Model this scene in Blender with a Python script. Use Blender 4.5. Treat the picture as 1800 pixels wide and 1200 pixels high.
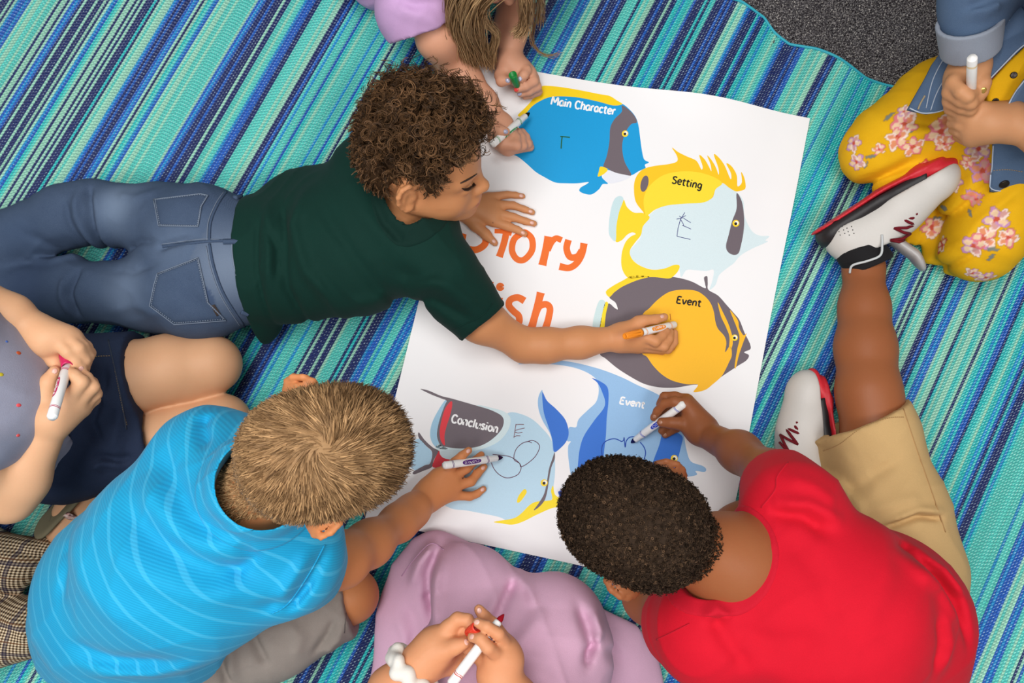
import bpy, bmesh, math, random
import numpy as np
from mathutils import Vector, Matrix
from mathutils.bvhtree import BVHTree

for o in list(bpy.data.objects):
    bpy.data.objects.remove(o)
scene = bpy.context.scene
COL = scene.collection
random.seed(7)
RNG = np.random.default_rng(7)

# ------------------------------------------------------------------ camera
CAM_H, CAM_TILT, CAM_F = 1.50, math.radians(7.3), 1400.0      # metres, radians, focal length in pixels of 1800
CAM_LOC = np.array([0.0, -CAM_H * math.tan(CAM_TILT), CAM_H])
cam_data = bpy.data.cameras.new('camera')
cam_data.sensor_width = 36.0
cam_data.lens = 36.0 * CAM_F / 1800.0
cam_data.clip_start = 0.05
camera = bpy.data.objects.new('camera', cam_data)
camera.location = CAM_LOC
camera.rotation_euler = (CAM_TILT, 0.0, 0.0)
COL.objects.link(camera)
scene.camera = camera

# ------------------------------------------------------------------ light
world = bpy.data.worlds.new('room_light')
scene.world = world
world.use_nodes = True
world.node_tree.nodes['Background'].inputs[0].default_value = (0.93, 0.96, 1.0, 1)
world.node_tree.nodes['Background'].inputs[1].default_value = 0.26

def area_light(name, loc, size, size_y, power, color=(1, 1, 1), target=(0, 0, 0)):
    d = bpy.data.lights.new(name, 'AREA')
    d.shape = 'RECTANGLE'; d.size = size; d.size_y = size_y; d.energy = power; d.color = color
    o = bpy.data.objects.new(name, d)
    o.location = loc
    v = Vector(target) - Vector(loc)
    o.rotation_euler = v.to_track_quat('-Z', 'Y').to_euler()
    COL.objects.link(o)
    return o
area_light('ceiling_light_panel', (-0.40, 0.15, 2.7), 1.5, 0.75, 46, (1.0, 0.985, 0.97), (-0.2, 0.05, 0))
area_light('ceiling_light_panel', (0.85, -0.85, 2.7), 1.2, 0.6, 28, (1.0, 0.985, 0.97), (0.4, -0.3, 0))
area_light('ceiling_light_panel', (-1.0, -1.0, 2.7), 1.2, 0.6, 24, (1.0, 0.985, 0.97), (-0.5, -0.3, 0))

scene.view_settings.view_transform = 'Standard'
scene.view_settings.look = 'None'
scene.view_settings.gamma = 1.0
scene.view_settings.use_curve_mapping = False
scene.view_settings.exposure = -0.16

# ------------------------------------------------------------------ measuring helpers
CT, ST = math.cos(CAM_TILT), math.sin(CAM_TILT)
def ray(px, py):
    x, y = (px - 900.0) / CAM_F, (600.0 - py) / CAM_F
    return np.array([x, y * CT + ST, y * ST - CT])
def P(px, py, z=0.0):
    """the point of the room at height z (m) seen at photograph position px, py"""
    d = ray(px, py)
    return CAM_LOC + d * ((z - CAM_LOC[2]) / d[2])
def W(pts):
    """(px, py, z mm) rows -> world"""
    return [P(p[0], p[1], p[2] / 1000.0) for p in pts]
def unit(v):
    v = np.asarray(v, float)
    return v / (np.linalg.norm(v) + 1e-12)
# ------------------------------------------------------------------ materials
def lin(c):
    return tuple(((v / 255.0) / 12.92 if v / 255.0 <= 0.04045 else ((v / 255.0 + 0.055) / 1.055) ** 2.4) for v in c)

class NT:
    """small node-tree writer"""
    def __init__(self, name):
        self.m = bpy.data.materials.new(name)
        self.m.use_nodes = True
        self.t = self.m.node_tree
        self.b = self.t.nodes['Principled BSDF']
    def n(self, kind, **kw):
        nd = self.t.nodes.new('ShaderNode' + kind)
        for k, v in kw.items():
            if k == 'inp':
                for i, x in v.items():
                    if isinstance(x, bpy.types.NodeSocket):
                        self.t.links.new(x, nd.inputs[i])
                    else:
                        nd.inputs[i].default_value = x
            else:
                setattr(nd, k, v)
        return nd
    def link(self, a, b):
        self.t.links.new(a, b)
    def math(self, op, a, b=0.0, c=0.0, clamp=False):
        nd = self.n('Math', operation=op, use_clamp=clamp)
        for i, x in enumerate((a, b, c)):
            if isinstance(x, bpy.types.NodeSocket):
                self.link(x, nd.inputs[i])
            else:
                nd.inputs[i].default_value = x
        return nd.outputs[0]
    def mix(self, fac, a, b, blend='MIX'):
        nd = self.n('Mix', data_type='RGBA', blend_type=blend)
        for i, x in ((0, fac), (6, a), (7, b)):
            if isinstance(x, bpy.types.NodeSocket):
                self.link(x, nd.inputs[i])
            elif i == 0:
                nd.inputs[i].default_value = x
            else:
                nd.inputs[i].default_value = (x[0], x[1], x[2], 1)
        return nd.outputs[2]
    def noise(self, scale, detail=2.0, rough=0.5, vec=None):
        nd = self.n('TexNoise', inp={'Scale': scale, 'Detail': detail, 'Roughness': rough})
        if vec is not None:
            self.link(vec, nd.inputs['Vector'])
        return nd.outputs['Fac']
    def coord(self, which='Object'):
        return self.n('TexCoord').outputs[which]
    def mapping(self, vec, scale=(1, 1, 1), rot=(0, 0, 0)):
        return self.n('Mapping', inp={'Vector': vec, 'Scale': scale, 'Rotation': rot}).outputs[0]
    def ramp(self, fac, stops):
        nd = self.n('ValToRGB', inp={0: fac})
        e = nd.color_ramp.elements
        while len(e) < len(stops):
            e.new(0.5)
        for el, (p, c) in zip(e, stops):
            el.position = p
            el.color = (c[0], c[1], c[2], 1)
        return nd.outputs[0]
    def bump(self, height, strength=0.3, dist=0.002, normal=None):
        nd = self.n('Bump', inp={'Height': height, 'Strength': strength, 'Distance': dist})
        if normal is not None:
            self.link(normal, nd.inputs['Normal'])
        return nd.outputs[0]
    def out(self, color=None, rough=None, normal=None, spec=None, **kw):
        for key, x in (('Base Color', color), ('Roughness', rough), ('Normal', normal), ('Specular IOR Level', spec)):
            if x is None:
                continue
            if isinstance(x, bpy.types.NodeSocket):
                self.link(x, self.b.inputs[key])
            elif key == 'Base Color':
                self.b.inputs[key].default_value = (x[0], x[1], x[2], 1)
            else:
                self.b.inputs[key].default_value = x
        for k, v in kw.items():
            self.b.inputs[k.replace('_', ' ')].default_value = v
        return self.m

def plain(name, rgb, rough=0.5, spec=0.4, var=0.06, scale=60.0, bump=0.0):
    """solid colour with a little procedural variation"""
    t = NT(name)
    c = lin(rgb)
    f = t.noise(scale, 3)
    col = t.mix(f, [v * (1 - var) for v in c], [min(1, v * (1 + var)) for v in c])
    nrm = t.bump(t.noise(scale * 12, 2), bump, 0.001) if bump else None
    return t.out(col, rough, nrm, spec)

def cloth(name, rgb, weave=900.0, strength=0.35, var=0.10, rough=0.85, sheen=0.02, attr=None):
    """knit or woven fabric: fine thread relief and soft mottling"""
    t = NT(name)
    c = lin(rgb)
    v = t.coord()
    f = t.noise(22, 4, 0.6, v)
    f2 = t.noise(700, 2, 0.5, v)
    col = t.mix(f, [x * (1 - var) for x in c], [min(1, x * (1 + var)) for x in c])
    col = t.mix(t.math('MULTIPLY', f2, 0.5), col, [x * 0.72 for x in c])
    if attr:
        t.m['tinted'] = 1
        a = t.n('Attribute', attribute_name=attr)
        col = t.mix(a.outputs['Alpha'], col, a.outputs['Color'])
    nrm = t.bump(f2, strength, 0.0006)
    return t.out(col, rough, nrm, 0.25, Sheen_Weight=sheen)

def skin(name, rgb, dark=0.78, red=(1.06, 0.86, 0.80)):
    t = NT(name)
    c = lin(rgb)
    v = t.coord()
    f = t.noise(28, 4, 0.6, v)
    col = t.mix(f, [x * y for x, y in zip(c, [1.0, 0.93, 0.9])], [min(1, x * 1.06) for x in c])
    f2 = t.noise(420, 3, 0.6, v)
    col = t.mix(t.math('MULTIPLY', f2, 0.22), col, [x * dark for x in c])
    a = t.n('Attribute', attribute_name='tint')
    col = t.mix(a.outputs['Alpha'], col, a.outputs['Color'])
    nrm = t.bump(f2, 0.12, 0.0008)
    t.m['tinted'] = 1
    return t.out(col, 0.52, nrm, 0.28, Subsurface_Weight=0.06, Subsurface_Scale=0.01)

def hairmat(name, dark, light, rough=0.45):
    t = NT(name)
    a = t.n('Attribute', attribute_name='strand')
    f = t.noise(60, 3)
    k = t.math('ADD', t.math('MULTIPLY', a.outputs['Fac'], 0.75), t.math('MULTIPLY', f, 0.25))
    col = t.ramp(k, [(0.0, lin(dark)), (0.55, [0.5 * (x + y) for x, y in zip(lin(dark), lin(light))]), (1.0, lin(light))])
    return t.out(col, rough + 0.15, None, 0.14)

# ------------------------------------------------------------------ objects
def tag(o, label=None, cat=None, group=None, kind=None):
    if label: o['label'] = label
    if cat: o['category'] = cat
    if group: o['group'] = group
    if kind: o['kind'] = kind
    return o
def thing(name, label, cat, loc=(0, 0, 0), group=None):
    o = bpy.data.objects.new(name, None)
    o.location = tuple(loc); o.empty_display_size = 0.05
    COL.objects.link(o)
    return tag(o, label, cat, group)
def link_mesh(name, me, mat=None, parent=None, label=None, kind=None):
    o = bpy.data.objects.new(name, me)
    COL.objects.link(o)
    mats = mat if isinstance(mat, (list, tuple)) else [mat]
    if not me.materials:
        for m in mats:
            if m: me.materials.append(m)
    if any(m is not None and m.get('tinted') for m in mats) and 'tint' not in me.attributes:
        set_attr(me, 'tint', np.zeros((len(me.vertices), 4)))
    if parent is not None:
        o.parent = parent
        o.matrix_parent_inverse = Matrix.Translation(-parent_world(parent))
    return tag(o, label, None, None, kind)
def parent_world(o):
    return Vector(o.location) if o.type == 'EMPTY' else Vector((0, 0, 0))
def np_mesh(name, verts, faces, smooth=True):
    """faces: (n,3) or (n,4) int array"""
    verts = np.ascontiguousarray(verts, np.float32); faces = np.ascontiguousarray(faces, np.int32)
    me = bpy.data.meshes.new(name)
    n, k = faces.shape
    me.vertices.add(len(verts)); me.vertices.foreach_set('co', verts.ravel())
    me.loops.add(n * k); me.loops.foreach_set('vertex_index', faces.ravel())
    me.polygons.add(n)
    me.polygons.foreach_set('loop_start', np.arange(0, n * k, k, dtype=np.int32))
    me.polygons.foreach_set('loop_total', np.full(n, k, np.int32))
    if smooth:
        me.polygons.foreach_set('use_smooth', np.ones(n, bool))
    me.update(calc_edges=True)
    return me
def set_attr(me, name, data, kind='FLOAT_COLOR', domain='POINT'):
    a = me.attributes.new(name, kind, domain)
    a.data.foreach_set('color' if kind == 'FLOAT_COLOR' else 'value', np.ascontiguousarray(data, np.float32).ravel())

class MB:
    """collects simple shapes into one mesh"""
    def __init__(self):
        self.v, self.f = [], []
    def add(self, verts, faces):
        b = len(self.v)
        self.v += [tuple(map(float, p)) for p in verts]
        self.f += [tuple(b + i for i in f) for f in faces]
    def tube(self, pts, r, n=8, closed=False, cap=True, flat=None):
        pts = [np.asarray(p, float) for p in pts]
        m = len(pts)
        rr = r if hasattr(r, '__len__') else [r] * m
        ring = []
        up = np.array([0.31, 0.17, 0.93])
        for i in range(m):
            a = pts[(i - 1) % m] if (closed or i > 0) else pts[i]
            b = pts[(i + 1) % m] if (closed or i < m - 1) else pts[i]
            t = unit(b - a)
            x = up - t * (up @ t)
            if np.linalg.norm(x) < 1e-3:
                x = np.cross(t, [1, 0, 0])
            x = unit(x); y = np.cross(t, x); up = x
            ring.append([pts[i] + rr[i] * (math.cos(2 * math.pi * j / n) * x * (flat or 1) + math.sin(2 * math.pi * j / n) * y) for j in range(n)])
        vs = [p for g in ring for p in g]
        fs = []
        for i in range(m if closed else m - 1):
            for j in range(n):
                a, b = i * n + j, i * n + (j + 1) % n
                c, d = ((i + 1) % m) * n + (j + 1) % n, ((i + 1) % m) * n + j
                fs.append((a, b, c, d))
        if cap and not closed:
            fs.append(tuple(range(n - 1, -1, -1)))
            fs.append(tuple((m - 1) * n + j for j in range(n)))
        self.add(vs, fs)
        return self
    def lathe(self, a, b, prof, n=20):
        """prof: (t along a->b in metres from a, radius)"""
        a = np.asarray(a, float); t = unit(np.asarray(b, float) - a)
        x = unit(np.cross(t, [0.3, 0.2, 0.9] if abs(t[2]) < 0.9 else [1, 0, 0])); y = np.cross(t, x)
        vs, fs = [], []
        for (s, r) in prof:
            for j in range(n):
                th = 2 * math.pi * j / n
                vs.append(a + t * s + r * (math.cos(th) * x + math.sin(th) * y))
        for i in range(len(prof) - 1):
            for j in range(n):
                fs.append((i * n + j, i * n + (j + 1) % n, (i + 1) * n + (j + 1) % n, (i + 1) * n + j))
        self.add(vs, fs)
        return self
    def build(self, name, mat, parent=None, smooth=True, label=None, kind=None):
        me = bpy.data.meshes.new(name)
        me.from_pydata(self.v, [], self.f)
        if smooth:
            me.polygons.foreach_set('use_smooth', np.ones(len(me.polygons), bool))
        me.update()
        return link_mesh(name, me, mat, parent, label, kind)

# ------------------------------------------------------------------ smooth solid modelling (distance fields -> one continuous skin)
def rcone(a, b, ra, rb, n=None, s=1.0):
    a = np.asarray(a, np.float32); ab = np.asarray(b, np.float32) - a
    L2 = float(ab @ ab) + 1e-12
    if n is not None:
        n = np.asarray(unit(n), np.float32)
    def f(p):
        v = p - a
        t = np.clip(v @ ab / L2, 0, 1)
        v = v - t[:, None] * ab
        r = ra + t * (rb - ra)
        if n is None:
            return np.sqrt((v * v).sum(1)) - r
        c = v @ n
        v = v + (c * (1.0 / s - 1.0))[:, None] * n
        l = np.sqrt((v * v).sum(1))
        k = l - r
        return k * (0.5 + 0.5 * s)
    rm = max(ra, rb); b_ = a + ab
    f.bb = (np.minimum(a, b_) - rm, np.maximum(a, b_) + rm)
    return f
def ell(c, r, R=None):
    c = np.asarray(c, np.float32); r = np.asarray(r, np.float32)
    R = None if R is None else np.asarray(R, np.float32)      # columns = local axes in world
    def f(p):
        q = p - c
        if R is not None:
            q = q @ R
        u = q / r
        k0 = np.sqrt((u * u).sum(1)) + 1e-9
        w = u / r
        return k0 * (k0 - 1) / (np.sqrt((w * w).sum(1)) + 1e-9)
    rm = r.max() if R is not None else r
    f.bb = (c - rm, c + rm)
    return f
def plane(c, n):
    """negative on the side the normal points away from"""
    c = np.asarray(c, np.float32); n = np.asarray(unit(n), np.float32)
    return lambda p: (p - c) @ n
def bent(f, lo=-9, hi=9):
    return f

class Shape:
    def __init__(self):
        self.ops = []
        self.dmax = 0.0
    def add(self, f, k=0.01):
        self.ops.append(('u', f, k)); return self
    def sub(self, f, k=0.005):
        self.ops.append(('s', f, k)); return self
    def cut(self, f, k=0.0):
        self.ops.append(('i', f, k)); return self
    def disp(self, f, amp):
        self.ops.append(('d', f, amp)); self.dmax = max(self.dmax, abs(amp) * 1.6); return self
    def chain(self, pts, k=0.008, n=None, s=1.0):
        """pts: (px, py, z mm, r mm)"""
        w = W(pts)
        for i in range(len(w) - 1):
            self.add(rcone(w[i], w[i + 1], pts[i][3] / 1000.0, pts[i + 1][3] / 1000.0, n, s), k)
        return self
    def wchain(self, pts, k=0.008, n=None, s=1.0):
        """pts: (world xyz, r m)"""
        for i in range(len(pts) - 1):
            self.add(rcone(pts[i][0], pts[i + 1][0], pts[i][1], pts[i + 1][1], n, s), k)
        return self
    def fold(self, pts, z, amp, width):
        """soft crease or ridge of the cloth along a line given in plan; amp, width, z in mm; amp > 0 is a ridge"""
        w = np.array([P(p[0], p[1], z / 1000.0)[:2] for p in pts], np.float32)
        wd = width / 1000.0; am = amp * 1.7 / 1000.0
        def f(p):
            best = np.full(len(p), 1e9, np.float32); tt = np.zeros(len(p), np.float32)
            q = p[:, :2]
            n = len(w) - 1
            for i in range(n):
                ab = w[i + 1] - w[i]
                v = q - w[i]
                t = np.clip(v @ ab / (ab @ ab + 1e-12), 0, 1)
                v = v - t[:, None] * ab
                d = (v * v).sum(1)
                m = d < best
                best = np.where(m, d, best); tt = np.where(m, (i + t) / n, tt)
            fade = np.clip(np.minimum(tt, 1 - tt) * 5, 0, 1)
            return -am * np.exp(-best / (wd * wd)) * (0.15 + 0.85 * fade)
        f.bxy = (w.min(0) - 2.8 * wd, w.max(0) + 2.8 * wd)
        return self.disp(f, abs(am))
    def wrinkles(self, amp=1.6, L=0.05, seed=1):
        """irregular creases over the whole cloth; amp in mm, L their spacing in m"""
        r = np.random.default_rng(seed)
        d = r.normal(size=(6, 3)).astype(np.float32); d /= np.linalg.norm(d, axis=1, keepdims=True)
        d[0] *= 2 * math.pi / L / 2; d[1] *= 2 * math.pi / (L * 1.3) / 2
        d[2:4] *= 2 * math.pi / (L * 2.6); d[4:] *= 2 * math.pi / (L * 3.4)
        a = amp / 1000.0
        def f(p):
            w1 = np.sin(p @ d[2]); w2 = np.sin(p @ d[3] + 1.0)
            m = 0.5 + 0.5 * np.sin(p @ d[4] + 1.5 * w2)
            r1 = 1 - np.abs(np.sin(p @ d[0] + 1.7 * w1 + 0.8 * w2)); r2 = 1 - np.abs(np.sin(p @ d[1] + 1.9 * w2))
            return (-a * (m * r1 ** 3 + (1 - m) * r2 ** 3)).astype(np.float32)
        return self.disp(f, a)
    def eval(self, p):
        p = np.asarray(p, np.float32)
        d = np.full(len(p), 1.0, np.float32)
        for kind, f, k in self.ops:
            d = _op(d, kind, f(p), k)
        return d
    def mesh(self, name, vox=0.003, lo=None, hi=None, mat=None, parent=None, label=None, paint=None):
        v, q = polygonise(self, vox, lo, hi)
        self.mv, self.mf = v, q
        me = np_mesh(name, v, q)
        if paint is not None:
            set_attr(me, 'tint', paint(v))
        o = link_mesh(name, me, mat, parent, label)
        return o
    def tree(self):
        if getattr(self, 'bvh', None) is None:
            self.bvh = BVHTree.FromPolygons(self.mv.tolist(), self.mf.tolist())
        return self.bvh
    def hits(self, pts, off=0.0):
        """where the sight lines through picture points meet the finished surface (lifted by off)"""
        out = []; prev = None
        for p in pts:
            d = unit(ray(p[0], p[1]))
            h = self.tree().ray_cast(Vector(CAM_LOC), Vector(d))
            w = prev if h[0] is None and prev is not None else (np.array(h[0]) - d * off if h[0] is not None else P(p[0], p[1], 0.02))
            out.append(w); prev = w
        return np.array(out)
    def hit(self, px, py):
        return self.hits([(px, py)])[0]
    def normal(self, p, e=0.002):
        p = np.atleast_2d(p)
        g = np.stack([self.eval(p + np.eye(3)[i] * e) - self.eval(p - np.eye(3)[i] * e) for i in range(3)], 1)
        return g / (np.linalg.norm(g, axis=1, keepdims=True) + 1e-9)

def _op(d, kind, e, k):
    if kind == 'u':
        if k > 0:
            h = np.maximum(k - np.abs(d - e), 0) / k
            return np.minimum(d, e) - h * h * k * 0.25
        return np.minimum(d, e)
    if kind == 'd':
        return d + e
    if kind == 's':
        e = -e
    if k > 0:
        h = np.maximum(k - np.abs(d - e), 0) / k
        return np.maximum(d, e) + h * h * k * 0.25
    return np.maximum(d, e)

def polygonise(S, vox, lo=None, hi=None):
    B = 8
    if lo is None:
        bbs = [f.bb for kind, f, k in S.ops if kind == 'u']
        lo = np.min([b[0] for b in bbs], 0) - 0.012; hi = np.max([b[1] for b in bbs], 0) + 0.012
        lo = np.maximum(lo, (-1.95, -1.6, -0.02))
    lo = np.asarray(lo, np.float32); hi = np.asarray(hi, np.float32)
    nb = np.ceil((hi - lo) / (vox * B)).astype(int)
    bc = np.stack(np.meshgrid(*[np.arange(n) for n in nb], indexing='ij'), -1).reshape(-1, 3)
    cen = (lo + (bc * B + (B - 1) / 2.0) * vox).astype(np.float32)
    r = vox * B * 0.5 * math.sqrt(3)
    d = np.full(len(cen), 1.0, np.float32); pre = []
    for kind, f, k in S.ops:
        if kind == 'd':
            pre.append(None); continue
        e = f(cen); pre.append(e)
        d = _op(d, kind, e, k)
    act = np.abs(d) < r * 1.45 + S.dmax + vox
    vol = np.where(d < 0, -1.0, 1.0).astype(np.float32)
    vol = np.repeat(vol[:, None], B ** 3, 1)
    off = np.stack(np.meshgrid(*[np.arange(B)] * 3, indexing='ij'), -1).reshape(-1, 3).astype(np.float32) * vox
    ia = np.nonzero(act)[0]
    base = (lo + bc[ia] * B * vox).astype(np.float32)
    dd = np.full((len(ia), B ** 3), 1.0, np.float32)
    for (kind, f, k), e in zip(S.ops, pre):
        e = None if e is None else e[ia]
        if kind in 'us':
            sel = np.nonzero(e < r * 1.5 + k + 2 * vox + S.dmax)[0]
        elif kind == 'd':
            sel = np.arange(len(ia))
            if hasattr(f, 'bxy'):
                c2 = cen[ia][:, :2]; h_ = vox * B * 0.5
                sel = np.nonzero(((c2 > f.bxy[0] - h_) & (c2 < f.bxy[1] + h_)).all(1))[0]
        else:
            sel = np.nonzero(e > -(r * 1.5 + k + 2 * vox))[0]
        for c0 in range(0, len(sel), 3000):
            s_ = sel[c0:c0 + 3000]
            pts = (base[s_][:, None, :] + off[None]).reshape(-1, 3)
            dd[s_] = _op(dd[s_].ravel(), kind, f(pts).astype(np.float32), k).reshape(len(s_), -1)
    vol[ia] = dd
    vol = vol.reshape(*nb, B, B, B).transpose(0, 3, 1, 4, 2, 5).reshape(nb[0] * B, nb[1] * B, nb[2] * B)
    return surface_nets(vol, lo, vox)

def surface_nets(vol, lo, vox):
    ins = vol < 0
    sh = np.array(vol.shape)
    cells, pos, quads, flip = [], [], [], []
    stride = np.array([sh[1] * sh[2], sh[2], 1])
    for ax in range(3):
        a = [slice(None)] * 3; b = [slice(None)] * 3
        a[ax] = slice(0, -1); b[ax] = slice(1, None)
        cr = ins[tuple(a)] != ins[tuple(b)]
        o1, o2 = (ax + 1) % 3, (ax + 2) % 3
        sl = [slice(None)] * 3
        sl[o1] = slice(1, sh[o1] - 1); sl[o2] = slice(1, sh[o2] - 1)
        m = np.zeros_like(cr); m[tuple(sl)] = cr[tuple(sl)]
        ijk = np.stack(np.nonzero(m), 1)
        jk = ijk.copy(); jk[:, ax] += 1
        v0 = vol[tuple(ijk.T)]; v1 = vol[tuple(jk.T)]
        p = ijk.astype(np.float32); p[:, ax] += v0 / (v0 - v1)
        u1 = np.zeros(3, int); u1[o1] = 1
        u2 = np.zeros(3, int); u2[o2] = 1
        q = []
        for dlt in (np.zeros(3, int), -u1, -u1 - u2, -u2):
            c = (ijk + dlt) @ stride
            q.append(c); cells.append(c); pos.append(p)
        q = np.stack(q, 1)
        fl = v0 < 0
        q[~fl] = q[~fl][:, ::-1]
        quads.append(q)
    cells = np.concatenate(cells); pos = np.concatenate(pos); quads = np.concatenate(quads)
    uq, inv = np.unique(cells, return_inverse=True)
    cnt = np.bincount(inv).astype(np.float32)
    v = np.stack([np.bincount(inv, pos[:, i]) / cnt for i in range(3)], 1)
    f = np.searchsorted(uq, quads)
    return lo + v.astype(np.float32) * vox, f

# ------------------------------------------------------------------ curves in plan
def spline(pts, closed=False, n=6):
    """Catmull-Rom through the points"""
    pts = np.asarray(pts, float); m = len(pts); out = []
    rng = range(m if closed else m - 1)
    for i in rng:
        p0 = pts[(i - 1) % m] if closed else pts[max(i - 1, 0)]
        p1 = pts[i]; p2 = pts[(i + 1) % m]
        p3 = pts[(i + 2) % m] if closed else pts[min(i + 2, m - 1)]
        for t in np.arange(n) / n:
            out.append(0.5 * ((2 * p1) + (p2 - p0) * t + (2 * p0 - 5 * p1 + 4 * p2 - p3) * t * t + (3 * p1 - p0 - 3 * p2 + p3) * t ** 3))
    if not closed:
        out.append(pts[-1])
    return np.array(out)
# ------------------------------------------------------------------ the setting: carpeted floor
def carpet_material():
    t = NT('grey_loop_carpet')
    v = t.coord()
    n1 = t.noise(330, 2, 0.6, v)
    n2 = t.noise(9, 3, 0.6, v)
    col = t.ramp(n1, [(0.32, lin((18, 18, 22))), (0.46, lin((70, 69, 74))), (0.58, lin((140, 137, 138))), (0.70, lin((236, 230, 222)))])
    col = t.mix(t.math('MULTIPLY', n2, 0.30), col, lin((66, 44, 40)))
    return t.out(col, 0.95, t.bump(n1, 0.9, 0.004), 0.1)
M_CARPET = carpet_material()
fb = MB()
fb.add([(-3.2, -3.0, -0.012), (3.2, -3.0, -0.012), (3.2, 3.2, -0.012), (-3.2, 3.2, -0.012),
        (-3.2, -3.0, -0.06), (3.2, -3.0, -0.06), (3.2, 3.2, -0.06), (-3.2, 3.2, -0.06)],
       [(0, 1, 2, 3), (7, 6, 5, 4), (0, 4, 5, 1), (1, 5, 6, 2), (2, 6, 7, 3), (3, 7, 4, 0)])
floor = fb.build('floor', M_CARPET, None, smooth=False)
tag(floor, 'dark speckled grey loop carpet under the striped mat', None, None, 'structure')

# two walls of the room, well outside the picture
def wall(name, lo, hi):
    mb = MB(); x0, y0, z0 = lo; x1, y1, z1 = hi
    mb.add([(x0, y0, z0), (x1, y0, z0), (x1, y1, z0), (x0, y1, z0), (x0, y0, z1), (x1, y0, z1), (x1, y1, z1), (x0, y1, z1)],
           [(3, 2, 1, 0), (4, 5, 6, 7), (0, 1, 5, 4), (1, 2, 6, 5), (2, 3, 7, 6), (3, 0, 4, 7)])
    tag(mb.build(name, M_WALL, None, smooth=False), 'plain off-white painted wall of the room', None, None, 'structure')
M_WALL = plain('off_white_wall_paint', (226, 222, 214), 0.8, 0.2, 0.03, 4)
wall('wall_back', (-3.2, 3.2, -0.06), (3.2, 3.3, 2.8))
wall('wall_left', (-3.3, -3.0, -0.06), (-3.2, 3.3, 2.8))

# mat axes: stripes run along E_ALONG, the free edge lies at the top right
SA = math.radians(62.5)
E_ALONG = np.array([math.cos(SA), math.sin(SA)]); E_ACROSS = np.array([math.sin(SA), -math.cos(SA)])
def mat_ab(p): return np.asarray(p)[..., :2] @ E_ACROSS, np.asarray(p)[..., :2] @ E_ALONG
EDGE_PX = [(900, -190), (1060, -95), (1180, -35), (1250, 0), (1300, 12), (1343, 32), (1362, 55), (1388, 78), (1430, 92), (1472, 112), (1520, 138), (1572, 153), (1640, 190), (1730, 225), (1850, 290), (2000, 370), (2300, 540)]
_ea = np.array([mat_ab(P(x, y, 0.0)) for x, y in EDGE_PX])
def mat_end(a): return np.interp(a, _ea[:, 0], _ea[:, 1])

# carpet loops where the floor shows beyond the mat
loops = MB()
tuft = [(1, 0, 0), (0, 1, 0), (-1, 0, 0), (0, -1, 0), (0, 0, 1)]
cv, cf = [], []
pp = []
for gx in np.arange(0.20, 1.15, 0.0062):
    for gy in np.arange(0.38, 0.92, 0.0062):
        x = gx + RNG.uniform(-.002, .002); y = gy + RNG.uniform(-.002, .002)
        a, b = mat_ab((x, y))
        if b > mat_end(a) - 0.03:
            pp.append((x, y))
pp = np.array(pp)
k = len(pp)
T = np.array(tuft) * np.array([0.0030, 0.0030, 0.0075])
TV = np.array([[0.0030, 0, 0], [0, 0.0030, 0], [-0.0030, 0, 0], [0, -0.0030, 0], [0.0016, 0.0016, 0.006], [-0.0016, 0.0016, 0.006], [-0.0016, -0.0016, 0.006], [0.0016, -0.0016, 0.006]])
TF = np.array([[0, 1, 4, 4], [1, 2, 5, 5], [2, 3, 6, 6], [3, 0, 7, 7], [1, 5, 4, 4], [2, 6, 5, 5], [3, 7, 6, 6], [0, 4, 7, 7]])
TF3 = np.array([[0, 1, 4], [1, 2, 5], [2, 3, 6], [3, 0, 7], [1, 5, 4], [2, 6, 5], [3, 7, 6], [0, 4, 7], [4, 5, 6], [4, 6, 7]])
ang = RNG.uniform(0, 6.28, k); hs = RNG.uniform(0.6, 1.25, k)
vx = TV[None, :, 0] * np.cos(ang)[:, None] - TV[None, :, 1] * np.sin(ang)[:, None] + pp[:, 0][:, None] + TV[None, :, 2] * RNG.uniform(-.4, .4, k)[:, None]
vy = TV[None, :, 0] * np.sin(ang)[:, None] + TV[None, :, 1] * np.cos(ang)[:, None] + pp[:, 1][:, None] + TV[None, :, 2] * RNG.uniform(-.4, .4, k)[:, None]
vz = TV[None, :, 2] * hs[:, None] - 0.0125
cvt = np.stack([vx, vy, vz], -1).reshape(-1, 3)
cft = (TF3[None] + (np.arange(k) * 8)[:, None, None]).reshape(-1, 3)
pile_me = np_mesh('carpet_pile', cvt, cft)
pile = link_mesh('carpet_pile', pile_me, M_CARPET, floor, None, 'stuff')

# ------------------------------------------------------------------ woven striped mat
PITCH = 0.0050
def mat_colours(n):
    pal = {'aqua': (92, 216, 200), 'mint': (164, 226, 196), 'navy': (18, 40, 104), 'royal': (20, 98, 196), 'sky': (20, 150, 214), 'turq': (40, 204, 200)}
    rs = random.Random(11); out = []
    motifs = [['aqua'] * 4, ['aqua', 'aqua', 'mint', 'aqua', 'aqua'], ['mint', 'navy', 'mint'], ['navy', 'navy', 'royal', 'navy'], ['royal', 'sky', 'royal'], ['sky'], ['navy'], ['royal', 'royal'], ['mint'], ['turq', 'turq', 'sky', 'turq'],
              ['mint', 'aqua', 'mint', 'mint'], ['navy', 'turq'], ['royal', 'navy', 'navy'], ['sky', 'royal'], ['turq', 'aqua'], ['navy', 'mint', 'navy', 'navy'], ['royal'], ['aqua', 'sky', 'aqua', 'aqua', 'aqua']]
    while len(out) < n:
        for c in rs.choice(motifs):
            j = rs.uniform(0.88, 1.1)
            out.append([v * j for v in lin(pal[c])])
    return np.array(out[:n])
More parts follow.
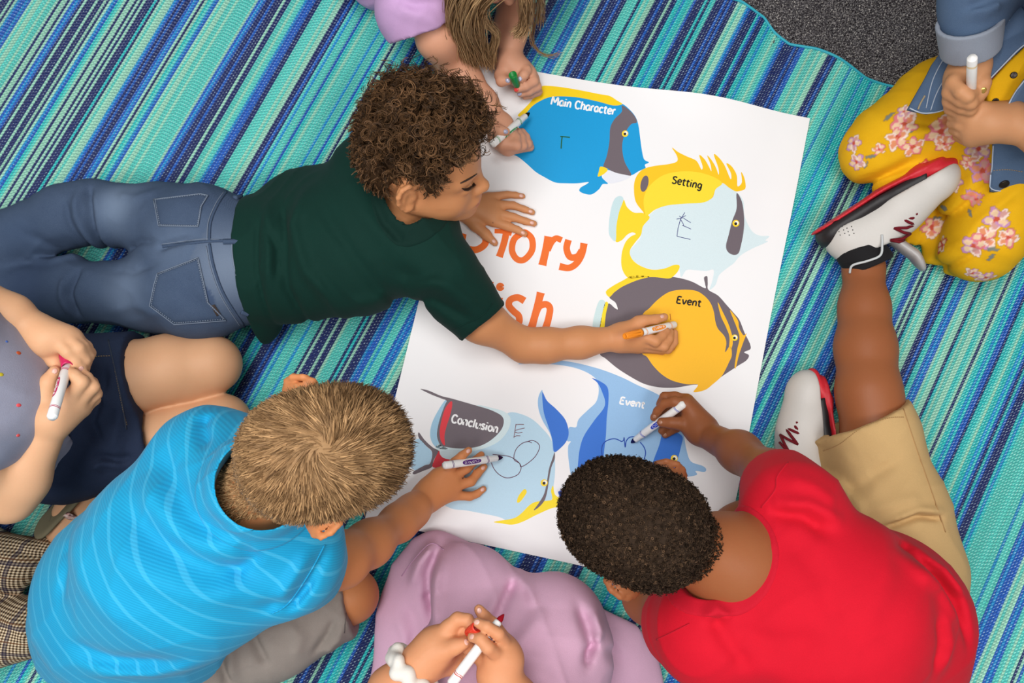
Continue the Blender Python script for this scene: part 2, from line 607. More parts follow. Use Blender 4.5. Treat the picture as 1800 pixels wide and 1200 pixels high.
def mat_material():
    t = NT('woven_straw_yarn')
    col = t.n('Attribute', attribute_name='yarn').outputs['Color']
    uv = t.n('UVMap', uv_map='yarn_uv').outputs[0]
    sep = t.n('SeparateXYZ', inp={0: uv})
    u, v = sep.outputs[0], sep.outputs[1]
    fr = t.math('FRACT', u)
    idx = t.math('FLOOR', u)
    sgn = t.math('SUBTRACT', t.math('MULTIPLY', t.math('MODULO', idx, 2.0), 2.0), 1.0)
    ph = t.math('ADD', t.math('MULTIPLY', v, 2 * math.pi / 0.0068), t.math('ADD', t.math('MULTIPLY', fr, -4.2), t.math('MULTIPLY', t.n('TexWhiteNoise', noise_dimensions='1D', inp={'W': idx}).outputs['Value'], 6.28)))
    tw = t.math('ADD', t.math('MULTIPLY', t.math('SINE', ph), 0.5), 0.5)
    idn = t.n('TexWhiteNoise', noise_dimensions='2D', inp={'Vector': t.n('CombineXYZ', inp={0: idx, 1: t.math('FLOOR', t.math('DIVIDE', v, 0.0068))}).outputs[0]}).outputs['Value']
    edge = t.math('GREATER_THAN', t.math('ABSOLUTE', t.math('SUBTRACT', fr, 0.5)), 0.40)
    lowtw = t.math('MAXIMUM', t.math('SUBTRACT', 1.0, t.math('MULTIPLY', tw, 1.7)), t.math('MULTIPLY', edge, 0.55))
    c = t.mix(t.math('MULTIPLY', lowtw, 0.62, clamp=True), col, t.mix(1.0, col, (0.12, 0.22, 0.34), 'MULTIPLY'))  # shade between yarns and in the twist hollows, painted into the colour
    pk = t.math('MULTIPLY', t.math('GREATER_THAN', tw, 0.80), t.math('LESS_THAN', t.math('ABSOLUTE', t.math('SUBTRACT', fr, 0.42)), 0.20))
    c = t.mix(t.math('MULTIPLY', pk, t.math('MULTIPLY', idn, 0.62)), c, lin((214, 240, 236)))  # pale glints painted on the twist crests, strength varied per cell
    return t.out(c, 0.38, t.bump(tw, 0.6, 0.0018), 0.5)
M_MAT = mat_material()
def edge_wave(a, d):
    """lift of the mat near its free edge; d = distance inwards from the edge"""
    w = 0.5 * (1 - np.cos((a + 0.05) * 2 * math.pi / 0.23))
    return 0.022 * w * np.exp(-np.maximum(d, 0) / 0.06) + 0.0022 * np.sin(a * 21) * np.sin(d * 9 + 1)
a0, a1 = -1.75, 1.95
nR = int((a1 - a0) / PITCH)
NA = nR * 4 + 1
av = a0 + np.arange(NA) * PITCH / 4
prof = np.array([0.0, 0.0019, 0.0026, 0.0019])
zr = np.concatenate([np.tile(prof, nR), [0.0]])
dl = np.concatenate([[0, 0.004, 0.01, 0.02, 0.035, 0.055, 0.08, 0.12, 0.17], np.linspace(0.25, 1.0, 9)])
b_end = mat_end(av)
b_lo = -1.6
rows = []
for d in dl:
    if d <= 0.17:
        b = b_end - d
    else:
        b = (b_end - 0.17) + (b_lo - (b_end - 0.17)) * (d - 0.25 + 0.083) / (0.75 + 0.083)
    rows.append(b)
Bm = np.array(rows)                                   # rows x NA
D = b_end[None] - Bm
Zm = zr[None] + np.maximum(edge_wave(av[None], D), -0.002) - 0.0060
XY = av[None, :, None] * E_ACROSS + Bm[:, :, None] * E_ALONG
V = np.concatenate([XY, Zm[:, :, None]], -1).reshape(-1, 3)
nr = len(dl)
i, j = np.meshgrid(np.arange(nr - 1), np.arange(NA - 1), indexing='ij')
F = np.stack([i * NA + j, (i + 1) * NA + j, (i + 1) * NA + j + 1, i * NA + j + 1], -1).reshape(-1, 4)
me = np_mesh('yarns', V, F)
yc = mat_colours(nR)
fc = np.repeat(yc, 4, 0)
fcol = np.tile(fc[None], (nr - 1, 1, 1)).reshape(-1, 3)
set_attr(me, 'yarn', np.concatenate([fcol, np.ones((len(fcol), 1))], 1), 'FLOAT_COLOR', 'FACE')
uvl = me.uv_layers.new(name='yarn_uv')
lv = np.zeros(len(me.loops), np.int32); me.loops.foreach_get('vertex_index', lv)
uu = (lv % NA) / 4.0
# keep the fraction on its own face
fi = np.repeat(np.arange(len(F)), 4)
uface = (fi % (NA - 1)) / 4.0
uu = np.clip(uu, uface + 1e-4, uface + 0.25 - 1e-4)
vv = Bm.reshape(-1)[lv]
uvl.data.foreach_set('uv', np.stack([uu, vv], 1).astype(np.float32).ravel())
mat_rug = thing('striped_mat', 'woven outdoor mat striped in teal, aqua, mint and navy under the children', 'mat', (0, 0, 0))
link_mesh('yarns', me, M_MAT, mat_rug)
hem = MB()
sel = np.arange(0, NA, 4)
pts = [np.array([*(av[q] * E_ACROSS + (b_end[q] + 0.001) * E_ALONG), float(edge_wave(av[q], 0.0)) - 0.0040]) for q in sel]
hem.tube(pts, 0.0028, 6)
hem.build('hem', plain('mat_hem', (52, 176, 196), 0.5), mat_rug)

# ------------------------------------------------------------------ paper poster
PC = [P(840, 108, 0.002)[:2], P(1422, 210, 0.002)[:2], P(1260, 1045, 0.002)[:2], P(642, 912, 0.002)[:2]]   # TL TR BR BL
o_ = PC[0]
ex = (PC[1] - PC[0]); ey = (PC[3] - PC[0])
def poster_uv(xy):
    """bilinear inverse, good enough for a near-rectangle"""
    xy = np.atleast_2d(xy)[:, :2]
    u = np.full(len(xy), .5); v = np.full(len(xy), .5)
    for _ in range(8):
        p = ((1 - u) * (1 - v))[:, None] * PC[0] + (u * (1 - v))[:, None] * PC[1] + (u * v)[:, None] * PC[2] + ((1 - u) * v)[:, None] * PC[3]
        du = (1 - v)[:, None] * (PC[1] - PC[0]) + v[:, None] * (PC[2] - PC[3])
        dv = (1 - u)[:, None] * (PC[3] - PC[0]) + u[:, None] * (PC[2] - PC[1])
        det = du[:, 0] * dv[:, 1] - du[:, 1] * dv[:, 0]
        r = xy - p
        u += (r[:, 0] * dv[:, 1] - r[:, 1] * dv[:, 0]) / det
        v += (du[:, 0] * r[:, 1] - du[:, 1] * r[:, 0]) / det
    return u, v
def paper_z(xy):
    u, v = poster_uv(xy)
    z = 0.0018 + 0.030 * np.exp(-((u - 0.70) / 0.20) ** 2) * np.exp(-np.maximum(v, 0) / 0.055)
    z += 0.006 * np.exp(-((u - 1.0) / 0.06) ** 2) * (0.5 + 0.5 * np.sin(v * 11))
    z += 0.012 * np.exp(-((u - 0.02) / 0.10) ** 2 - ((v - 0.0) / 0.08) ** 2)
    z += 0.004 * np.exp(-((v - 1.0) / 0.05) ** 2) * (0.5 + 0.5 * np.sin(u * 9 + 1))
    return z
def paper_material():
    t = NT('poster_paper')
    n = t.noise(6, 2, 0.5, t.coord())
    col = t.mix(n, lin((240, 239, 240)), lin((246, 245, 245)))
    return t.out(col, 0.55, t.bump(t.noise(3.5, 2, 0.5, t.coord()), 0.25, 0.02), 0.3)
M_PAPER = paper_material()
poster = thing('poster', 'large white paper poster printed with five numberless story fish lying on the mat', 'poster', (*((PC[0] + PC[2]) / 2), 0.0))
poster['label'] = 'large white paper poster printed with colourful fish and orange Story Fish lettering'
NU, NV = 60, 90
gu, gv = np.meshgrid(np.linspace(0, 1, NU), np.linspace(0, 1, NV), indexing='ij')
gu, gv = gu.ravel(), gv.ravel()
gp = ((1 - gu) * (1 - gv))[:, None] * PC[0] + (gu * (1 - gv))[:, None] * PC[1] + (gu * gv)[:, None] * PC[2] + ((1 - gu) * gv)[:, None] * PC[3]
gz = paper_z(gp)
top = np.column_stack([gp, gz]); bot = np.column_stack([gp, gz - 0.0004])
i, j = np.meshgrid(np.arange(NU - 1), np.arange(NV - 1), indexing='ij')
ft = np.stack([i * NV + j, i * NV + j + 1, (i + 1) * NV + j + 1, (i + 1) * NV + j], -1).reshape(-1, 4)
off = NU * NV
link_mesh('paper', np_mesh('paper', np.concatenate([top, bot]), np.concatenate([ft, ft[:, ::-1] + off])), M_PAPER, poster)

def zA(p): return [(880 + x / 3.2436, 120 + y / 3.2436) for x, y in p]
def zB(p): return [(880 + x / 3.2436, 470 + y / 3.2436) for x, y in p]
def zC(p): return [(640 + x / 4.138, 640 + y / 4.138) for x, y in p]
def zT(p): return [(600 + x / 3.0, 340 + y / 3.0) for x, y in p]
INK = {}
def ink(rgb):
    if rgb not in INK:
        t = NT('printed_ink_%02x%02x%02x' % rgb)
        c = lin(rgb)
        n = t.noise(650, 2, 0.6, t.coord())
        INK[rgb] = t.out(t.mix(n, [v * 0.93 for v in c], [min(1, v * 1.05) for v in c]), 0.55, None, 0.3)
    return INK[rgb]
def decal_bm(bm, layer):
    """lay flat print on the paper: cut it on a grid so that it follows the sheet"""
    if bm.verts:
        xs = [v.co.x for v in bm.verts]; ys = [v.co.y for v in bm.verts]
        for ax, lo_, hi_ in ((0, min(xs), max(xs)), (1, min(ys), max(ys))):
            c = math.ceil(lo_ / 0.02) * 0.02
            while c < hi_:
                no = (1, 0, 0) if ax == 0 else (0, 1, 0)
                co = (c, 0, 0) if ax == 0 else (0, c, 0)
                bmesh.ops.bisect_plane(bm, geom=bm.verts[:] + bm.edges[:] + bm.faces[:], dist=1e-7, plane_co=co, plane_no=no)
                c += 0.02
        z = paper_z(np.array([(v.co.x, v.co.y) for v in bm.verts]))
        for v, zz in zip(bm.verts, z):
            v.co.z = zz + 0.00012 * layer
        for f in bm.faces:
            if f.normal.z < 0: f.normal_flip()
def to_paper(pts):
    return [P(x, y, 0.0022)[:2] for x, y in pts]
def fill_print(name, pts, rgb, layer, parent, smooth=True, n=5):
    w = np.array(to_paper(pts))
    if smooth: w = spline(w, True, n)
    bm = bmesh.new()
    vs = [bm.verts.new((p[0], p[1], 0)) for p in w]
    es = [bm.edges.new((vs[i], vs[(i + 1) % len(vs)])) for i in range(len(vs))]
    bmesh.ops.triangle_fill(bm, use_beauty=True, use_dissolve=False, edges=es, normal=(0, 0, 1))
    bm.normal_update()
    decal_bm(bm, layer)
    me = bpy.data.meshes.new(name); bm.to_mesh(me); bm.free()
    return link_mesh(name, me, ink(rgb), parent)
def stroke_geo(bm, w, width):
    """ribbon along plan points w (m); width scalar or list"""
    w = np.asarray(w, float)
    m = len(w)
    ww = width if hasattr(width, '__len__') else [width] * m
    L, R = [], []
    for i in range(m):
        t = w[min(i + 1, m - 1)] - w[max(i - 1, 0)]
        t = t / (np.linalg.norm(t) + 1e-12)
        nrm = np.array([-t[1], t[0]]) * ww[i] / 2
        L.append(bm.verts.new((*(w[i] + nrm), 0))); R.append(bm.verts.new((*(w[i] - nrm), 0)))
    for i in range(m - 1):
        try: bm.faces.new((L[i], L[i + 1], R[i + 1], R[i]))
        except ValueError: pass
def stroke_print(name, strokes, width_px, rgb, layer, parent, smooth=True, taper=None, label=None):
    """strokes: lists of px points; width in px at the paper"""
    sc = 1.0 / 935.0
    bm = bmesh.new()
    for si, s in enumerate(strokes):
        w = np.array(to_paper(s))
        if smooth and len(w) > 2: w = spline(w, False, 6)
        m = len(w)
        wd = np.full(m, width_px * sc)
        if taper:
            e = np.abs(np.linspace(-1, 1, m)); wd = wd * (1 + taper * e ** 4)
        stroke_geo(bm, w, list(wd))
    bm.normal_update()
    for f in bm.faces:
        if f.normal.z < 0: f.normal_flip()
    decal_bm(bm, layer)
    me = bpy.data.meshes.new(name); bm.to_mesh(me); bm.free()
    return link_mesh(name, me, ink(rgb), parent, label)
def circ(c, rx, ry=None, rot=0, n=20):
    ry = ry or rx
    cr, sr = math.cos(rot), math.sin(rot)
    return [(c[0] + rx * math.cos(a) * cr - ry * math.sin(a) * sr, c[1] + rx * math.cos(a) * sr + ry * math.sin(a) * cr) for a in np.arange(n) * 2 * math.pi / n]

GLYPH = {  # strokes in a box: y 0 baseline, 1 cap height, .68 x-height ; (advance, strokes)
 'M': (0.95, [[(.08, 0), (.17, 1.0), (.45, .35), (.74, 1.0), (.84, 0)]]),
 'C': (0.68, [[(.60, .82), (.45, .98), (.22, .92), (.10, .5), (.22, .08), (.45, .02), (.60, .16)]]),
 'S': (0.62, [[(.52, .88), (.36, .98), (.16, .88), (.16, .66), (.34, .52), (.50, .36), (.48, .12), (.28, .0), (.08, .12)]]),
 'E': (0.60, [[(.52, .98), (.16, .96), (.10, .5), (.10, .04), (.50, .02)], [(.12, .52), (.42, .53)]]),
 'a': (0.56, [[(.44, .60), (.28, .70), (.10, .54), (.08, .22), (.20, .03), (.36, .12), (.43, .34), (.45, .66), (.44, .2), (.50, .0)]]),
 'i': (0.28, [[(.14, .68), (.12, 0)], [(.15, .90), (.16, 1.0)]]),
 'n': (0.58, [[(.12, .68), (.09, 0)], [(.10, .42), (.26, .68), (.43, .62), (.46, .36), (.45, 0)]]),
 'h': (0.58, [[(.14, 1.04), (.09, 0)], [(.10, .42), (.26, .68), (.43, .62), (.46, .36), (.45, 0)]]),
 'r': (0.42, [[(.12, .68), (.09, 0)], [(.10, .42), (.22, .66), (.38, .66)]]),
 'c': (0.50, [[(.44, .58), (.30, .70), (.12, .56), (.08, .26), (.22, .03), (.44, .12)]]),
 't': (0.44, [[(.22, .92), (.18, .25), (.24, .03), (.38, .05)], [(.04, .68), (.40, .70)]]),
 'e': (0.54, [[(.10, .36), (.44, .42), (.42, .62), (.26, .70), (.10, .52), (.09, .22), (.24, .02), (.46, .12)]]),
 'g': (0.56, [[(.44, .60), (.26, .70), (.10, .5), (.12, .2), (.30, .10), (.44, .3), (.46, .68), (.45, -.05), (.30, -.25), (.08, -.16)]]),
 'v': (0.54, [[(.06, .68), (.24, .02), (.48, .68)]]),
 'o': (0.56, [[(.28, .70), (.10, .52), (.10, .20), (.27, .02), (.45, .18), (.46, .50), (.28, .70)]]),
 'l': (0.28, [[(.15, 1.04), (.11, 0)]]),
 'u': (0.58, [[(.10, .68), (.09, .22), (.20, .03), (.38, .12), (.45, .34)], [(.48, .68), (.46, 0)]]),
 's': (0.46, [[(.40, .60), (.24, .70), (.10, .56), (.22, .40), (.38, .26), (.30, .04), (.06, .08)]]),
 'y': (0.52, [[(.06, .68), (.14, .20), (.30, .14), (.42, .30)], [(.48, .68), (.42, .05), (.26, -.24), (.06, -.22)]]),
 ' ': (0.34, []),
}
def text_strokes(s, p0, p1, cap):
    """strokes in px for text running from p0 to p1 (baseline), capital height cap px"""
    tot = sum(GLYPH[c][0] for c in s)
    d = np.array(p1, float) - np.array(p0, float)
    ex_ = d / tot; ln = np.linalg.norm(d)
    ey_ = np.array([d[1], -d[0]]) / ln * cap
    x = 0; out = []
    for c in s:
        adv, st = GLYPH[c]
        for q in st:
            out.append([tuple(np.array(p0) + ex_ * (x + a) + ey_ * b) for a, b in q])
        x += adv
    return out
def eye_print(c, r, parent):
    fill_print('eye_ring', circ(c, r), (250, 214, 40), 5, parent)
    fill_print('eye_white', circ((c[0] + r * .18, c[1] - r * .12), r * .60), (250, 248, 236), 6, parent)
    fill_print('pupil', circ((c[0] - r * .05, c[1] + r * .1), r * .42), (24, 20, 20), 7, parent)
DK, YE, PALE = (110, 99, 106), (252, 222, 44), (216, 233, 237)
# -- blue butterflyfish print
f = fill_print('fish_print', zA([(105, 330), (130, 268), (180, 213), (230, 180), (280, 162), (350, 157), (450, 165), (560, 188), (640, 210), (690, 205), (740, 245), (770, 285), (785, 330), (795, 400), (805, 470), (818, 520), (845, 537), (822, 550), (825, 570), (790, 585), (745, 610), (700, 605), (650, 590), (612, 580), (585, 590), (578, 622), (612, 657), (582, 660), (560, 690), (520, 718), (480, 715), (450, 700), (456, 680), (490, 660), (500, 648), (440, 655), (370, 655), (310, 650), (250, 620), (200, 590), (150, 545), (100, 505), (60, 490), (20, 490), (40, 440), (90, 400)]), (4, 156, 218), 2, poster)
f['label'] = 'bright blue printed fish headed Main Character'
fill_print('dorsal_fin', zA([(98, 268), (140, 225), (180, 180), (205, 130), (235, 103), (270, 100), (350, 108), (450, 125), (560, 148), (620, 160), (660, 185), (692, 208), (640, 214), (560, 192), (450, 168), (350, 160), (280, 165), (230, 184), (180, 217), (130, 272)]), (250, 212, 10), 3, f)
fill_print('face_band', zA([(690, 215), (730, 240), (765, 280), (775, 312), (745, 320), (715, 360), (695, 420), (695, 480), (710, 540), (745, 608), (700, 605), (640, 590), (610, 570), (585, 560), (605, 500), (620, 420), (625, 340), (650, 290), (690, 250)]), DK, 3, f)
fill_print('chest_fin', zA([(570, 560), (610, 575), (592, 600), (555, 618), (560, 588)]), (252, 216, 30), 4, f)
fill_print('belly', zA([(590, 604), (622, 584), (690, 606), (742, 614), (700, 640), (625, 656), (588, 632)]), (232, 234, 242), 3, f)
eye_print(zA([(709, 374)])[0], 5.6, f)
stroke_print('lettering', text_strokes('Main Character', *zA([(284, 205), (652, 268)]), 13.5), 3.1, (252, 252, 252), 5, f, label='white words Main Character')
stroke_print('marker_drawing', [zA([(345, 458), (347, 420), (351, 388)]), zA([(340, 389), (370, 391), (395, 394)])], 2.2, (20, 96, 60), 6, f, label='small green marker strokes')
# -- yellow and pale butterflyfish print
f = fill_print('fish_print', zA([(1270, 655), (1225, 690), (1200, 740), (1150, 765), (1050, 770), (950, 780), (880, 810), (830, 860), (800, 920), (800, 960), (770, 1000), (737, 1040), (745, 1080), (790, 1120), (860, 1145), (930, 1142), (1000, 1122), (1020, 1150), (1030, 1190), (1060, 1150), (1110, 1150), (1170, 1155), (1215, 1150), (1205, 1220), (1190, 1262), (1225, 1235), (1245, 1180), (1290, 1140), (1330, 1110), (1370, 1065), (1440, 1025), (1520, 990), (1508, 982), (1530, 958), (1480, 955), (1440, 935), (1410, 890), (1388, 830), (1385, 760), (1345, 705)]), PALE, 2, poster)
f['label'] = 'yellow and pale printed fish headed Setting'
fill_print('upper_body', zA([(810, 815), (770, 760), (760, 690), (765, 640), (785, 600), (820, 572), (880, 557), (960, 547), (1005, 532), (1003, 500), (975, 455), (1010, 480), (1060, 505), (1115, 530), (1143, 578), (1150, 560), (1130, 498), (1160, 520), (1185, 560), (1200, 588), (1195, 550), (1175, 500), (1200, 525), (1225, 565), (1242, 608), (1240, 570), (1213, 495), (1240, 510), (1275, 555), (1310, 633), (1312, 600), (1285, 545), (1315, 560), (1345, 610), (1350, 673), (1375, 650), (1370, 592), (1390, 630), (1395, 685), (1360, 700), (1335, 700), (1300, 680), (1262, 655), (1225, 690), (1200, 745), (1100, 768), (1000, 774), (900, 795), (830, 835)]), (253, 200, 24), 3, f, n=4)
fill_print('flank', zA([(822, 820), (815, 750), (835, 690), (880, 640), (940, 605), (1020, 590), (1110, 592), (1200, 615), (1262, 655), (1225, 690), (1200, 742), (1150, 766), (1050, 772), (950, 782), (880, 806), (835, 840)]), (252, 222, 50), 4, f)
fill_print('dark_spot', circ(zA([(820, 658)])[0], 6.6, 14.5, 0.22), DK, 5, f)
fill_print('tail_fin', zA([(700, 750), (720, 790), (760, 822), (812, 825), (850, 850), (812, 900), (800, 950), (765, 995), (737, 1040), (748, 1085), (790, 1122), (860, 1147), (930, 1142), (990, 1120), (1020, 1125), (1012, 1155), (985, 1185), (955, 1198), (880, 1190), (800, 1192), (730, 1196), (692, 1140), (690, 1060), (710, 995), (740, 960), (770, 945), (750, 935), (720, 950), (690, 980), (655, 985), (660, 900), (675, 820)]), (253, 216, 36), 3, f)
fill_print('tail_edge', zA([(700, 748), (680, 728), (650, 745), (630, 800), (618, 880), (620, 950), (655, 985), (660, 900), (675, 820)]), (200, 226, 230), 4, f)
fill_print('face_band', zA([(1345, 712), (1375, 760), (1388, 850), (1385, 930), (1370, 1010), (1355, 1055), (1325, 1063), (1295, 1045), (1285, 1010), (1300, 950), (1320, 870), (1345, 800)]), DK, 4, f)
eye_print(zA([(1341, 884)])[0], 6.0, f)
stroke_print('lettering', text_strokes('Setting', *zA([(972, 655), (1145, 690)]), 12.5), 2.6, (30, 26, 20), 6, f, label='black word Setting')
stroke_print('marker_drawing', [zA([(1050, 822), (1025, 862), (1012, 910), (1005, 957)]), zA([(1005, 957), (1040, 966), (1082, 975)]), zA([(1003, 860), (1040, 852), (1060, 866), (1084, 880)]), zA([(1025, 860), (1040, 885), (1045, 900), (1035, 895), (1055, 903), (1086, 917)]), zA([(1018, 842), (1030, 850), (1056, 840)])], 1.1, (44, 40, 120), 5, f, False, label='thin purple pen lines')
# -- dark and amber butterflyfish print
f = fill_print('fish_print', zB([(620, 165), (680, 110), (750, 75), (830, 55), (920, 48), (1010, 58), (1090, 80), (1165, 118), (1166, 95), (1160, 58), (1178, 50), (1181, 90), (1185, 127), (1240, 160), (1290, 215), (1330, 260), (1362, 300), (1390, 370), (1410, 410), (1423, 440), (1423, 466), (1388, 483), (1415, 500), (1400, 530), (1350, 562), (1260, 622), (1210, 660), (1160, 670), (1100, 668), (1010, 683), (930, 685), (860, 675), (800, 655), (720, 610), (660, 570), (600, 520), (565, 490), (575, 410), (590, 330), (600, 260), (615, 205), (650, 230), (668, 238), (655, 200)]), DK, 2, poster)
f['label'] = 'dark grey and amber printed fish headed Event'
fill_print('back_edge', zB([(600, 138), (640, 105), (700, 72), (745, 48), (790, 45), (850, 52), (780, 72), (700, 106), (650, 140), (620, 168)]), (253, 214, 28), 3, f)
fill_print('tail_stripe', zB([(565, 345), (580, 260), (596, 200), (613, 205), (600, 265), (590, 345)]), (253, 222, 30), 3, f)
fill_print('tail_edge', zB([(525, 340), (540, 250), (565, 187), (597, 198), (580, 260), (566, 342)]), (204, 228, 230), 3, f)
fill_print('flank', zB([(805, 285), (850, 230), (900, 180), (960, 140), (1030, 127), (1110, 132), (1160, 160), (1195, 200), (1215, 250), (1225, 310), (1240, 350), (1275, 390), (1287, 430), (1280, 482), (1300, 455), (1312, 440), (1318, 500), (1302, 540), (1278, 590), (1255, 625), (1210, 665), (1165, 698), (1100, 710), (1125, 668), (1060, 665), (980, 645), (920, 610), (870, 560), (835, 510), (800, 470)]), (253, 188, 36), 4, f)
fill_print('face_stripe', zB([(1238, 198), (1265, 250), (1300, 325), (1322, 400), (1320, 450), (1300, 480), (1305, 400), (1285, 340), (1255, 275)]), (253, 188, 36), 4, f)
fill_print('face_stripe', zB([(1308, 242), (1352, 300), (1360, 345), (1385, 387), (1402, 375), (1382, 430), (1358, 500), (1340, 572), (1334, 560), (1348, 470), (1362, 400), (1345, 340), (1325, 290)]), (253, 188, 36), 4, f)
eye_print(zB([(1334, 400)])[0], 5.6, f)
stroke_print('lettering', text_strokes('Event', *zB([(1000, 202), (1142, 224)]), 12.0), 2.7, (30, 26, 20), 6, f, label='black word Event')
stroke_print('marker_drawing', [zB([(966, 264), (970, 300)])], 1.3, (180, 98, 20), 6, f, False, label='short orange pen line')
# -- two-blue angelfish print
LB = (150, 192, 232); RB = (52, 116, 212)
f = fill_print('fish_print', zB([(100, 550), (170, 530), (280, 525), (400, 538), (500, 560), (600, 590), (700, 630), (780, 670), (860, 705), (930, 745), (985, 810), (1020, 880), (1045, 960), (1060, 1040), (1085, 1105), (1150, 1130), (1172, 1150), (1160, 1165), (1112, 1160), (1118, 1182), (1050, 1195), (1000, 1200), (960, 1240), (900, 1330), (780, 1420), (600, 1420), (480, 1330), (410, 1210), (388, 1100), (385, 1020), (400, 992), (378, 985), (390, 912), (430, 910), (445, 865), (500, 810), (545, 765), (560, 700), (548, 645), (520, 615), (470, 588), (400, 566), (300, 552), (180, 548)]), LB, 2, poster)
f['label'] = 'two-tone blue printed fish headed Event'
fill_print('dark_stripe', zB([(520, 630), (570, 650), (610, 685), (615, 760), (605, 860), (600, 960), (590, 1050), (585, 1150), (600, 1300), (560, 1380), (480, 1320), (430, 1210), (440, 1130), (450, 1040), (475, 960), (535, 870), (595, 785), (575, 700), (550, 655)]), RB, 3, f)
fill_print('tail_fin', zB([(238, 712), (265, 760), (320, 810), (370, 870), (388, 940), (375, 990), (340, 1030), (305, 1050), (295, 980), (270, 900), (245, 820)]), RB, 4, f)
fill_print('tail_edge', zB([(236, 698), (215, 740), (215, 800), (238, 870), (285, 955), (300, 1048), (310, 1000), (290, 900), (258, 800), (242, 730)]), LB, 3, f)
fill_print('face_stripe', zB([(935, 900), (985, 930), (1036, 962), (1030, 1015), (1008, 1100), (985, 1175), (960, 1230), (880, 1190), (865, 1125), (905, 1010)]), RB, 3, f)
eye_print(zB([(990, 1088)])[0], 6.2, f)
stroke_print('lettering', text_strokes('Event', *zB([(676, 775), (820, 803)]), 12.0), 3.0, (250, 252, 255), 6, f, label='white word Event')
stroke_print('marker_drawing', [zB([(590, 1110), (577, 1060), (580, 1015), (605, 987), (650, 976), (690, 992)]), zB([(690, 992), (700, 985), (704, 968)]), zB([(704, 970), (710, 1024), (716, 990), (735, 968), (765, 964)]), zB([(795, 995), (818, 1025), (826, 1060), (814, 1105)])], 1.7, (20, 70, 170), 6, f, label='blue marker outline of an apple')
# -- pale blue fish with dark fin print
PB = (188, 220, 238)
f = fill_print('fish_print', zC([(1060, 350), (1150, 365), (1230, 405), (1300, 470), (1350, 530), (1378, 600), (1388, 680), (1388, 800), (1375, 900), (1362, 985), (1270, 1015), (1200, 1055), (1130, 1108), (1060, 1142), (980, 1110), (860, 1085), (740, 1062), (640, 1050), (560, 1000), (530, 900), (520, 800), (540, 700), (555, 640), (640, 620), (760, 600), (900, 500), (1000, 400)]), PB, 2, poster)
f['label'] = 'pale blue printed fish with dark fin headed Conclusion'
fill_print('fin_halo', zC([(820, 300), (940, 320), (1020, 345), (1062, 385), (1062, 440), (1035, 500), (980, 560), (900, 602), (800, 630), (680, 640), (560, 640), (520, 600), (600, 560), (760, 560), (940, 480), (960, 400)]), (216, 236, 240), 3, f)
fill_print('fin_edge', zC([(592, 260), (555, 310), (510, 390), (485, 460), (482, 530), (505, 585), (545, 615), (610, 615), (550, 580), (535, 510), (545, 430), (575, 340), (602, 268)]), (160, 202, 226), 3, f)
fill_print('dark_fin', zC([(410, 180), (470, 192), (560, 230), (640, 250), (780, 290), (900, 325), (960, 350), (1000, 375), (1016, 410), (1006, 460), (970, 510), (910, 560), (840, 595), (760, 610), (680, 612), (600, 602), (560, 590), (540, 560), (530, 510), (540, 440), (560, 370), (588, 295), (600, 265), (560, 248), (480, 216)]), DK, 4, f)
fill_print('red_crescent', zC([(630, 270), (642, 290), (626, 370), (600, 450), (585, 520), (587, 590), (557, 552), (550, 480), (565, 400), (590, 320)]), (226, 56, 66), 5, f)
fill_print('tail_frame', zC([(398, 495), (440, 550), (500, 605), (548, 630), (528, 660), (505, 700), (492, 748), (430, 775), (365, 800), (360, 780), (440, 735), (480, 720), (495, 640), (450, 592), (398, 535)]), DK, 3, f)
fill_print('tail_fin', zC([(395, 540), (450, 594), (494, 642), (480, 718), (440, 734), (370, 770), (300, 700), (330, 600)]), (176, 212, 234), 3, f)
fill_print('tail_root', zC([(546, 628), (556, 660), (600, 684), (645, 692), (570, 745), (500, 748), (508, 700), (528, 660)]), (214, 44, 60), 4, f)
fill_print('chest_fin', zC([(550, 645), (580, 625), (660, 620), (780, 635), (770, 665), (660, 692), (580, 682)]), (204, 224, 230), 5, f)
fill_print('face_stripe', zC([(1386, 640), (1368, 690), (1345, 760), (1330, 850), (1310, 940), (1270, 1010), (1233, 1062), (1275, 1035), (1315, 985), (1335, 910), (1345, 840), (1362, 750), (1386, 690)]), DK, 4, f)
eye_print(zC([(1310, 862)])[0], 6.2, f)
fill_print('chest_mark', zC([(1165, 908), (1183, 925), (1170, 955), (1132, 1002), (1112, 1000), (1125, 955)]), (252, 220, 40), 4, f)
fill_print('belly_fin', zC([(1375, 885), (1360, 920), (1368, 980), (1330, 992), (1250, 1000), (1200, 1027), (1140, 1087), (1080, 1122), (945, 1145), (1000, 1157), (1080, 1166), (1160, 1142), (1260, 1092), (1380, 1042), (1460, 1045), (1500, 1010), (1455, 985), (1390, 950)]), (252, 224, 40), 3, f)
stroke_print('lettering', text_strokes('Conclusion', *zC([(628, 420), (972, 500)]), 14.0), 3.1, (252, 252, 252), 6, f, label='white word Conclusion')
stroke_print('marker_drawing', [zC([(1105, 435), (1097, 485), (1090, 535)]), zC([(1103, 440), (1130, 437), (1163, 438)]), zC([(1097, 482), (1130, 472), (1168, 463)]), zC([(1095, 492), (1120, 500), (1152, 494)]), zC([(1088, 528), (1110, 520), (1137, 521)])], 1.0, (120, 40, 52), 6, f, False, label='small dark red pen strokes')
stroke_print('marker_drawing', [zC([(1220, 572), (1195, 562), (1150, 575), (1105, 620), (1090, 690), (1130, 720), (1142, 745), (1190, 720), (1245, 670), (1275, 610), (1265, 575), (1225, 553), (1195, 560)]), zC([(935, 655), (1000, 662), (1060, 672), (1115, 705), (1142, 745), (1125, 795), (1080, 820), (1030, 825), (980, 800), (945, 760), (925, 715)])], 1.2, (96, 36, 70), 6, f, label='looping dark purple pen outline')
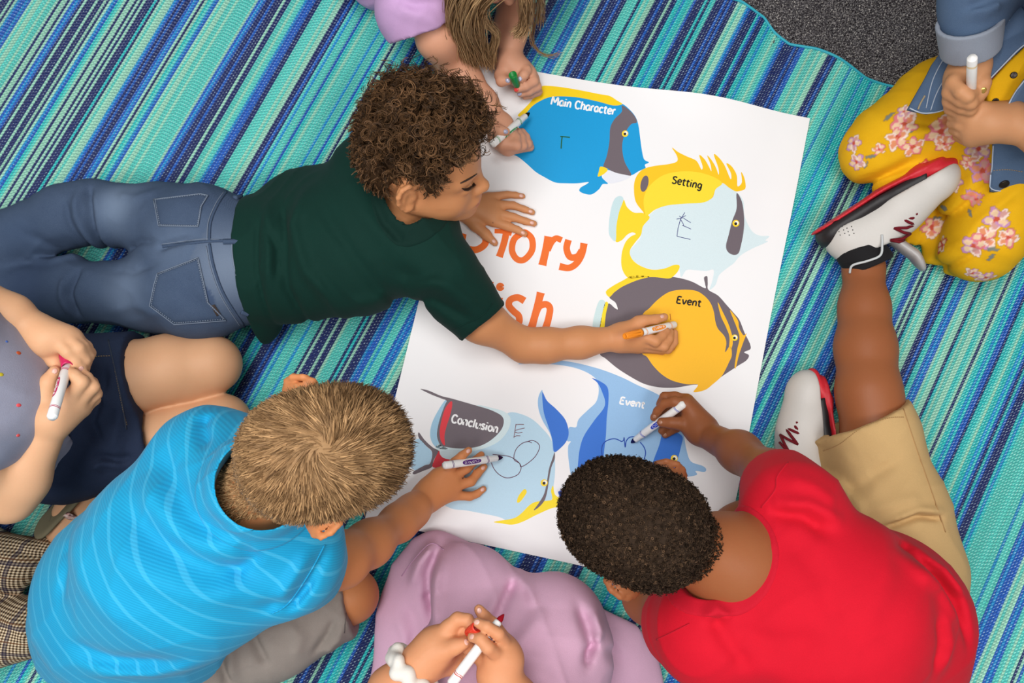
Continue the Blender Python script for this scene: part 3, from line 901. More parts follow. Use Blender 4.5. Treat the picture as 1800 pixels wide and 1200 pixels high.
# -- title
OR = (240, 112, 34)
tt = stroke_print('title_lettering', [zT([(648, 212), (640, 250), (662, 288), (712, 296), (756, 268), (758, 228), (722, 196), (706, 160), (740, 130), (790, 138)])], 12.5, OR, 2, poster, label='large orange words Story Fish', taper=-0.3)
tl_n = [0]
def tl(strokes, w, taper=0.0):
    tl_n[0] += 1
    stroke_print('letter', [zT(s) for s in strokes], w, OR, 2.2 + 0.35 * (tl_n[0] % 3), tt, taper=taper)
tl([[(872, 196), (858, 260), (833, 334)]], 12, 0.1); tl([[(808, 198), (850, 200), (898, 212)]], 8.5)
tl([[(957, 206), (912, 240), (900, 300), (925, 345), (965, 348), (1005, 300), (1005, 240), (975, 208), (957, 206)]], 11.5)
tl([[(1092, 226), (1078, 300), (1060, 378)]], 13.5, 0.12); tl([[(1088, 300), (1108, 258), (1132, 236), (1162, 246)]], 11)
tl([[(1198, 244), (1188, 290), (1206, 334), (1245, 332), (1268, 300)]], 12); tl([[(1280, 262), (1268, 320), (1240, 368), (1200, 392), (1150, 384)]], 12, 0.12)
tl([[(672, 456), (730, 462), (798, 484)]], 11, 0.15); tl([[(722, 466), (706, 540), (690, 610)]], 13, 0.1); tl([[(700, 535), (740, 540), (776, 546)]], 9)
tl([circ((838, 492), 11, 11, 0, 8) + [(849, 492)]], 7.5); tl([[(832, 548), (824, 600), (816, 650)]], 13, 0.1)
tl([[(966, 566), (930, 548), (892, 560), (884, 590), (908, 620), (935, 645), (936, 680), (905, 702), (870, 692)]], 12, 0.1)
tl([[(1052, 522), (1030, 610), (1004, 706)]], 13, 0.15); tl([[(1022, 640), (1044, 596), (1080, 584), (1100, 606), (1092, 660), (1078, 708)]], 12, 0.1)
# ------------------------------------------------------------------ people: shared builders
def frame(fwd, up):
    f = unit(fwd); u = np.asarray(up, float); u = unit(u - f * (u @ f))
    return np.stack([f, np.cross(u, f), u], 1)            # columns x forward, y left, z up

class Head:
    def __init__(self, c, fwd, up, s=1.0):
        self.c = np.asarray(c, float); self.R = frame(fwd, up); self.s = s
    def w(self, p):
        return self.c + self.R @ (np.asarray(p, float) * self.s)
    def loc(self, p):
        return ((np.asarray(p) - self.c) @ self.R) / self.s
    def cone(self, S, a, b, ra, rb, k):
        S.add(rcone(self.w(a), self.w(b), ra * self.s, rb * self.s), k * self.s)
    def el(self, S, c, r, k, sub=False, rot=None):
        R = self.R if rot is None else self.R @ rot
        f = ell(self.w(c), np.array(r) * self.s, R)
        (S.sub if sub else S.add)(f, k * self.s)
    def skull(self, S, grow=0.0):
        g = grow
        self.el(S, (-0.010, 0, 0.024), (0.091 + g, 0.073 + g, 0.079 + g), 0.0)
        self.el(S, (0.040, 0, 0.020), (0.046 + g, 0.058 + g, 0.052 + g), 0.03)
        self.el(S, (-0.052, 0, 0.004), (0.046 + g, 0.060 + g, 0.058 + g), 0.03)
    def build(self, S, neck_to, neck_r=0.044, face=True):
        self.skull(S)
        if face:
            self.el(S, (0.034, 0, -0.034), (0.052, 0.055, 0.064), 0.03)
            for q in (-1, 1):
                self.cone(S, (-0.004, q * 0.050, -0.050), (0.058, q * 0.016, -0.088), 0.019, 0.017, 0.03)
                self.el(S, (0.052, q * 0.033, -0.047), (0.026, 0.024, 0.026), 0.025)
                self.cone(S, (0.078, q * 0.014, 0.006), (0.064, q * 0.046, 0.005), 0.0085, 0.008, 0.016)
            for q in (-1, 1):
                self.el(S, (0.096, q * 0.031, -0.013), (0.013, 0.018, 0.011), 0.012, True)
                self.el(S, (0.0735, q * 0.031, -0.0145), (0.0135, 0.0165, 0.0125), 0.003)
                self.el(S, (0.087, q * 0.031, -0.0205), (0.006, 0.016, 0.0016), 0.003, True)
            self.cone(S, (0.082, 0, 0.002), (0.100, 0, -0.033), 0.0065, 0.0095, 0.014)
            self.el(S, (0.102, 0, -0.0355), (0.0105, 0.0105, 0.0095), 0.008)
            for q in (-1, 1):
                self.el(S, (0.093, q * 0.0115, -0.0385), (0.0095, 0.0075, 0.0070), 0.006)
                self.el(S, (0.100, q * 0.0058, -0.0445), (0.0045, 0.0030, 0.0030), 0.002, True)
            self.el(S, (0.082, 0, -0.066), (0.018, 0.026, 0.018), 0.02)
            self.el(S, (0.0930, 0, -0.0620), (0.0085, 0.0185, 0.0055), 0.006)
            self.el(S, (0.0905, 0, -0.0725), (0.0085, 0.0165, 0.0060), 0.006)
            self.el(S, (0.100, 0, -0.0672), (0.0080, 0.0240, 0.0013), 0.003, True)
            self.el(S, (0.076, 0, -0.092), (0.019, 0.021, 0.017), 0.018)
        self.ears(S)
        b = self.w((-0.022, 0, -0.055)); n = np.asarray(neck_to, float)
        S.add(rcone(b, n, neck_r * self.s * 0.95, neck_r * self.s * 1.1), 0.03)
    def ears(self, S):
        for q in (-1, 1):
            th = 0.55 * q
            c, s_ = math.cos(th), math.sin(th)
            rot = np.array([[c, s_, 0], [-s_, c, 0], [0, 0, 1]])
            o = np.array([-0.012, q * 0.0755, -0.012])
            def e(p): return o + rot @ np.array([p[0], q * p[1], p[2]])
            self.el(S, e((0, 0.0005, 0)), (0.0170, 0.0085, 0.0280), 0.006, rot=rot)
            rim = [(0.012, 0.001, 0.004), (0.012, 0.006, 0.020), (0.002, 0.009, 0.0285), (-0.010, 0.0105, 0.024), (-0.0165, 0.0105, 0.010), (-0.015, 0.009, -0.006), (-0.009, 0.007, -0.018), (-0.002, 0.006, -0.026), (0.006, 0.004, -0.026), (0.011, 0.001, -0.018)]
            for a, b in zip(rim[:-1], rim[1:]):
                self.cone(S, e(a), e(b), 0.0042, 0.0042, 0.003)
            self.el(S, e((0.002, 0.0142, -0.002)), (0.0085, 0.0070, 0.0125), 0.005, True, rot)
            self.cone(S, e((-0.007, 0.006, -0.010)), e((-0.004, 0.006, 0.012)), 0.003, 0.003, 0.004)
            self.el(S, e((0.012, 0.003, -0.006)), (0.004, 0.004, 0.006), 0.005, rot=rot)
            self.el(S, e((0.002, 0.004, -0.025)), (0.008, 0.005, 0.007), 0.006, rot=rot)
HL_X = [-.115, -.07, -.052, -.036, -.022, .010, .018, .026, .036, .050, .10]
HL_Z = [-.058, -.056, -.040, .004, .024, .024, .000, -.014, .006, .046, .056]
def hairline(l):
    """height of the hairline for local head points"""
    return np.interp(l[:, 0], HL_X, HL_Z)
def hair_cap(H, name, grow, mat, parent, vox=0.004, low=0.0, label=None):
    S = Shape()
    H.skull(S, grow)
    def f(p):
        l = H.loc(p)
        return (0.016 * np.clip((hairline(l) + low - l[:, 2]) / 0.016 + 0.4, 0, 1)).astype(np.float32)
    S.disp(f, 0.016)
    lo = H.c - 0.15; hi = H.c + 0.15
    v, q = polygonise(S, vox, lo, hi)
    return S, v, q
def strands(paths, rad, rnd, sides=3, taper=0.35):
    """paths (N, m, 3) -> verts, quads, per-vertex value; thin tapering fibres"""
    N, m, _ = paths.shape
    t = np.gradient(paths, axis=1)
    t /= np.linalg.norm(t, axis=2, keepdims=True) + 1e-12
    ref = RNG.normal(size=(N, 1, 3)); 
    x = np.cross(t, ref); x /= np.linalg.norm(x, axis=2, keepdims=True) + 1e-12
    y = np.cross(t, x)
    r = (rad * np.linspace(1, taper, m))[None, :, None] if np.isscalar(rad) else rad[:, None, None] * np.linspace(1, taper, m)[None, :, None]
    # flat fibre: two edges per point
    V = np.stack([paths - r * x * 1.25, paths + r * x * 1.25], 2).reshape(-1, 3)
    base = (np.arange(N) * m * 2)[:, None] + (np.arange(m - 1) * 2)[None, :]
    Q = np.stack([base, base + 1, base + 3, base + 2], -1).reshape(-1, 4)
    return V, Q, np.repeat(rnd, m * 2)
def hair_object(name, parts, mat, parent, label=None):
    vs, qs, at = [], [], []
    b = 0
    for v, q, a in parts:
        vs.append(v); qs.append(q + b); at.append(a); b += len(v)
    me = np_mesh(name, np.concatenate(vs), np.concatenate(qs))
    set_attr(me, 'strand', np.concatenate(at), 'FLOAT')
    return link_mesh(name, me, mat, parent, label)

def ellipsoid_mb(mb, c, ax, n=10, m=7):
    c = np.asarray(c, float); vs, fs = [], []
    for i in range(m + 1):
        ph = -math.pi / 2 + math.pi * i / m
        for j in range(n):
            th = 2 * math.pi * j / n
            vs.append(c + ax[0] * math.cos(ph) * math.cos(th) + ax[1] * math.cos(ph) * math.sin(th) + ax[2] * math.sin(ph))
    for i in range(m):
        for j in range(n):
            fs.append((i * n + j, i * n + (j + 1) % n, (i + 1) * n + (j + 1) % n, (i + 1) * n + j))
    mb.add(vs, fs)
def nail(S, px, py, dx, dy, mat, parent, ln=5.0, wd=3.8, name='fingernail', label=None):
    """nail plate lying on the fingertip at px, py; dx, dy points to the tip in the picture"""
    h = S.hit(px, py); n = S.normal(h)[0]
    d = P(px + dx, py + dy, h[2]) - P(px, py, h[2])
    t = unit(d - n * (d @ n)); b = np.cross(n, t)
    mb = MB()
    ellipsoid_mb(mb, h - n * 0.0004, (t * ln / 1000, b * wd / 1000, n * 0.0012), 10, 6)
    return mb.build(name, mat, parent, label=label)
def seam(S, pts, r, mat, parent, name='stitching', off=0.0004, smooth=True, n=5, label=None, dash=None, sides=5):
    """raised thread or seam along picture points, lying on the cloth"""
    q = spline(np.array(pts, float), False, 6) if smooth and len(pts) > 2 else np.array([np.array(pts[0]) + (np.array(pts[-1]) - np.array(pts[0])) * t for t in np.linspace(0, 1, 12)] if len(pts) == 2 else pts, float)
    if not smooth and len(pts) > 2:
        q = np.array([np.array(a) + (np.array(b) - np.array(a)) * t for a, b in zip(pts[:-1], pts[1:]) for t in np.linspace(0, 1, 7)[:-1]] + [np.array(pts[-1])], float)
    w = S.hits(q, off)
    mb = MB()
    if dash:
        # resample evenly, every other piece left out
        seg = np.linalg.norm(np.diff(w, axis=0), axis=1); s = np.concatenate([[0], np.cumsum(seg)])
        u = 0.0
        while u + dash * 0.6 < s[-1]:
            a = [np.interp(u, s, w[:, i]) for i in range(3)]; b = [np.interp(u + dash * 0.62, s, w[:, i]) for i in range(3)]
            mb.tube([a, b], r, sides); u += dash
    else:
        mb.tube(list(w), r, sides)
    return mb.build(name, mat, parent, label=label)
def collar_band(S, hole, center, mat, parent, width=0.015, lift=0.0018, label=None):
    """ribbed neckband: the strip of the garment's own surface round its neck opening, slightly raised"""
    C = Shape()
    C.ops = [op for op in S.ops if op[1] is not hole]
    C.cut(lambda p: hole(p) - width, 0.002)
    C.sub(hole, 0.001)
    C.disp(lambda p: np.full(len(p), -lift, np.float32), lift)
    C.dmax = max(S.dmax, lift)
    c = np.asarray(center, float)
    return C.mesh('collar', 0.0024, c - 0.13, c + 0.13, mat, parent, label)
def person(label, at):
    return thing('person', label, 'person', at)

M_NAIL = plain('natural_nail', (226, 176, 160), 0.3, 0.5, 0.03)
M_LAV = plain('lavender_polish', (176, 178, 204), 0.18, 0.7, 0.04)
M_RED_POLISH = plain('coral_polish', (232, 74, 70), 0.18, 0.7, 0.04)
M_GOLD = NT('gold_polish').out(lin((214, 176, 92)), 0.22, None, 0.6, Metallic=0.7)
M_BROW = plain('eyebrow_hair', (58, 40, 30), 0.6)
NO = lambda v: np.zeros((len(v), 4), np.float32)
def sm(x): return np.clip(x, 0, 1) ** 2 * (3 - 2 * np.clip(x, 0, 1))
def face_paint(H, lip, cheek=None):
    def f(v):
        l = H.loc(v); out = np.zeros((len(v), 4), np.float32)
        d = np.sqrt(((l[:, 1]) / 0.0185) ** 2 + ((l[:, 2] + 0.0672) / 0.0095) ** 2 + (np.maximum(0.088 - l[:, 0], 0) / 0.008) ** 2)
        out[:, :3] = lin(lip); out[:, 3] = sm((1.25 - d) / 0.5) * 0.7
        return out
    return f
# ------------------------------------------------------------------ boy in the green T-shirt (lying on his front)
def denim(name, rgb, worn, weave=1.0):
    t = NT(name)
    c = lin(rgb); w_ = lin(worn); v = t.coord()
    tw = t.n('TexWave', wave_type='BANDS', bands_direction='DIAGONAL', inp={'Vector': v, 'Scale': 420.0 * weave, 'Distortion': 3.0, 'Detail': 2.0}).outputs['Fac']
    n = t.noise(26, 4, 0.65, v); n2 = t.noise(900, 2, 0.5, v)
    col = t.mix(t.math('MULTIPLY', n, 0.55), c, [0.55 * a + 0.45 * b for a, b in zip(c, w_)])
    col = t.mix(t.math('MULTIPLY', n2, 0.4), col, w_)
    col = t.mix(t.math('MULTIPLY', tw, 0.22), col, [x * 0.45 for x in c])
    t.m['tinted'] = 1
    a = t.n('Attribute', attribute_name='tint')
    col = t.mix(a.outputs['Alpha'], col, a.outputs['Color'])
    return t.out(col, 0.85, t.bump(t.math('ADD', n2, tw), 0.3, 0.0006), 0.2)
def spots(list_, z=0.12):
    """worn / printed patches: (px, py, z mm, radius mm, rgb, alpha)"""
    cs = [(P(a, b, c / 1000.0), r / 1000.0, lin(rgb), al) for a, b, c, r, rgb, al in list_]
    def f(v):
        out = np.zeros((len(v), 4), np.float32)
        for c, r, rgb, al in cs:
            d = np.linalg.norm(v - c, axis=1) / r
            k = al * np.exp(-d * d * 1.2)
            m = k > out[:, 3]
            out[m, :3] = rgb; out[m, 3] = k[m]
        return out
    return f

M_SKIN1 = skin('tan_skin', (208, 145, 98))
g = person('curly-haired boy in a dark green T-shirt lying on his front, holding the orange marker', P(560, 450, 0))
H1 = Head((-0.144, 0.265, 0.26), (0.984, -0.172, -0.052), (0.125, 0.446, 0.886), 1.0)
S = Shape()
H1.build(S, P(708, 388, 0.150), 0.040)
S.chain([(705, 395, 135, 46), (640, 420, 125, 80), (520, 450, 105, 84), (400, 462, 100, 88)], 0.03)
S.chain([(700, 395, 130, 44), (775, 478, 155, 40), (845, 562, 95, 36), (922, 607, 42, 29)], 0.03)
S.chain([(922, 607, 42, 29), (960, 607, 42, 30), (1020, 602, 38, 27), (1088, 594, 34, 22)], 0.02)
S.chain([(650, 300, 140, 42), (720, 300, 70, 34), (745, 340, 34, 29), (805, 362, 22, 20)], 0.02)
# right hand closed on the marker
w0 = (1092, 594, 34, 21)
for q in [(1128, 589, 44, 12), (1126, 600, 36, 12), (1124, 608, 26, 11), (1120, 611, 16, 10)]:
    S.chain([w0, q], 0.014)
S.chain([(1096, 588, 40, 18), (1122, 566, 46, 12)], 0.014)
S.chain([(1122, 566, 46, 12), (1132, 563, 48, 10.5), (1152, 561, 46, 9), (1168, 557, 42, 7.5)], 0.003)
S.chain([(1126, 589, 46, 11), (1152, 600, 50, 10), (1164, 590, 42, 8.5), (1172, 582, 36, 7.2)], 0.003)
S.chain([(1124, 601, 34, 11), (1167, 609, 38, 9.5), (1176, 596, 32, 8.2), (1178, 583, 26, 7)], 0.0025)
S.chain([(1122, 609, 24, 11), (1174, 614, 24, 8.5), (1185, 602, 20, 7.5), (1186, 584, 18, 6.5)], 0.0025)
S.chain([(1120, 611, 14, 10), (1164, 617, 11, 7), (1182, 611, 10, 6.2)], 0.0025)
# left hand spread flat on the paper
lh = [(818, 365, 20, 17)]
for q in [(868, 389, 15, 11), (872, 375, 17, 11), (869, 360, 16, 10.5), (858, 347, 14, 10)]:
    S.chain([lh[0], q], 0.016)
S.chain([(815, 372, 20, 17), (836, 396, 15, 11.5), (854, 412, 12, 9.6), (870, 427, 9, 6.5)], 0.006)
S.chain([(868, 389, 15, 10.5), (893, 398, 13, 8.6), (910, 404, 10, 7.2), (922, 411, 9, 6.2)], 0.003)
S.chain([(872, 375, 16, 10.5), (903, 382, 14, 8.2), (924, 389, 11, 7), (939, 393, 9, 6.2)], 0.003)
S.chain([(869, 360, 16, 10), (902, 361, 13, 7.8), (922, 368, 11, 6.8), (936, 373, 9, 6)], 0.003)
S.chain([(858, 347, 14, 9.5), (892, 342, 12, 7.2), (906, 343, 10, 6.5), (919, 345, 9, 5.6)], 0.003)
SB1 = S
fp1 = face_paint(H1, (190, 112, 96))
mk_c = P(867, 388, 0.02)
def paint1(v):
    out = fp1(v)
    d = np.linalg.norm((v - P(867, 388.5, 0.028)) * np.array([2.3, 0.62, 0.5]), axis=1)
    k = d < 0.0034
    out[k] = (*lin((40, 30, 26)), 0.9)
    return out
S.mesh('body', 0.0034, mat=M_SKIN1, parent=g, paint=paint1)
for (x, y, dx, dy) in [(919, 409, 3, 2), (935, 391.5, 3, 1), (932.5, 371.5, 3, 1.2), (916, 344, 3, .6), (868, 424, 2, 2), (1164, 556, 3, -1)]:
    nail(S, x, y, dx, dy, M_NAIL, g, 4.6, 3.6)
# brow and lashes
mb = MB()
b = S.hits(spline(np.array([(809, 322), (818, 317.5), (828, 312), (838, 305.5)]), False, 5), 0.0002)
mb.tube(list(b), [0.0008 + 0.0011 * math.sin(math.pi * (i + 1) / (len(b) + 1)) for i in range(len(b))], 6)
mb.build('eyebrow', M_BROW, g)
mb = MB()
lid = S.hits(spline(np.array([(812, 331), (818, 331.5), (824, 330), (830, 325.5), (833, 321)]), False, 4), 0.0004)
mb.tube(list(lid), 0.0008, 6)
for i in range(1, len(lid)):
    for k in (0, .5):
        p = lid[i] * (1 - k) + lid[i - 1] * k
        d = P(900 + 3.4, 600 + 5.0, p[2]) - P(900, 600, p[2])
        mb.tube([p, p + d * 0.7 + np.array([0, 0, .001]), p + d * 1.15 + np.array([0.0005, 0, .0035])], [0.00055, 0.0004, 0.0002], 4)
mb.build('eyelashes', M_BROW, g)

# T-shirt
M_GREEN = cloth('green_cotton', (0, 45, 37), var=0.12)
S = Shape()
up = np.array([0, 0, 1.0])
S.chain([(420, 462, 105, 116), (520, 450, 112, 112), (620, 425, 125, 122), (690, 395, 140, 112)], 0.03, up, 0.82)
S.chain([(655, 305, 145, 66), (705, 392, 148, 68), (778, 480, 158, 60)], 0.04)
S.chain([(778, 480, 158, 60), (812, 522, 130, 54), (870, 592, 92, 49)], 0.02)
S.chain([(655, 300, 140, 62), (712, 296, 62, 48)], 0.03)
S.add(ell(P(560, 350, 0.09), (0.10, 0.06, 0.06)), 0.04)
S.add(ell(P(452, 560, 0.06), (0.045, 0.05, 0.05)), 0.03)
S.sub(rcone(P(842, 560, 0.105), P(900, 625, 0.06), 0.040, 0.046), 0.006)
hp = P(846, 568, 0.1); hn = P(893, 622, 0.072) - P(812, 522, 0.13)
hn[2] *= 0.4
S.cut(lambda p, a=plane(hp, hn), b=plane(P(800, 500, 0.1), unit(P(850, 600, .1) - P(780, 480, .1))): np.minimum(a(p), 1) * np.where(b(p) > 0, 1, 0) - np.where(b(p) > 0, 0, 1), 0.0)
S.cut(plane(P(441, 462, 0.1), P(300, 474, 0.1) - P(441, 462, 0.1)), 0.004)
S.cut(plane(P(600, 450, 0.004), (0, 0, -1)), 0.002)
hole1 = rcone(H1.w((-0.012, 0, -0.03)), P(718, 384, 0.190), 0.052, 0.050)
S.sub(hole1, 0.004)
for pts, amp, wdt in [([(468, 350), (478, 430), (470, 520)], 6, 9), ([(492, 345), (505, 410), (500, 500), (520, 560)], -6, 8), ([(540, 330), (520, 400), (540, 480), (600, 550)], 6, 11),
                      ([(560, 345), (600, 420), (660, 500), (715, 535)], -4, 12), ([(600, 300), (640, 380), (700, 450)], 3, 14), ([(455, 380), (452, 470), (456, 560)], -4, 5),
                      ([(650, 330), (680, 400), (720, 440)], -4, 9), ([(722, 520), (760, 520), (830, 560)], -5, 9), ([(730, 500), (790, 505), (850, 545)], 4, 10), ([(690, 470), (740, 490), (790, 470)], -3, 11),
                      ([(700, 345), (725, 385), (765, 400)], 3, 6), ([(470, 400), (490, 440), (486, 490)], -6, 6), ([(600, 540), (660, 520), (730, 530)], 3, 12)]:
    S.fold(pts, 200, amp, wdt)
S.wrinkles(2.2, 0.07, 3)
shirt1 = S.mesh('t_shirt', 0.0043, mat=M_GREEN, parent=g)
SH1 = S
seam(S, [(866, 532), (845, 556), (796, 578)], 0.0009, M_GREEN, shirt1, 'hem_stitching')
collar_band(S, hole1, P(722, 375, 0.20), cloth('green_rib', (0, 39, 32), var=0.08), shirt1)

# jeans
M_DENIM1 = denim('faded_blue_denim', (40, 58, 86), (112, 130, 156))
S = Shape()
S.chain([(440, 462, 105, 106), (380, 462, 108, 112), (330, 458, 100, 90)], 0.03, up, 0.85)
S.add(ell(P(345, 400, 0.125), (0.085, 0.062, 0.068)), 0.03)
S.add(ell(P(335, 518, 0.125), (0.085, 0.066, 0.068)), 0.03)
S.chain([(350, 398, 105, 76), (290, 388, 92, 62), (170, 372, 82, 56)], 0.03)
S.chain([(160, 372, 82, 55), (120, 382, 80, 57), (0, 428, 62, 53), (-130, 480, 56, 48)], 0.02)
S.chain([(350, 518, 105, 78), (270, 518, 90, 62), (130, 512, 66, 54)], 0.03)
S.chain([(130, 512, 66, 54), (0, 512, 52, 46), (-130, 520, 48, 42)], 0.02)
S.cut(plane(P(462, 462, 0.1), P(600, 450, 0.1) - P(462, 462, 0.1)), 0.003)
S.cut(plane(P(300, 450, 0.003), (0, 0, -1)), 0.002)
for pts, amp, wdt in [([(146, 318), (152, 360), (148, 420)], -7, 7), ([(132, 330), (128, 380), (138, 430)], 5, 7), ([(165, 330), (168, 380), (158, 430)], 4, 8), ([(110, 345), (112, 390), (125, 440)], -4, 6),
                      ([(295, 445), (320, 440), (370, 432)], -8, 7), ([(125, 465), (108, 510), (112, 550)], -6, 6), ([(100, 480), (92, 520), (98, 550)], 4, 6), ([(200, 340), (240, 350), (280, 338)], 3, 9),
                      ([(190, 470), (240, 480), (300, 470)], -3, 8), ([(180, 545), (240, 540), (300, 560)], 3, 8), ([(20, 400), (70, 420), (120, 410)], -3, 8), ([(10, 440), (60, 445), (110, 430)], 3, 8), ([(210, 430), (250, 425), (290, 435)], -4, 6), ([(380, 560), (350, 520), (345, 480)], -3, 9)]:
    S.fold(pts, 150, amp, wdt)
S.wrinkles(2.0, 0.06, 5)
jeans1 = S.mesh('jeans', 0.0043, mat=M_DENIM1, parent=g, paint=spots([(215, 365, 130, 42, (128, 146, 170), .75), (235, 512, 140, 50, (122, 140, 166), .7), (330, 440, 170, 60, (112, 130, 156), .6), (400, 470, 200, 70, (128, 142, 162), .65), (40, 410, 110, 50, (62, 80, 108), .5), (60, 510, 90, 60, (44, 60, 90), .7), (300, 545, 110, 40, (92, 110, 140), .5), (345, 520, 200, 36, (62, 80, 114), .6), (320, 365, 190, 34, (70, 88, 120), .5)]))
M_ST1 = plain('pale_seam_thread', (116, 128, 146), 0.8, 0.3, 0.3, 300)
M_ST2 = plain('dark_seam_thread', (52, 60, 76), 0.8)
def panel(S, outline, lift, mat, parent, name, label=None):
    """a patch of cloth sewn on top: outline in the picture, laid on the surface"""
    pl = np.array(outline, float)
    c = pl.mean(0)
    n = 5
    rings = [c + (pl - c) * t for t in np.linspace(0, 1, n + 1)[1:]]
    pts = np.concatenate([[c]] + rings)
    w = S.hits(pts, lift)
    k = len(pl); vs = list(w); fs = []
    for j in range(k):
        fs.append((0, 1 + (j + 1) % k, 1 + j))
    for r in range(n - 1):
        for j in range(k):
            a = 1 + r * k + j; b = 1 + r * k + (j + 1) % k
            fs.append((a, b, b + k, a + k))
    low = S.hits(rings[-1], -0.002)
    base = len(vs); vs += list(low); last = 1 + (n - 1) * k
    for j in range(k):
        fs.append((last + j, last + (j + 1) % k, base + (j + 1) % k, base + j))
    mb = MB(); mb.add(vs, fs)
    return mb.build(name, mat, parent, label=label)
def dense(pl, n=4):
    pl = np.array(pl, float); out = []
    for i in range(len(pl)):
        a, b = pl[i], pl[(i + 1) % len(pl)]
        out += [a + (b - a) * t for t in np.arange(n) / n]
    return out
for pk in ([(269, 350), (352, 340), (366, 343), (354, 362), (348, 398), (278, 397)], [(276, 480), (348, 452), (352, 470), (366, 532), (398, 564), (306, 571), (262, 538), (270, 500)]):
    po = panel(S, dense(pk), 0.0022, M_DENIM1, jeans1, 'back_pocket')
    c = np.mean(pk, 0)
    seam(S, [tuple(c + (np.array(q) - c) * 0.94) for q in pk + pk[:1]], 0.0008, M_ST1, po, smooth=False, off=0.0030, dash=0.004)
    seam(S, [tuple(c + (np.array(q) - c) * 0.99) for q in pk + pk[:1]], 0.0009, M_ST1, po, smooth=False, off=0.0030)
seam(S, [(285, 433), (330, 428), (368, 424), (400, 424), (440, 432)], 0.0026, M_DENIM1, jeans1, 'centre_seam', off=0.0008)
seam(S, [(284, 429), (330, 423), (368, 420), (440, 427)], 0.0008, M_ST1, jeans1, off=0.0012)
seam(S, [(398, 336), (383, 358), (370, 390), (368, 424)], 0.0024, M_DENIM1, jeans1, 'yoke_seam', off=0.0008)
seam(S, [(394, 336), (379, 358), (366, 390), (364, 422)], 0.0008, M_ST1, jeans1, off=0.0012)
seam(S, [(368, 428), (376, 470), (395, 520), (430, 574)], 0.0024, M_DENIM1, jeans1, 'yoke_seam', off=0.0008)
seam(S, [(362, 432), (370, 472), (389, 522), (424, 576)], 0.0008, M_ST1, jeans1, off=0.0012)
seam(S, [(426, 345), (415, 380), (408, 420), (410, 460), (424, 520)], 0.0012, M_ST1, jeans1, 'waistband_stitching', off=0.0008)
for lp in ([(392, 425), (398, 432), (440, 424)], [(412, 348), (438, 344)], [(424, 548), (436, 552)]):
    seam(S, [lp[0], lp[-1]], 0.0050, M_DENIM1, jeans1, 'belt_loop', off=0.002)
panel(S, dense([(370, 537), (377, 535), (388, 552), (381, 556)], 2), 0.0032, plain('brown_tab', (58, 48, 44), 0.7), jeans1, 'tab')

# curly hair
M_CURL = hairmat('brown_curls', (18, 11, 7), (132, 96, 64), 0.42)
SC, v, q = hair_cap(H1, 'hair', 0.006, M_CURL, g)
parts = [(v, q, np.full(len(v), 0.12, np.float32))]
l = H1.loc(v)
ok = np.nonzero(l[:, 2] > hairline(l) - 0.004 + 0.012 * (l[:, 0] > 0.045))[0]
wgt = np.where((l[ok, 2] > 0.035), 1.0, 0.55); wgt /= wgt.sum()
N = 2300
rid = RNG.choice(ok, N, p=wgt)
root = v[rid] + RNG.normal(0, 0.0012, (N, 3)); nrm = SC.normal(root); rl = H1.loc(root)
longness = sm((rl[:, 2] - 0.018) / 0.05) * sm((rl[:, 0] + 0.13) / 0.09)
m = 15
s = np.linspace(0, 1, m)[None, :, None]
lean = np.stack([H1.R @ np.array([a, b_, c_]) for a, b_, c_ in zip(RNG.normal(0.05, .5, N), RNG.normal(0, .5, N), RNG.normal(.05, .35, N))])
ln = (0.013 + 0.035 * longness * RNG.uniform(.55, 1.15, N))[:, None, None]
d0 = nrm[:, None, :] * (0.42 + 0.55 * longness[:, None, None]) + lean[:, None, :] * (0.55)
d0 = d0 - H1.R[:, 2][None, None] * (0.45 * (1 - longness))[:, None, None]
front = sm((rl[:, 0] - 0.035) / 0.03)[:, None, None]
d0 = d0 * (1 - 0.15 * front) + H1.R[:, 2][None, None] * 0.45 * front - H1.R[:, 0][None, None] * 0.05 * front
axis = root[:, None, :] + d0 * ln * (s - 0.25 * s ** 2)
t1 = np.cross(nrm, lean); t1 /= np.linalg.norm(t1, axis=1, keepdims=True); t2 = np.cross(nrm, t1)
turns = RNG.uniform(1.2, 2.6, N)[:, None, None] * 2 * math.pi * (0.35 + 0.65 * longness[:, None, None])
ph0 = RNG.uniform(0, 6.28, N)[:, None, None]
cr = (0.0012 + 0.0058 * longness * RNG.uniform(.6, 1.25, N))[:, None, None] * (0.25 + 0.75 * s)
clump = RNG.uniform(0.0, 1.0, N) ** 1.5 * 0.95
for k in range(4):
    j = RNG.normal(0, 0.0011, (N, 1, 3)) * (0.5 + s)
    p = axis + j + cr * (1 + 0.12 * k) * (np.cos(turns * s + ph0 + 0.16 * k) * t1[:, None] + np.sin(turns * s + ph0 + 0.16 * k) * t2[:, None])
    rv = np.clip(clump + RNG.normal(0, .12, N), 0, 1)
    parts.append(strands(p, 0.00066, rv, 3, 0.5))
# small wisps at the back and sides
hair_object('hair', parts, M_CURL, g, 'short-sided hair with brown curls on top')
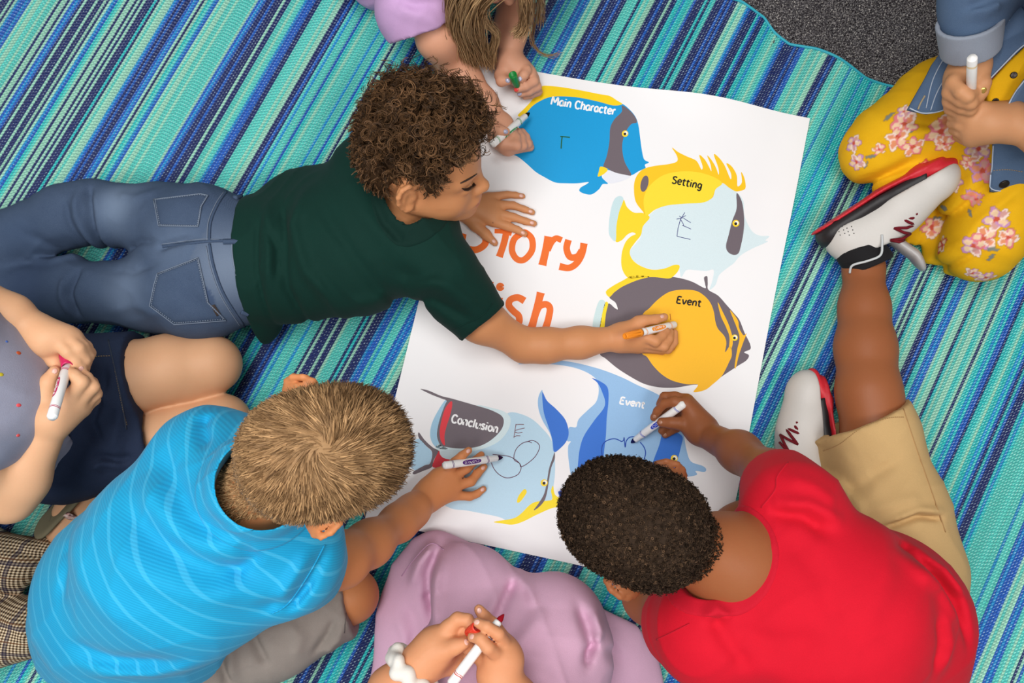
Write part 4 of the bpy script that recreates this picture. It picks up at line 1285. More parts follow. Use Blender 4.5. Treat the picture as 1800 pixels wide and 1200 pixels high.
# ------------------------------------------------------------------ boy in the blue striped shirt (kneeling, seen from above)
M_SKIN6 = skin('warm_skin', (210, 138, 88))
g = person('boy with short light brown hair in a bright blue striped shirt holding the purple marker', P(330, 1000, 0))
H6 = Head((-0.207, -0.202, 0.616), (0.724, 0.168, -0.668), (0.659, 0.113, 0.743), 0.94)
S = Shape()
H6.build(S, P(448, 872, 0.455), 0.046)
S.chain([(448, 872, 440, 62), (330, 975, 340, 92), (200, 1080, 170, 95)], 0.04)
S.chain([(448, 875, 430, 55), (512, 985, 392, 40), (552, 995, 335, 37), (600, 984, 285, 36), (650, 955, 212, 32), (702, 917, 120, 27), (726, 897, 80, 24.5), (746, 878, 46, 21.5)], 0.03)
S.chain([(448, 875, 430, 55), (375, 790, 390, 42), (440, 800, 210, 34), (520, 775, 70, 25), (560, 765, 26, 20)], 0.03)
for q in [(585, 750, 14, 9), (592, 762, 14, 9), (590, 775, 14, 9), (582, 785, 13, 8)]:
    S.chain([(560, 765, 24, 18), q, (q[0] + 30, q[1] - 2, 8, 6.5)], 0.008)
# right leg: bare knee, shin folded underneath
S.chain([(300, 1150, 120, 70), (480, 1110, 92, 56), (616, 1048, 70, 44)], 0.03)
S.chain([(618, 1046, 66, 43), (500, 1090, 40, 38), (330, 1120, 36, 32), (180, 1120, 34, 26)], 0.02)
# hand
w0 = (750, 874, 44, 20)
for q in [(784, 828, 42, 11), (796, 838, 38, 11), (801, 854, 33, 11), (797, 870, 26, 10.5)]:
    S.chain([w0, q], 0.016)
S.chain([(756, 852, 40, 16), (768, 836, 38, 13)], 0.016)
S.chain([(784, 828, 42, 10.5), (800, 812, 50, 9.2), (812, 801, 54, 8), (824, 791, 52, 6.8)], 0.0035)
S.chain([(796, 838, 38, 10), (820, 823, 30, 8.8), (834, 810, 20, 7.6), (846, 799, 13, 6.8)], 0.0035)
S.chain([(801, 854, 33, 10), (828, 846, 26, 8.8), (839, 832, 18, 8), (851, 820, 13, 6.8)], 0.0035)
S.chain([(797, 870, 26, 9.5), (826, 872, 17, 8), (838, 868, 13, 7), (850, 859, 11, 6.2)], 0.0035)
S.chain([(764, 842, 34, 12), (790, 826, 22, 10), (806, 822, 18, 8)], 0.005)
S.mesh('body', 0.0034, mat=M_SKIN6, parent=g, paint=face_paint(H6, (190, 112, 96)))
SB6 = S
for (x, y, dx, dy) in [(823, 792.5, 2, -2), (849, 822, 2, -2), (848, 860, 2, -1.6)]:
    nail(S, x, y, dx, dy, M_NAIL, g, 4.6, 3.6)
# shirt
def striped_knit():
    t = NT('blue_striped_knit')
    v = t.coord()
    sd = unit(P(180, 1105, 0.30) - P(455, 880, 0.44))
    dp = t.n('VectorMath', operation='DOT_PRODUCT', inp={0: v, 1: tuple(sd)}).outputs['Value']
    sn = t.noise(5, 2, 0.5, v)
    ph = t.math('ADD', t.math('MULTIPLY', dp, 2 * math.pi / 0.0245), t.math('MULTIPLY', sn, 0.35))
    w = t.math('SINE', ph)
    pale = t.math('MULTIPLY', t.math('SUBTRACT', w, 0.80), 8.0, clamp=True)
    rib = t.math('SINE', t.math('ADD', t.math('MULTIPLY', t.n('VectorMath', operation='DOT_PRODUCT', inp={0: v, 1: tuple(unit((0.35, 0.85, 0.2)))}).outputs['Value'], 2 * math.pi / 0.0031), t.math('MULTIPLY', sn, 9.0)))
    n2 = t.noise(800, 2, 0.5, v)
    c = t.mix(t.noise(14, 3, 0.5, v), lin((6, 150, 202)), lin((18, 172, 216)))
    c = t.mix(t.math('MULTIPLY', t.math('ADD', t.math('MULTIPLY', rib, 0.5), 0.5), 0.28), c, lin((4, 112, 164)))
    c = t.mix(t.math('MULTIPLY', pale, 0.28), c, lin((92, 204, 240)))
    return t.out(c, 0.75, t.bump(t.math('ADD', t.math('MULTIPLY', rib, 0.6), n2), 0.25, 0.0008), 0.3, Sheen_Weight=0.1)
M_BLUE = striped_knit()
S = Shape()
S.chain([(440, 890, 405, 108), (335, 972, 385, 132), (248, 1042, 285, 134), (215, 1080, 160, 122)], 0.04)
S.chain([(215, 1085, 170, 122), (225, 1105, 80, 112)], 0.04)
S.chain([(440, 890, 405, 92), (368, 812, 392, 70)], 0.05)
S.chain([(368, 812, 392, 68), (412, 805, 290, 56)], 0.03)
S.chain([(445, 890, 405, 92), (505, 982, 392, 70)], 0.05)
S.chain([(505, 982, 392, 70), (530, 990, 345, 55), (548, 994, 310, 52)], 0.03)
S.add(ell(P(350, 1105, 0.20), (0.07, 0.07, 0.13)), 0.05)
a_, b_ = P(536, 992, 0.352), P(600, 985, 0.262)
ax6 = unit(b_ - a_)
S.sub(rcone(a_ + ax6 * 0.012, b_ + ax6 * 0.1, 0.043, 0.062), 0.006)
bb = P(520, 985, .36)
S.cut(lambda p, a=plane(P(552, 994, 0.325), ax6 * np.array([1, 1, .7])), b=plane(P(512, 985, .38), unit(P(560, 990, .32) - P(500, 982, .40))): np.where((b(p) > 0), a(p), -1.0).astype(np.float32), 0.0)
S.cut(plane(P(600, 450, 0.055), (0, 0, -1)), 0.01)
S.add(rcone(P(438, 880, 0.44), P(455, 856, 0.505), 0.070, 0.062), 0.02)
hole6 = rcone(P(450, 868, 0.46), P(470, 840, 0.56), 0.054, 0.060)
S.sub(hole6, 0.006)
for pts, amp, wdt in [([(300, 790), (350, 850), (380, 900), (470, 930)], -6, 14), ([(280, 830), (330, 880), (400, 940), (480, 960)], 6, 16), ([(250, 870), (330, 940), (420, 990), (500, 990)], -6, 14), ([(240, 930), (310, 990), (400, 1030), (490, 1030)], 5, 16),
                      ([(360, 730), (368, 760), (392, 790)], -7, 10), ([(460, 940), (475, 965), (445, 985), (415, 975)], -6, 8), ([(560, 960), (530, 1010), (500, 1060)], 4, 8), ([(580, 960), (545, 1020), (505, 1075)], -5, 7),
                      ([(460, 1060), (520, 1050), (560, 1010)], -5, 9), ([(100, 950), (120, 1000), (110, 1060)], -4, 12), ([(140, 920), (200, 1010), (300, 1100)], 3, 18), ([(110, 1130), (200, 1160), (330, 1150)], -5, 12), ([(120, 1180), (250, 1190), (380, 1160)], 5, 12)]:
    S.fold(pts, 430, amp, wdt)
S.wrinkles(2.4, 0.08, 7)
shirt6 = S.mesh('shirt', 0.0043, mat=M_BLUE, parent=g)
SH6 = S
collar_band(S, hole6, P(455, 858, 0.49), M_BLUE, shirt6, 0.016, 0.003)
seam(S, [(571, 957), (545, 1005), (507, 1060), (478, 1078)], 0.0012, M_BLUE, shirt6, 'sleeve_seam')
# grey shorts
M_GREY6 = cloth('grey_marl_jersey', (152, 142, 134), var=0.16)
S = Shape()
S.chain([(230, 1150, 130, 105), (330, 1150, 115, 92), (480, 1110, 92, 74), (612, 1060, 76, 56)], 0.03)
S.chain([(230, 1140, 130, 100), (300, 1040, 90, 80), (420, 880, 80, 60)], 0.03)
S.sub(rcone(P(640, 1052, 0.074), P(740, 1015, 0.06), 0.046, 0.055), 0.004)
S.cut(lambda p, a=plane(P(615, 1061, 0.08), P(700, 1038, 0.08) - P(615, 1061, 0.08)): a(p), 0.0)
S.cut(plane(P(600, 450, 0.003), (0, 0, -1)), 0.002)
for pts, amp, wdt in [([(430, 1080), (455, 1120), (475, 1170)], -7, 8), ([(400, 1100), (420, 1140), (420, 1190)], 5, 8), ([(540, 1160), (570, 1120), (585, 1090)], -5, 6), ([(560, 1165), (590, 1130), (600, 1100)], 4, 6), ([(510, 1090), (530, 1120), (520, 1160)], 3, 9), ([(420, 1080), (480, 1085), (500, 1080)], -4, 8), ([(395, 1130), (402, 1160), (410, 1200)], -5, 6)]:
    S.fold(pts, 150, amp, wdt)
S.wrinkles(2.2, 0.05, 8)
sh = S.mesh('shorts', 0.0043, mat=M_GREY6, parent=g)
seam(S, [(605, 1028), (609, 1060), (605, 1112)], 0.0009, plain('grey_thread', (104, 96, 92), .8), sh, 'hem_stitching')
# short hair radiating from the crown
M_FAIR = hairmat('light_brown_hair', (78, 52, 30), (206, 164, 116), 0.42)
SC, v, q = hair_cap(H6, 'hair', 0.002, M_FAIR, g, 0.004, -0.018)
parts = [(v, q, np.full(len(v), 0.52, np.float32))]
l = H6.loc(v)
ok = np.nonzero(l[:, 2] > hairline(l) - np.where(np.abs(l[:, 0] + 0.012) < 0.032, 0.002, 0.022))[0]
N = 15000
rid = RNG.choice(ok, N)
root = v[rid] + RNG.normal(0, 0.0011, (N, 3)); nrm = SC.normal(root); rl = H6.loc(root)
crown = H6.w((-0.055, 0.004, 0.098))
out = root - crown; dist = np.linalg.norm(out, axis=1, keepdims=True)
out = out - nrm * (out * nrm).sum(1, keepdims=True); out /= np.linalg.norm(out, axis=1, keepdims=True) + 1e-9
swirl = np.cross(nrm, out) * np.exp(-dist / 0.03) * 1.5
d = out * 0.95 + swirl + nrm * 0.40 + RNG.normal(0, 0.16, (N, 3))
d /= np.linalg.norm(d, axis=1, keepdims=True)
top = sm((rl[:, 2] - 0.0) / 0.06)
ln = (0.003 + 0.011 * top) * RNG.uniform(.75, 1.15, N)
s = np.linspace(0, 1, 4)[None, :, None]
p = root[:, None] + d[:, None] * ln[:, None, None] * s - nrm[:, None] * 0.0022 * s ** 2 * top[:, None, None]
# tufts share a shade
ang = np.arctan2((out @ H6.R)[:, 1], (out @ H6.R)[:, 0])
tone = 0.5 + 0.22 * np.sin(ang * 9 + dist[:, 0] * 90) + 0.14 * np.sin(ang * 23 - dist[:, 0] * 150) + RNG.normal(0, .13, N)
tone = tone - 0.25 * sm((dist[:, 0] - 0.075) / 0.05)
parts.append(strands(p, 0.00055, np.clip(tone, 0, 1), 3, 0.25))
# clipped hair running down the nape
nl = H6.loc(SB6.mv)
nk = np.nonzero((nl[:, 0] < 0.005) & (nl[:, 2] < -0.030) & (nl[:, 2] > -0.19) & (np.abs(nl[:, 1]) < 0.062))[0]
n_ = 7500; rid = RNG.choice(nk, n_); root = SB6.mv[rid] + RNG.normal(0, 0.001, (n_, 3)); nn = SB6.normal(root)
dn = -H6.R[:, 2][None] * 0.8 + nn * 0.55 + RNG.normal(0, .18, (n_, 3)); dn /= np.linalg.norm(dn, axis=1, keepdims=True)
p = root[:, None] - nn[:, None] * 0.0008 + dn[:, None] * 0.0062 * s
parts.append(strands(p, 0.0006, np.clip(RNG.normal(.55, .18, n_), 0, 1), 3, 0.3))
hair_object('hair', parts, M_FAIR, g, 'short light brown hair with a whorl at the crown')
# ------------------------------------------------------------------ boy in the red T-shirt (sitting, leg stretched out)
M_SKIN4 = skin('deep_brown_skin', (152, 92, 56), 0.7)
g = person('boy with close-cropped black hair in a red T-shirt holding the blue marker', P(1500, 1050, 0))
H4 = Head((0.156, -0.292, 0.481), (-0.583, 0.224, -0.781), (-0.692, 0.368, 0.622), 0.95)
S = Shape()
H4.build(S, P(1290, 985, 0.425), 0.050)
S.chain([(1290, 990, 420, 58), (1440, 1060, 350, 92), (1570, 1075, 200, 95)], 0.04)
S.chain([(1340, 1000, 400, 55), (1385, 890, 392, 42), (1358, 838, 300, 34), (1300, 794, 190, 29), (1242, 764, 82, 24)], 0.03)
S.chain([(1330, 1020, 400, 55), (1235, 1100, 392, 42), (1190, 1085, 320, 38), (1142, 1050, 240, 35), (1080, 940, 90, 28), (1035, 870, 40, 20)], 0.03)
# stretched right leg
S.chain([(1570, 960, 130, 66), (1545, 800, 122, 60), (1527, 690, 118, 51), (1521, 610, 96, 49), (1519, 540, 80, 41), (1518, 470, 62, 33), (1508, 425, 56, 29)], 0.02)
# folded left leg
S.chain([(1560, 1000, 120, 66), (1400, 990, 90, 58), (1268, 962, 66, 48), (1300, 930, 56, 42), (1380, 880, 50, 38), (1440, 835, 46, 30)], 0.02)
# right hand
w0 = (1240, 763, 82, 24)
for q in [(1207, 710, 86, 12), (1207, 704, 70, 12), (1206, 706, 56, 11), (1205, 720, 44, 10)]:
    S.chain([(1232, 752, 80, 21), q], 0.016)
S.chain([(1225, 757, 82, 18), (1212, 750, 78, 14)], 0.016)
S.chain([(1207, 712, 88, 11), (1185, 706, 84, 9.5), (1168, 709, 74, 8.6), (1156, 722, 62, 7.8), (1149, 734, 52, 6.8)], 0.003)
S.chain([(1207, 704, 70, 11), (1186, 697, 66, 9.5), (1168, 697, 58, 8.6), (1160, 710, 46, 7.6)], 0.003)
S.chain([(1206, 710, 56, 11), (1182, 706, 46, 9), (1166, 722, 34, 8), (1160, 745, 28, 7)], 0.003)
S.chain([(1205, 722, 44, 10), (1188, 732, 30, 8), (1172, 748, 20, 7.4), (1163, 757, 18, 7)], 0.003)
S.chain([(1208, 735, 40, 10), (1190, 752, 22, 7.6), (1169, 764, 12, 6.8)], 0.003)
S.chain([(1212, 750, 80, 13), (1194, 744, 82, 11), (1180, 743, 80, 9.8), (1163, 742, 74, 8.8)], 0.005)
# left hand, fingertips just past the head
for q in [((1022, 850, 30, 10), (1020, 834, 16, 8), (1024, 826, 11, 6.5)), ((1018, 858, 30, 10), (1012, 842, 16, 8), (1014, 834, 11, 6.5)), ((1016, 866, 28, 10), (1005, 855, 18, 7.6), (1003, 851, 12, 6.4)), ((1018, 875, 26, 10), (1004, 872, 16, 7))]:
    S.chain([(1034, 870, 38, 18)] + list(q), 0.004)
SB4 = S
S.mesh('body', 0.0034, mat=M_SKIN4, parent=g, paint=face_paint(H4, (120, 66, 56)))
M_NAIL4 = plain('brown_nail', (176, 124, 96), 0.3, 0.5, 0.03)
for (x, y, dx, dy) in [(1150.5, 732, -1, 3), (1161, 742, -3, 0), (1169, 764, -2, 2)]:
    nail(S, x, y, dx, dy, M_NAIL4, g, 4.2, 3.8)
# red T-shirt
M_RED = cloth('red_cotton', (208, 10, 38), var=0.10)
S = Shape()
S.chain([(1390, 1035, 385, 104), (1450, 1066, 385, 126), (1540, 1085, 300, 118), (1575, 1075, 190, 102)], 0.04)
S.chain([(1440, 1110, 370, 122), (1520, 1130, 260, 118), (1548, 1120, 130, 108)], 0.04)
S.chain([(1555, 1085, 190, 108), (1565, 1080, 90, 104)], 0.04)
S.chain([(1390, 1030, 390, 84), (1394, 892, 398, 60)], 0.05)
S.chain([(1394, 892, 398, 60), (1376, 862, 350, 50), (1356, 840, 300, 46)], 0.03)
S.chain([(1380, 1050, 390, 84), (1248, 1108, 398, 70)], 0.05)
S.chain([(1248, 1108, 398, 70), (1208, 1098, 340, 56), (1182, 1084, 290, 50)], 0.03)
S.add(ell(P(1600, 975, 0.10), (0.085, 0.045, 0.06)), 0.05)
aS, bS = P(1378, 868, 0.36), P(1335, 820, 0.24); axS = unit(bS - aS)
S.sub(rcone(aS + axS * 0.01, bS + axS * 0.1, 0.044, 0.060), 0.006)
S.cut(lambda p, a=plane(P(1362, 848, 0.325), axS * np.array([1, 1, .7])), b=plane(P(1388, 884, 0.38), unit(P(1356, 840, .31) - P(1394, 892, .40))): np.where(b(p) > 0, a(p), -1.0).astype(np.float32), 0.0)
aL, bL = P(1212, 1098, 0.36), P(1180, 1080, 0.26); axL = unit(bL - aL)
S.sub(rcone(aL + axL * 0.01, bL + axL * 0.1, 0.046, 0.062), 0.006)
S.cut(lambda p, a=plane(P(1195, 1090, 0.325), axL * np.array([1, 1, .8])), b=plane(P(1232, 1102, 0.38), unit(P(1190, 1088, .31) - P(1248, 1108, .40))): np.where(b(p) > 0, a(p), -1.0).astype(np.float32), 0.0)
S.cut(plane(P(600, 450, 0.03), (0, 0, -1)), 0.01)
hole4 = rcone(H4.w((-0.03, 0, -0.04)), P(1292, 992, 0.41), 0.060, 0.058)
S.sub(hole4, 0.006)
for pts, amp, wdt in [([(1330, 895), (1380, 900), (1420, 930)], -6, 10), ([(1335, 880), (1390, 880), (1450, 910)], 5, 10), ([(1350, 930), (1390, 990), (1420, 1080)], -3, 16), ([(1230, 1060), (1250, 1100), (1290, 1150)], -5, 12),
                      ([(1535, 945), (1600, 970), (1680, 1060), (1690, 1110)], -7, 10), ([(1550, 975), (1620, 1020), (1670, 1100)], 6, 11), ([(1600, 965), (1660, 1000), (1702, 1060)], 6, 9), ([(1620, 1050), (1640, 1110), (1620, 1170)], 4, 12), ([(1600, 1060), (1615, 1110), (1600, 1160)], -4, 10),
                      ([(1540, 940), (1530, 1000), (1480, 1080), (1400, 1120)], -3, 20), ([(1250, 1080), (1320, 1100), (1400, 1090)], -3, 14), ([(1280, 1140), (1350, 1160), (1450, 1140)], 3, 18), ([(1215, 1070), (1235, 1050), (1260, 1070)], 5, 8), ([(1360, 835), (1400, 850), (1440, 880)], 3, 10), ([(1640, 1000), (1690, 1060), (1700, 1140)], -5, 8)]:
    S.fold(pts, 400, amp, wdt)
S.wrinkles(2.2, 0.09, 11)
shirt4 = S.mesh('t_shirt', 0.0043, mat=M_RED, parent=g)
SH4 = S
M_RED2 = cloth('red_rib', (196, 14, 40), var=0.06)
collar_band(S, hole4, P(1290, 990, 0.43), M_RED2, shirt4, 0.018, 0.002)
seam(S, [(1385, 812), (1366, 838), (1362, 862), (1338, 892)], 0.0011, M_RED2, shirt4, 'sleeve_seam')
seam(S, [(1154, 1124), (1180, 1112), (1212, 1096)], 0.0011, M_RED2, shirt4, 'sleeve_seam')
# khaki shorts
M_KHAKI = cloth('khaki_twill', (206, 170, 116), var=0.07)
S = Shape()
S.chain([(1575, 1000, 125, 104), (1560, 900, 125, 92), (1528, 760, 120, 74), (1514, 700, 116, 68)], 0.03)
S.chain([(1540, 900, 100, 60), (1488, 800, 66, 48), (1470, 750, 60, 44)], 0.05)
S.chain([(1575, 1000, 120, 100), (1450, 985, 95, 74)], 0.03)
hn = P(1490, 640, 0.1) - P(1530, 760, 0.1); hn[2] = 0
nx = unit(np.array([-0.42, 0.91, 0]))
S.sub(rcone(P(1524, 765, 0.118), P(1500, 660, 0.116), 0.060, 0.072), 0.004)
S.sub(rcone(P(1482, 790, 0.062), P(1460, 720, 0.06), 0.036, 0.044), 0.004)
S.cut(plane(P(1510, 741, 0.12), nx), 0.0)
S.cut(plane(P(600, 450, 0.003), (0, 0, -1)), 0.002)
for pts, amp, wdt in [([(1480, 770), (1490, 820), (1520, 880)], -6, 9), ([(1500, 880), (1540, 835), (1580, 805)], -3, 8), ([(1520, 900), (1570, 880), (1610, 870)], 3, 10), ([(1540, 930), (1600, 905), (1650, 910)], -8, 5), ([(1545, 918), (1600, 893), (1655, 898)], 5, 7), ([(1490, 830), (1510, 870), (1515, 920)], 4, 9), ([(1440, 800), (1460, 830), (1490, 860)], 3, 8)]:
    S.fold(pts, 200, amp, wdt)
S.wrinkles(1.8, 0.06, 12)
ks = S.mesh('shorts', 0.0043, mat=M_KHAKI, parent=g)
M_KTH = plain('khaki_thread', (166, 130, 84), .8)
seam(S, [(1447, 792), (1476, 780), (1514, 752), (1560, 735), (1590, 733)], 0.0007, M_KTH, ks, 'hem_stitching', dash=0.0035)
seam(S, [(1588, 718), (1612, 790), (1640, 870), (1662, 935)], 0.0011, M_KTH, ks, 'side_seam')
# tight black hair
M_COIL = hairmat('black_coils', (12, 9, 8), (110, 84, 62), 0.7)
SC, v, q = hair_cap(H4, 'hair', 0.0035, M_COIL, g, 0.004, 0.0)
parts = [(v, q, np.full(len(v), 0.10, np.float32))]
l = H4.loc(v)
ok = np.nonzero(l[:, 2] > hairline(l) - 0.006)[0]
N = 11000
rid = RNG.choice(ok, N)
root = v[rid] + RNG.normal(0, 0.0012, (N, 3)); nrm = SC.normal(root)
m = 7
s = np.linspace(0, 1, m)[None, :, None]
ref = RNG.normal(size=(N, 3)); t1 = np.cross(nrm, ref); t1 /= np.linalg.norm(t1, axis=1, keepdims=True); t2 = np.cross(nrm, t1)
ph = RNG.uniform(0, 6.28, N)[:, None, None]; tn = RNG.uniform(1.0, 1.8, N)[:, None, None] * 6.28
hgt = RNG.uniform(0.0015, 0.0042, N)[:, None, None]
p = root[:, None] + nrm[:, None] * hgt * s + 0.0016 * (np.cos(tn * s + ph) * t1[:, None] + np.sin(tn * s + ph) * t2[:, None])
tone = np.where(RNG.random(N) < 0.09, RNG.uniform(.5, 1, N), RNG.uniform(0, .38, N))
parts.append(strands(p, 0.00050, tone, 3, 0.7))
nl = H4.loc(SB4.mv)
nk = np.nonzero((nl[:, 0] < -0.03) & (nl[:, 2] < -0.045) & (nl[:, 2] > -0.078) & (np.abs(nl[:, 1]) < 0.052))[0]
n_ = 1100; rid = RNG.choice(nk, n_); root = SB4.mv[rid]; nn = SB4.normal(root)
p = root[:, None] + nn[:, None] * 0.0028 * s + 0.0014 * (np.cos(8 * s + RNG.uniform(0, 6, (n_, 1, 1))) * np.cross(nn, RNG.normal(size=(n_, 3)))[:, None])
parts.append(strands(p, 0.00045, RNG.uniform(0, .4, n_), 3, 0.7))
hair_object('hair', parts, M_COIL, g, 'close-cropped black coiled hair')

# ---- his high-top trainers
M_UPPER = plain('pale_grey_leather', (206, 202, 196), 0.5, 0.4, 0.03, bump=0.1)
M_MID = plain('black_speckled_midsole', (34, 30, 32), 0.5, 0.4, 0.3, 220)
M_OUT = plain('red_rubber_outsole', (206, 40, 52), 0.5, 0.4, 0.08)
M_BLK = cloth('black_knit_collar', (28, 27, 29), var=0.15)
M_SILV = plain('silver_tongue', (178, 174, 172), 0.35, 0.5, 0.06, bump=0.15)
M_LACE = cloth('dark_red_lace', (112, 16, 30), var=0.2)
def shoe(heel, toe, updir, parent, width=1.0, collar=True, label=None):
    """high-top trainer lying on its side. heel, toe: world points along the sole; updir: from sole to ankle"""
    heel = np.asarray(heel, float); toe = np.asarray(toe, float)
    x = unit(toe - heel); u = np.asarray(updir, float); u = unit(u - x * (u @ x)); w = np.cross(x, u)
    if w[2] < 0: w = -w
    L = np.linalg.norm(toe - heel)
    def q(l, h, s_=0.0): return heel + x * l * L + u * h + w * s_
    R = np.stack([x, u, w], 1)
    # upper
    S = Shape()
    S.add(ell(q(0.14, 0.040), (0.036, 0.040, 0.036), R), 0.01)
    S.add(rcone(q(0.15, 0.045), q(0.18, 0.082), 0.036, 0.037, w, 0.95), 0.02)
    S.add(rcone(q(0.16, 0.040), q(0.55, 0.040), 0.035, 0.036), 0.02)
    S.add(rcone(q(0.34, 0.070), q(0.66, 0.040), 0.034, 0.032), 0.03)
    S.add(rcone(q(0.55, 0.032), q(0.80, 0.030), 0.038, 0.037), 0.02)
    S.add(ell(q(0.86, 0.028), (0.034, 0.028, 0.036), R), 0.02)
    S.cut(plane(q(0.5, 0.018), -u), 0.002)
    S.cut(plane(q(0.16, 0.080), unit(u * 0.95 - x * 0.12)), 0.004)
    S.sub(rcone(q(0.16, 0.080), q(0.17, 0.150), 0.030, 0.034), 0.004)
    up_ = S.mesh('shoe', 0.0030, mat=M_UPPER, parent=parent, label=label)
    SU = S
    # midsole, thick at heel with a wave towards the toe
    S = Shape()
    S.add(rcone(q(0.12, 0.016), q(0.45, 0.012), 0.036, 0.036, u, 0.55), 0.01)
    S.add(rcone(q(0.45, 0.012), q(0.80, 0.016), 0.037, 0.037, u, 0.50), 0.01)
    S.add(ell(q(0.06, 0.022), (0.028, 0.024, 0.034), R), 0.01)
    S.cut(plane(q(0.80, 0.0), unit(x + u * 0.4)), 0.002)
    S.cut(plane(q(0.5, 0.004), -u), 0.0)
    S.mesh('midsole', 0.0030, mat=M_MID, parent=up_, label='black speckled midsole')
    S = Shape()
    S.add(rcone(q(0.07, 0.004), q(0.50, -0.002), 0.033, 0.036, u, 0.16), 0.004)
    S.add(rcone(q(0.50, -0.002), q(0.80, 0.002), 0.036, 0.037, u, 0.18), 0.004)
    S.add(rcone(q(0.76, 0.004), q(0.90, 0.017), 0.038, 0.029, u, 0.45), 0.006)
    S.add(rcone(q(0.88, 0.014), q(0.945, 0.030), 0.030, 0.016, u, 0.6), 0.006)
    S.mesh('outsole', 0.0030, mat=M_OUT, parent=up_, label='red rubber outsole')
    if collar:
        S = Shape()
        S.add(rcone(q(0.16, 0.052), q(0.175, 0.104), 0.041, 0.043), 0.01)
        S.sub(rcone(q(0.155, 0.060), q(0.17, 0.150), 0.034, 0.037), 0.003)
        S.cut(plane(q(0.17, 0.108), unit(u * 0.97 - x * 0.10)), 0.003)
        S.cut(plane(q(0.17, 0.066), -unit(u - x * 0.25)), 0.003)
        S.mesh('ankle_collar', 0.0030, mat=M_BLK, parent=up_, label='black knitted ankle collar')
        S = Shape()
        S.add(rcone(q(0.38, 0.076), q(0.46, 0.128), 0.031, 0.034, unit(x), 0.30), 0.004)
        S.mesh('tongue', 0.0030, mat=M_SILV, parent=up_, label='silver padded tongue')
        mb = MB()
        pts = [q(0.07, 0.070, 0.004), q(0.035, 0.092, 0.006), q(0.04, 0.118, 0.004), q(0.085, 0.120, 0.0), q(0.10, 0.100, 0.0)]
        mb.tube(list(spline(np.array(pts), False, 5)), 0.0026, 6, flat=1.8)
        mb.build('heel_loop', plain('pale_heel_loop', (196, 200, 200), .5), up_)
        mb = MB()
        pts = [q(0.02, 0.098, 0.036), q(0.06, 0.088, 0.044), q(0.16, 0.094, 0.0465), q(0.25, 0.096, 0.0445), q(0.30, 0.080, 0.042), q(0.33, 0.066, 0.040)]
        mb.tube(list(spline(np.array(pts), False, 5)), 0.0022, 6)
        mb.build('piping', plain('pale_piping', (196, 200, 200), .5), up_)
    # laces zig-zag over the instep on the visible side
    mb = MB()
    eye = [(0.44, 0.094, 0.026), (0.36, 0.082, 0.036), (0.50, 0.090, 0.020), (0.42, 0.066, 0.037), (0.56, 0.080, 0.018), (0.49, 0.056, 0.037), (0.62, 0.070, 0.016), (0.56, 0.050, 0.036)]
    for a, b in zip(eye[:-1], eye[1:]):
        for t in (0,):
            pa, pb = q(*a), q(*b); mid = (pa + pb) / 2 + w * 0.010 + u * 0.004
            mb.tube([pa, mid, pb], 0.0026, 6)
    mb.build('laces', M_LACE, up_, label='dark red laces')
    return up_, q, SU
zc = 0.058
hR, tR = P(1437, 402, zc), P(1670, 268, 0.150)
sh1, q1, SU1 = shoe(hR, tR, P(1530, 440, zc) - P(1475, 370, zc), g, label='grey high-top trainer with red outsole on the stretched leg')
# perforations on the ankle panel
mb = MB()
for i in range(5):
    for j in range(3):
        c = SU1.hit(1465 + i * 8 + j * 2, 398 + j * 6 + (i % 2) * 3)
        ellipsoid_mb(mb, c, (np.array([.0012, 0, 0]), np.array([0, .0012, 0]), np.array([0, 0, .0006])), 6, 4)
mb.build('perforations', M_MID, sh1, kind='stuff')
hL, tL = P(1462, 868, 0.05), P(1414, 652, 0.05)
hL = P(1452, 872, 0.05)
shoe(hL + unit(P(1300, 760, .05) - P(1440, 760, .05)) * -0.010, tL + np.array([0.03, 0, 0]), P(1300, 790, 0.05) - P(1440, 760, 0.05), g, collar=False, label='grey high-top trainer with red outsole beside the khaki shorts')
# ------------------------------------------------------------------ child in the grey top and denim shorts (left edge)
M_SKIN7 = skin('golden_skin', (222, 172, 132))
g = person('child in a grey top and dark denim shorts holding the pink marker', P(60, 740, 0))
S = Shape()
S.chain([(-110, 600, 430, 55), (-60, 690, 340, 85), (40, 750, 170, 90)], 0.04)
# thighs and knees
S.chain([(60, 720, 130, 80), (215, 668, 116, 66), (300, 648, 104, 58), (372, 640, 92, 48)], 0.02)
S.chain([(372, 640, 90, 47), (280, 720, 44, 38), (160, 830, 40, 32), (120, 900, 50, 26)], 0.02)
S.chain([(80, 770, 110, 74), (240, 778, 82, 60), (330, 756, 76, 53), (390, 742, 72, 47)], 0.004)
S.chain([(390, 742, 66, 46), (280, 840, 36, 34), (190, 900, 34, 28)], 0.02)
# upper arm and hand (far hand, pulling the cap)
S.chain([(-110, 600, 430, 50), (-90, 545, 400, 36), (-40, 530, 380, 30), (20, 553, 360, 27), (62, 583, 345, 22)], 0.02)
w0 = (66, 586, 345, 21)
for q in [(98, 596, 352, 12), (110, 589, 348, 12), (122, 590, 340, 11), (133, 595, 332, 10)]:
    S.chain([w0, (84, 594, 346, 19), q], 0.016)
S.chain([(98, 598, 354, 11.5), (118, 617, 352, 9.6), (133, 634, 342, 8.4), (144, 649, 332, 7.2)], 0.0035)
S.chain([(112, 590, 348, 11), (138, 612, 344, 9.4), (150, 632, 330, 8), (150, 648, 316, 7)], 0.003)
S.chain([(124, 590, 340, 10.5), (146, 609, 334, 8.8), (156, 626, 322, 7.8), (152, 640, 306, 7)], 0.003)
S.chain([(133, 594, 330, 9.5), (152, 608, 324, 8), (160, 620, 314, 7), (154, 634, 300, 6.5)], 0.003)
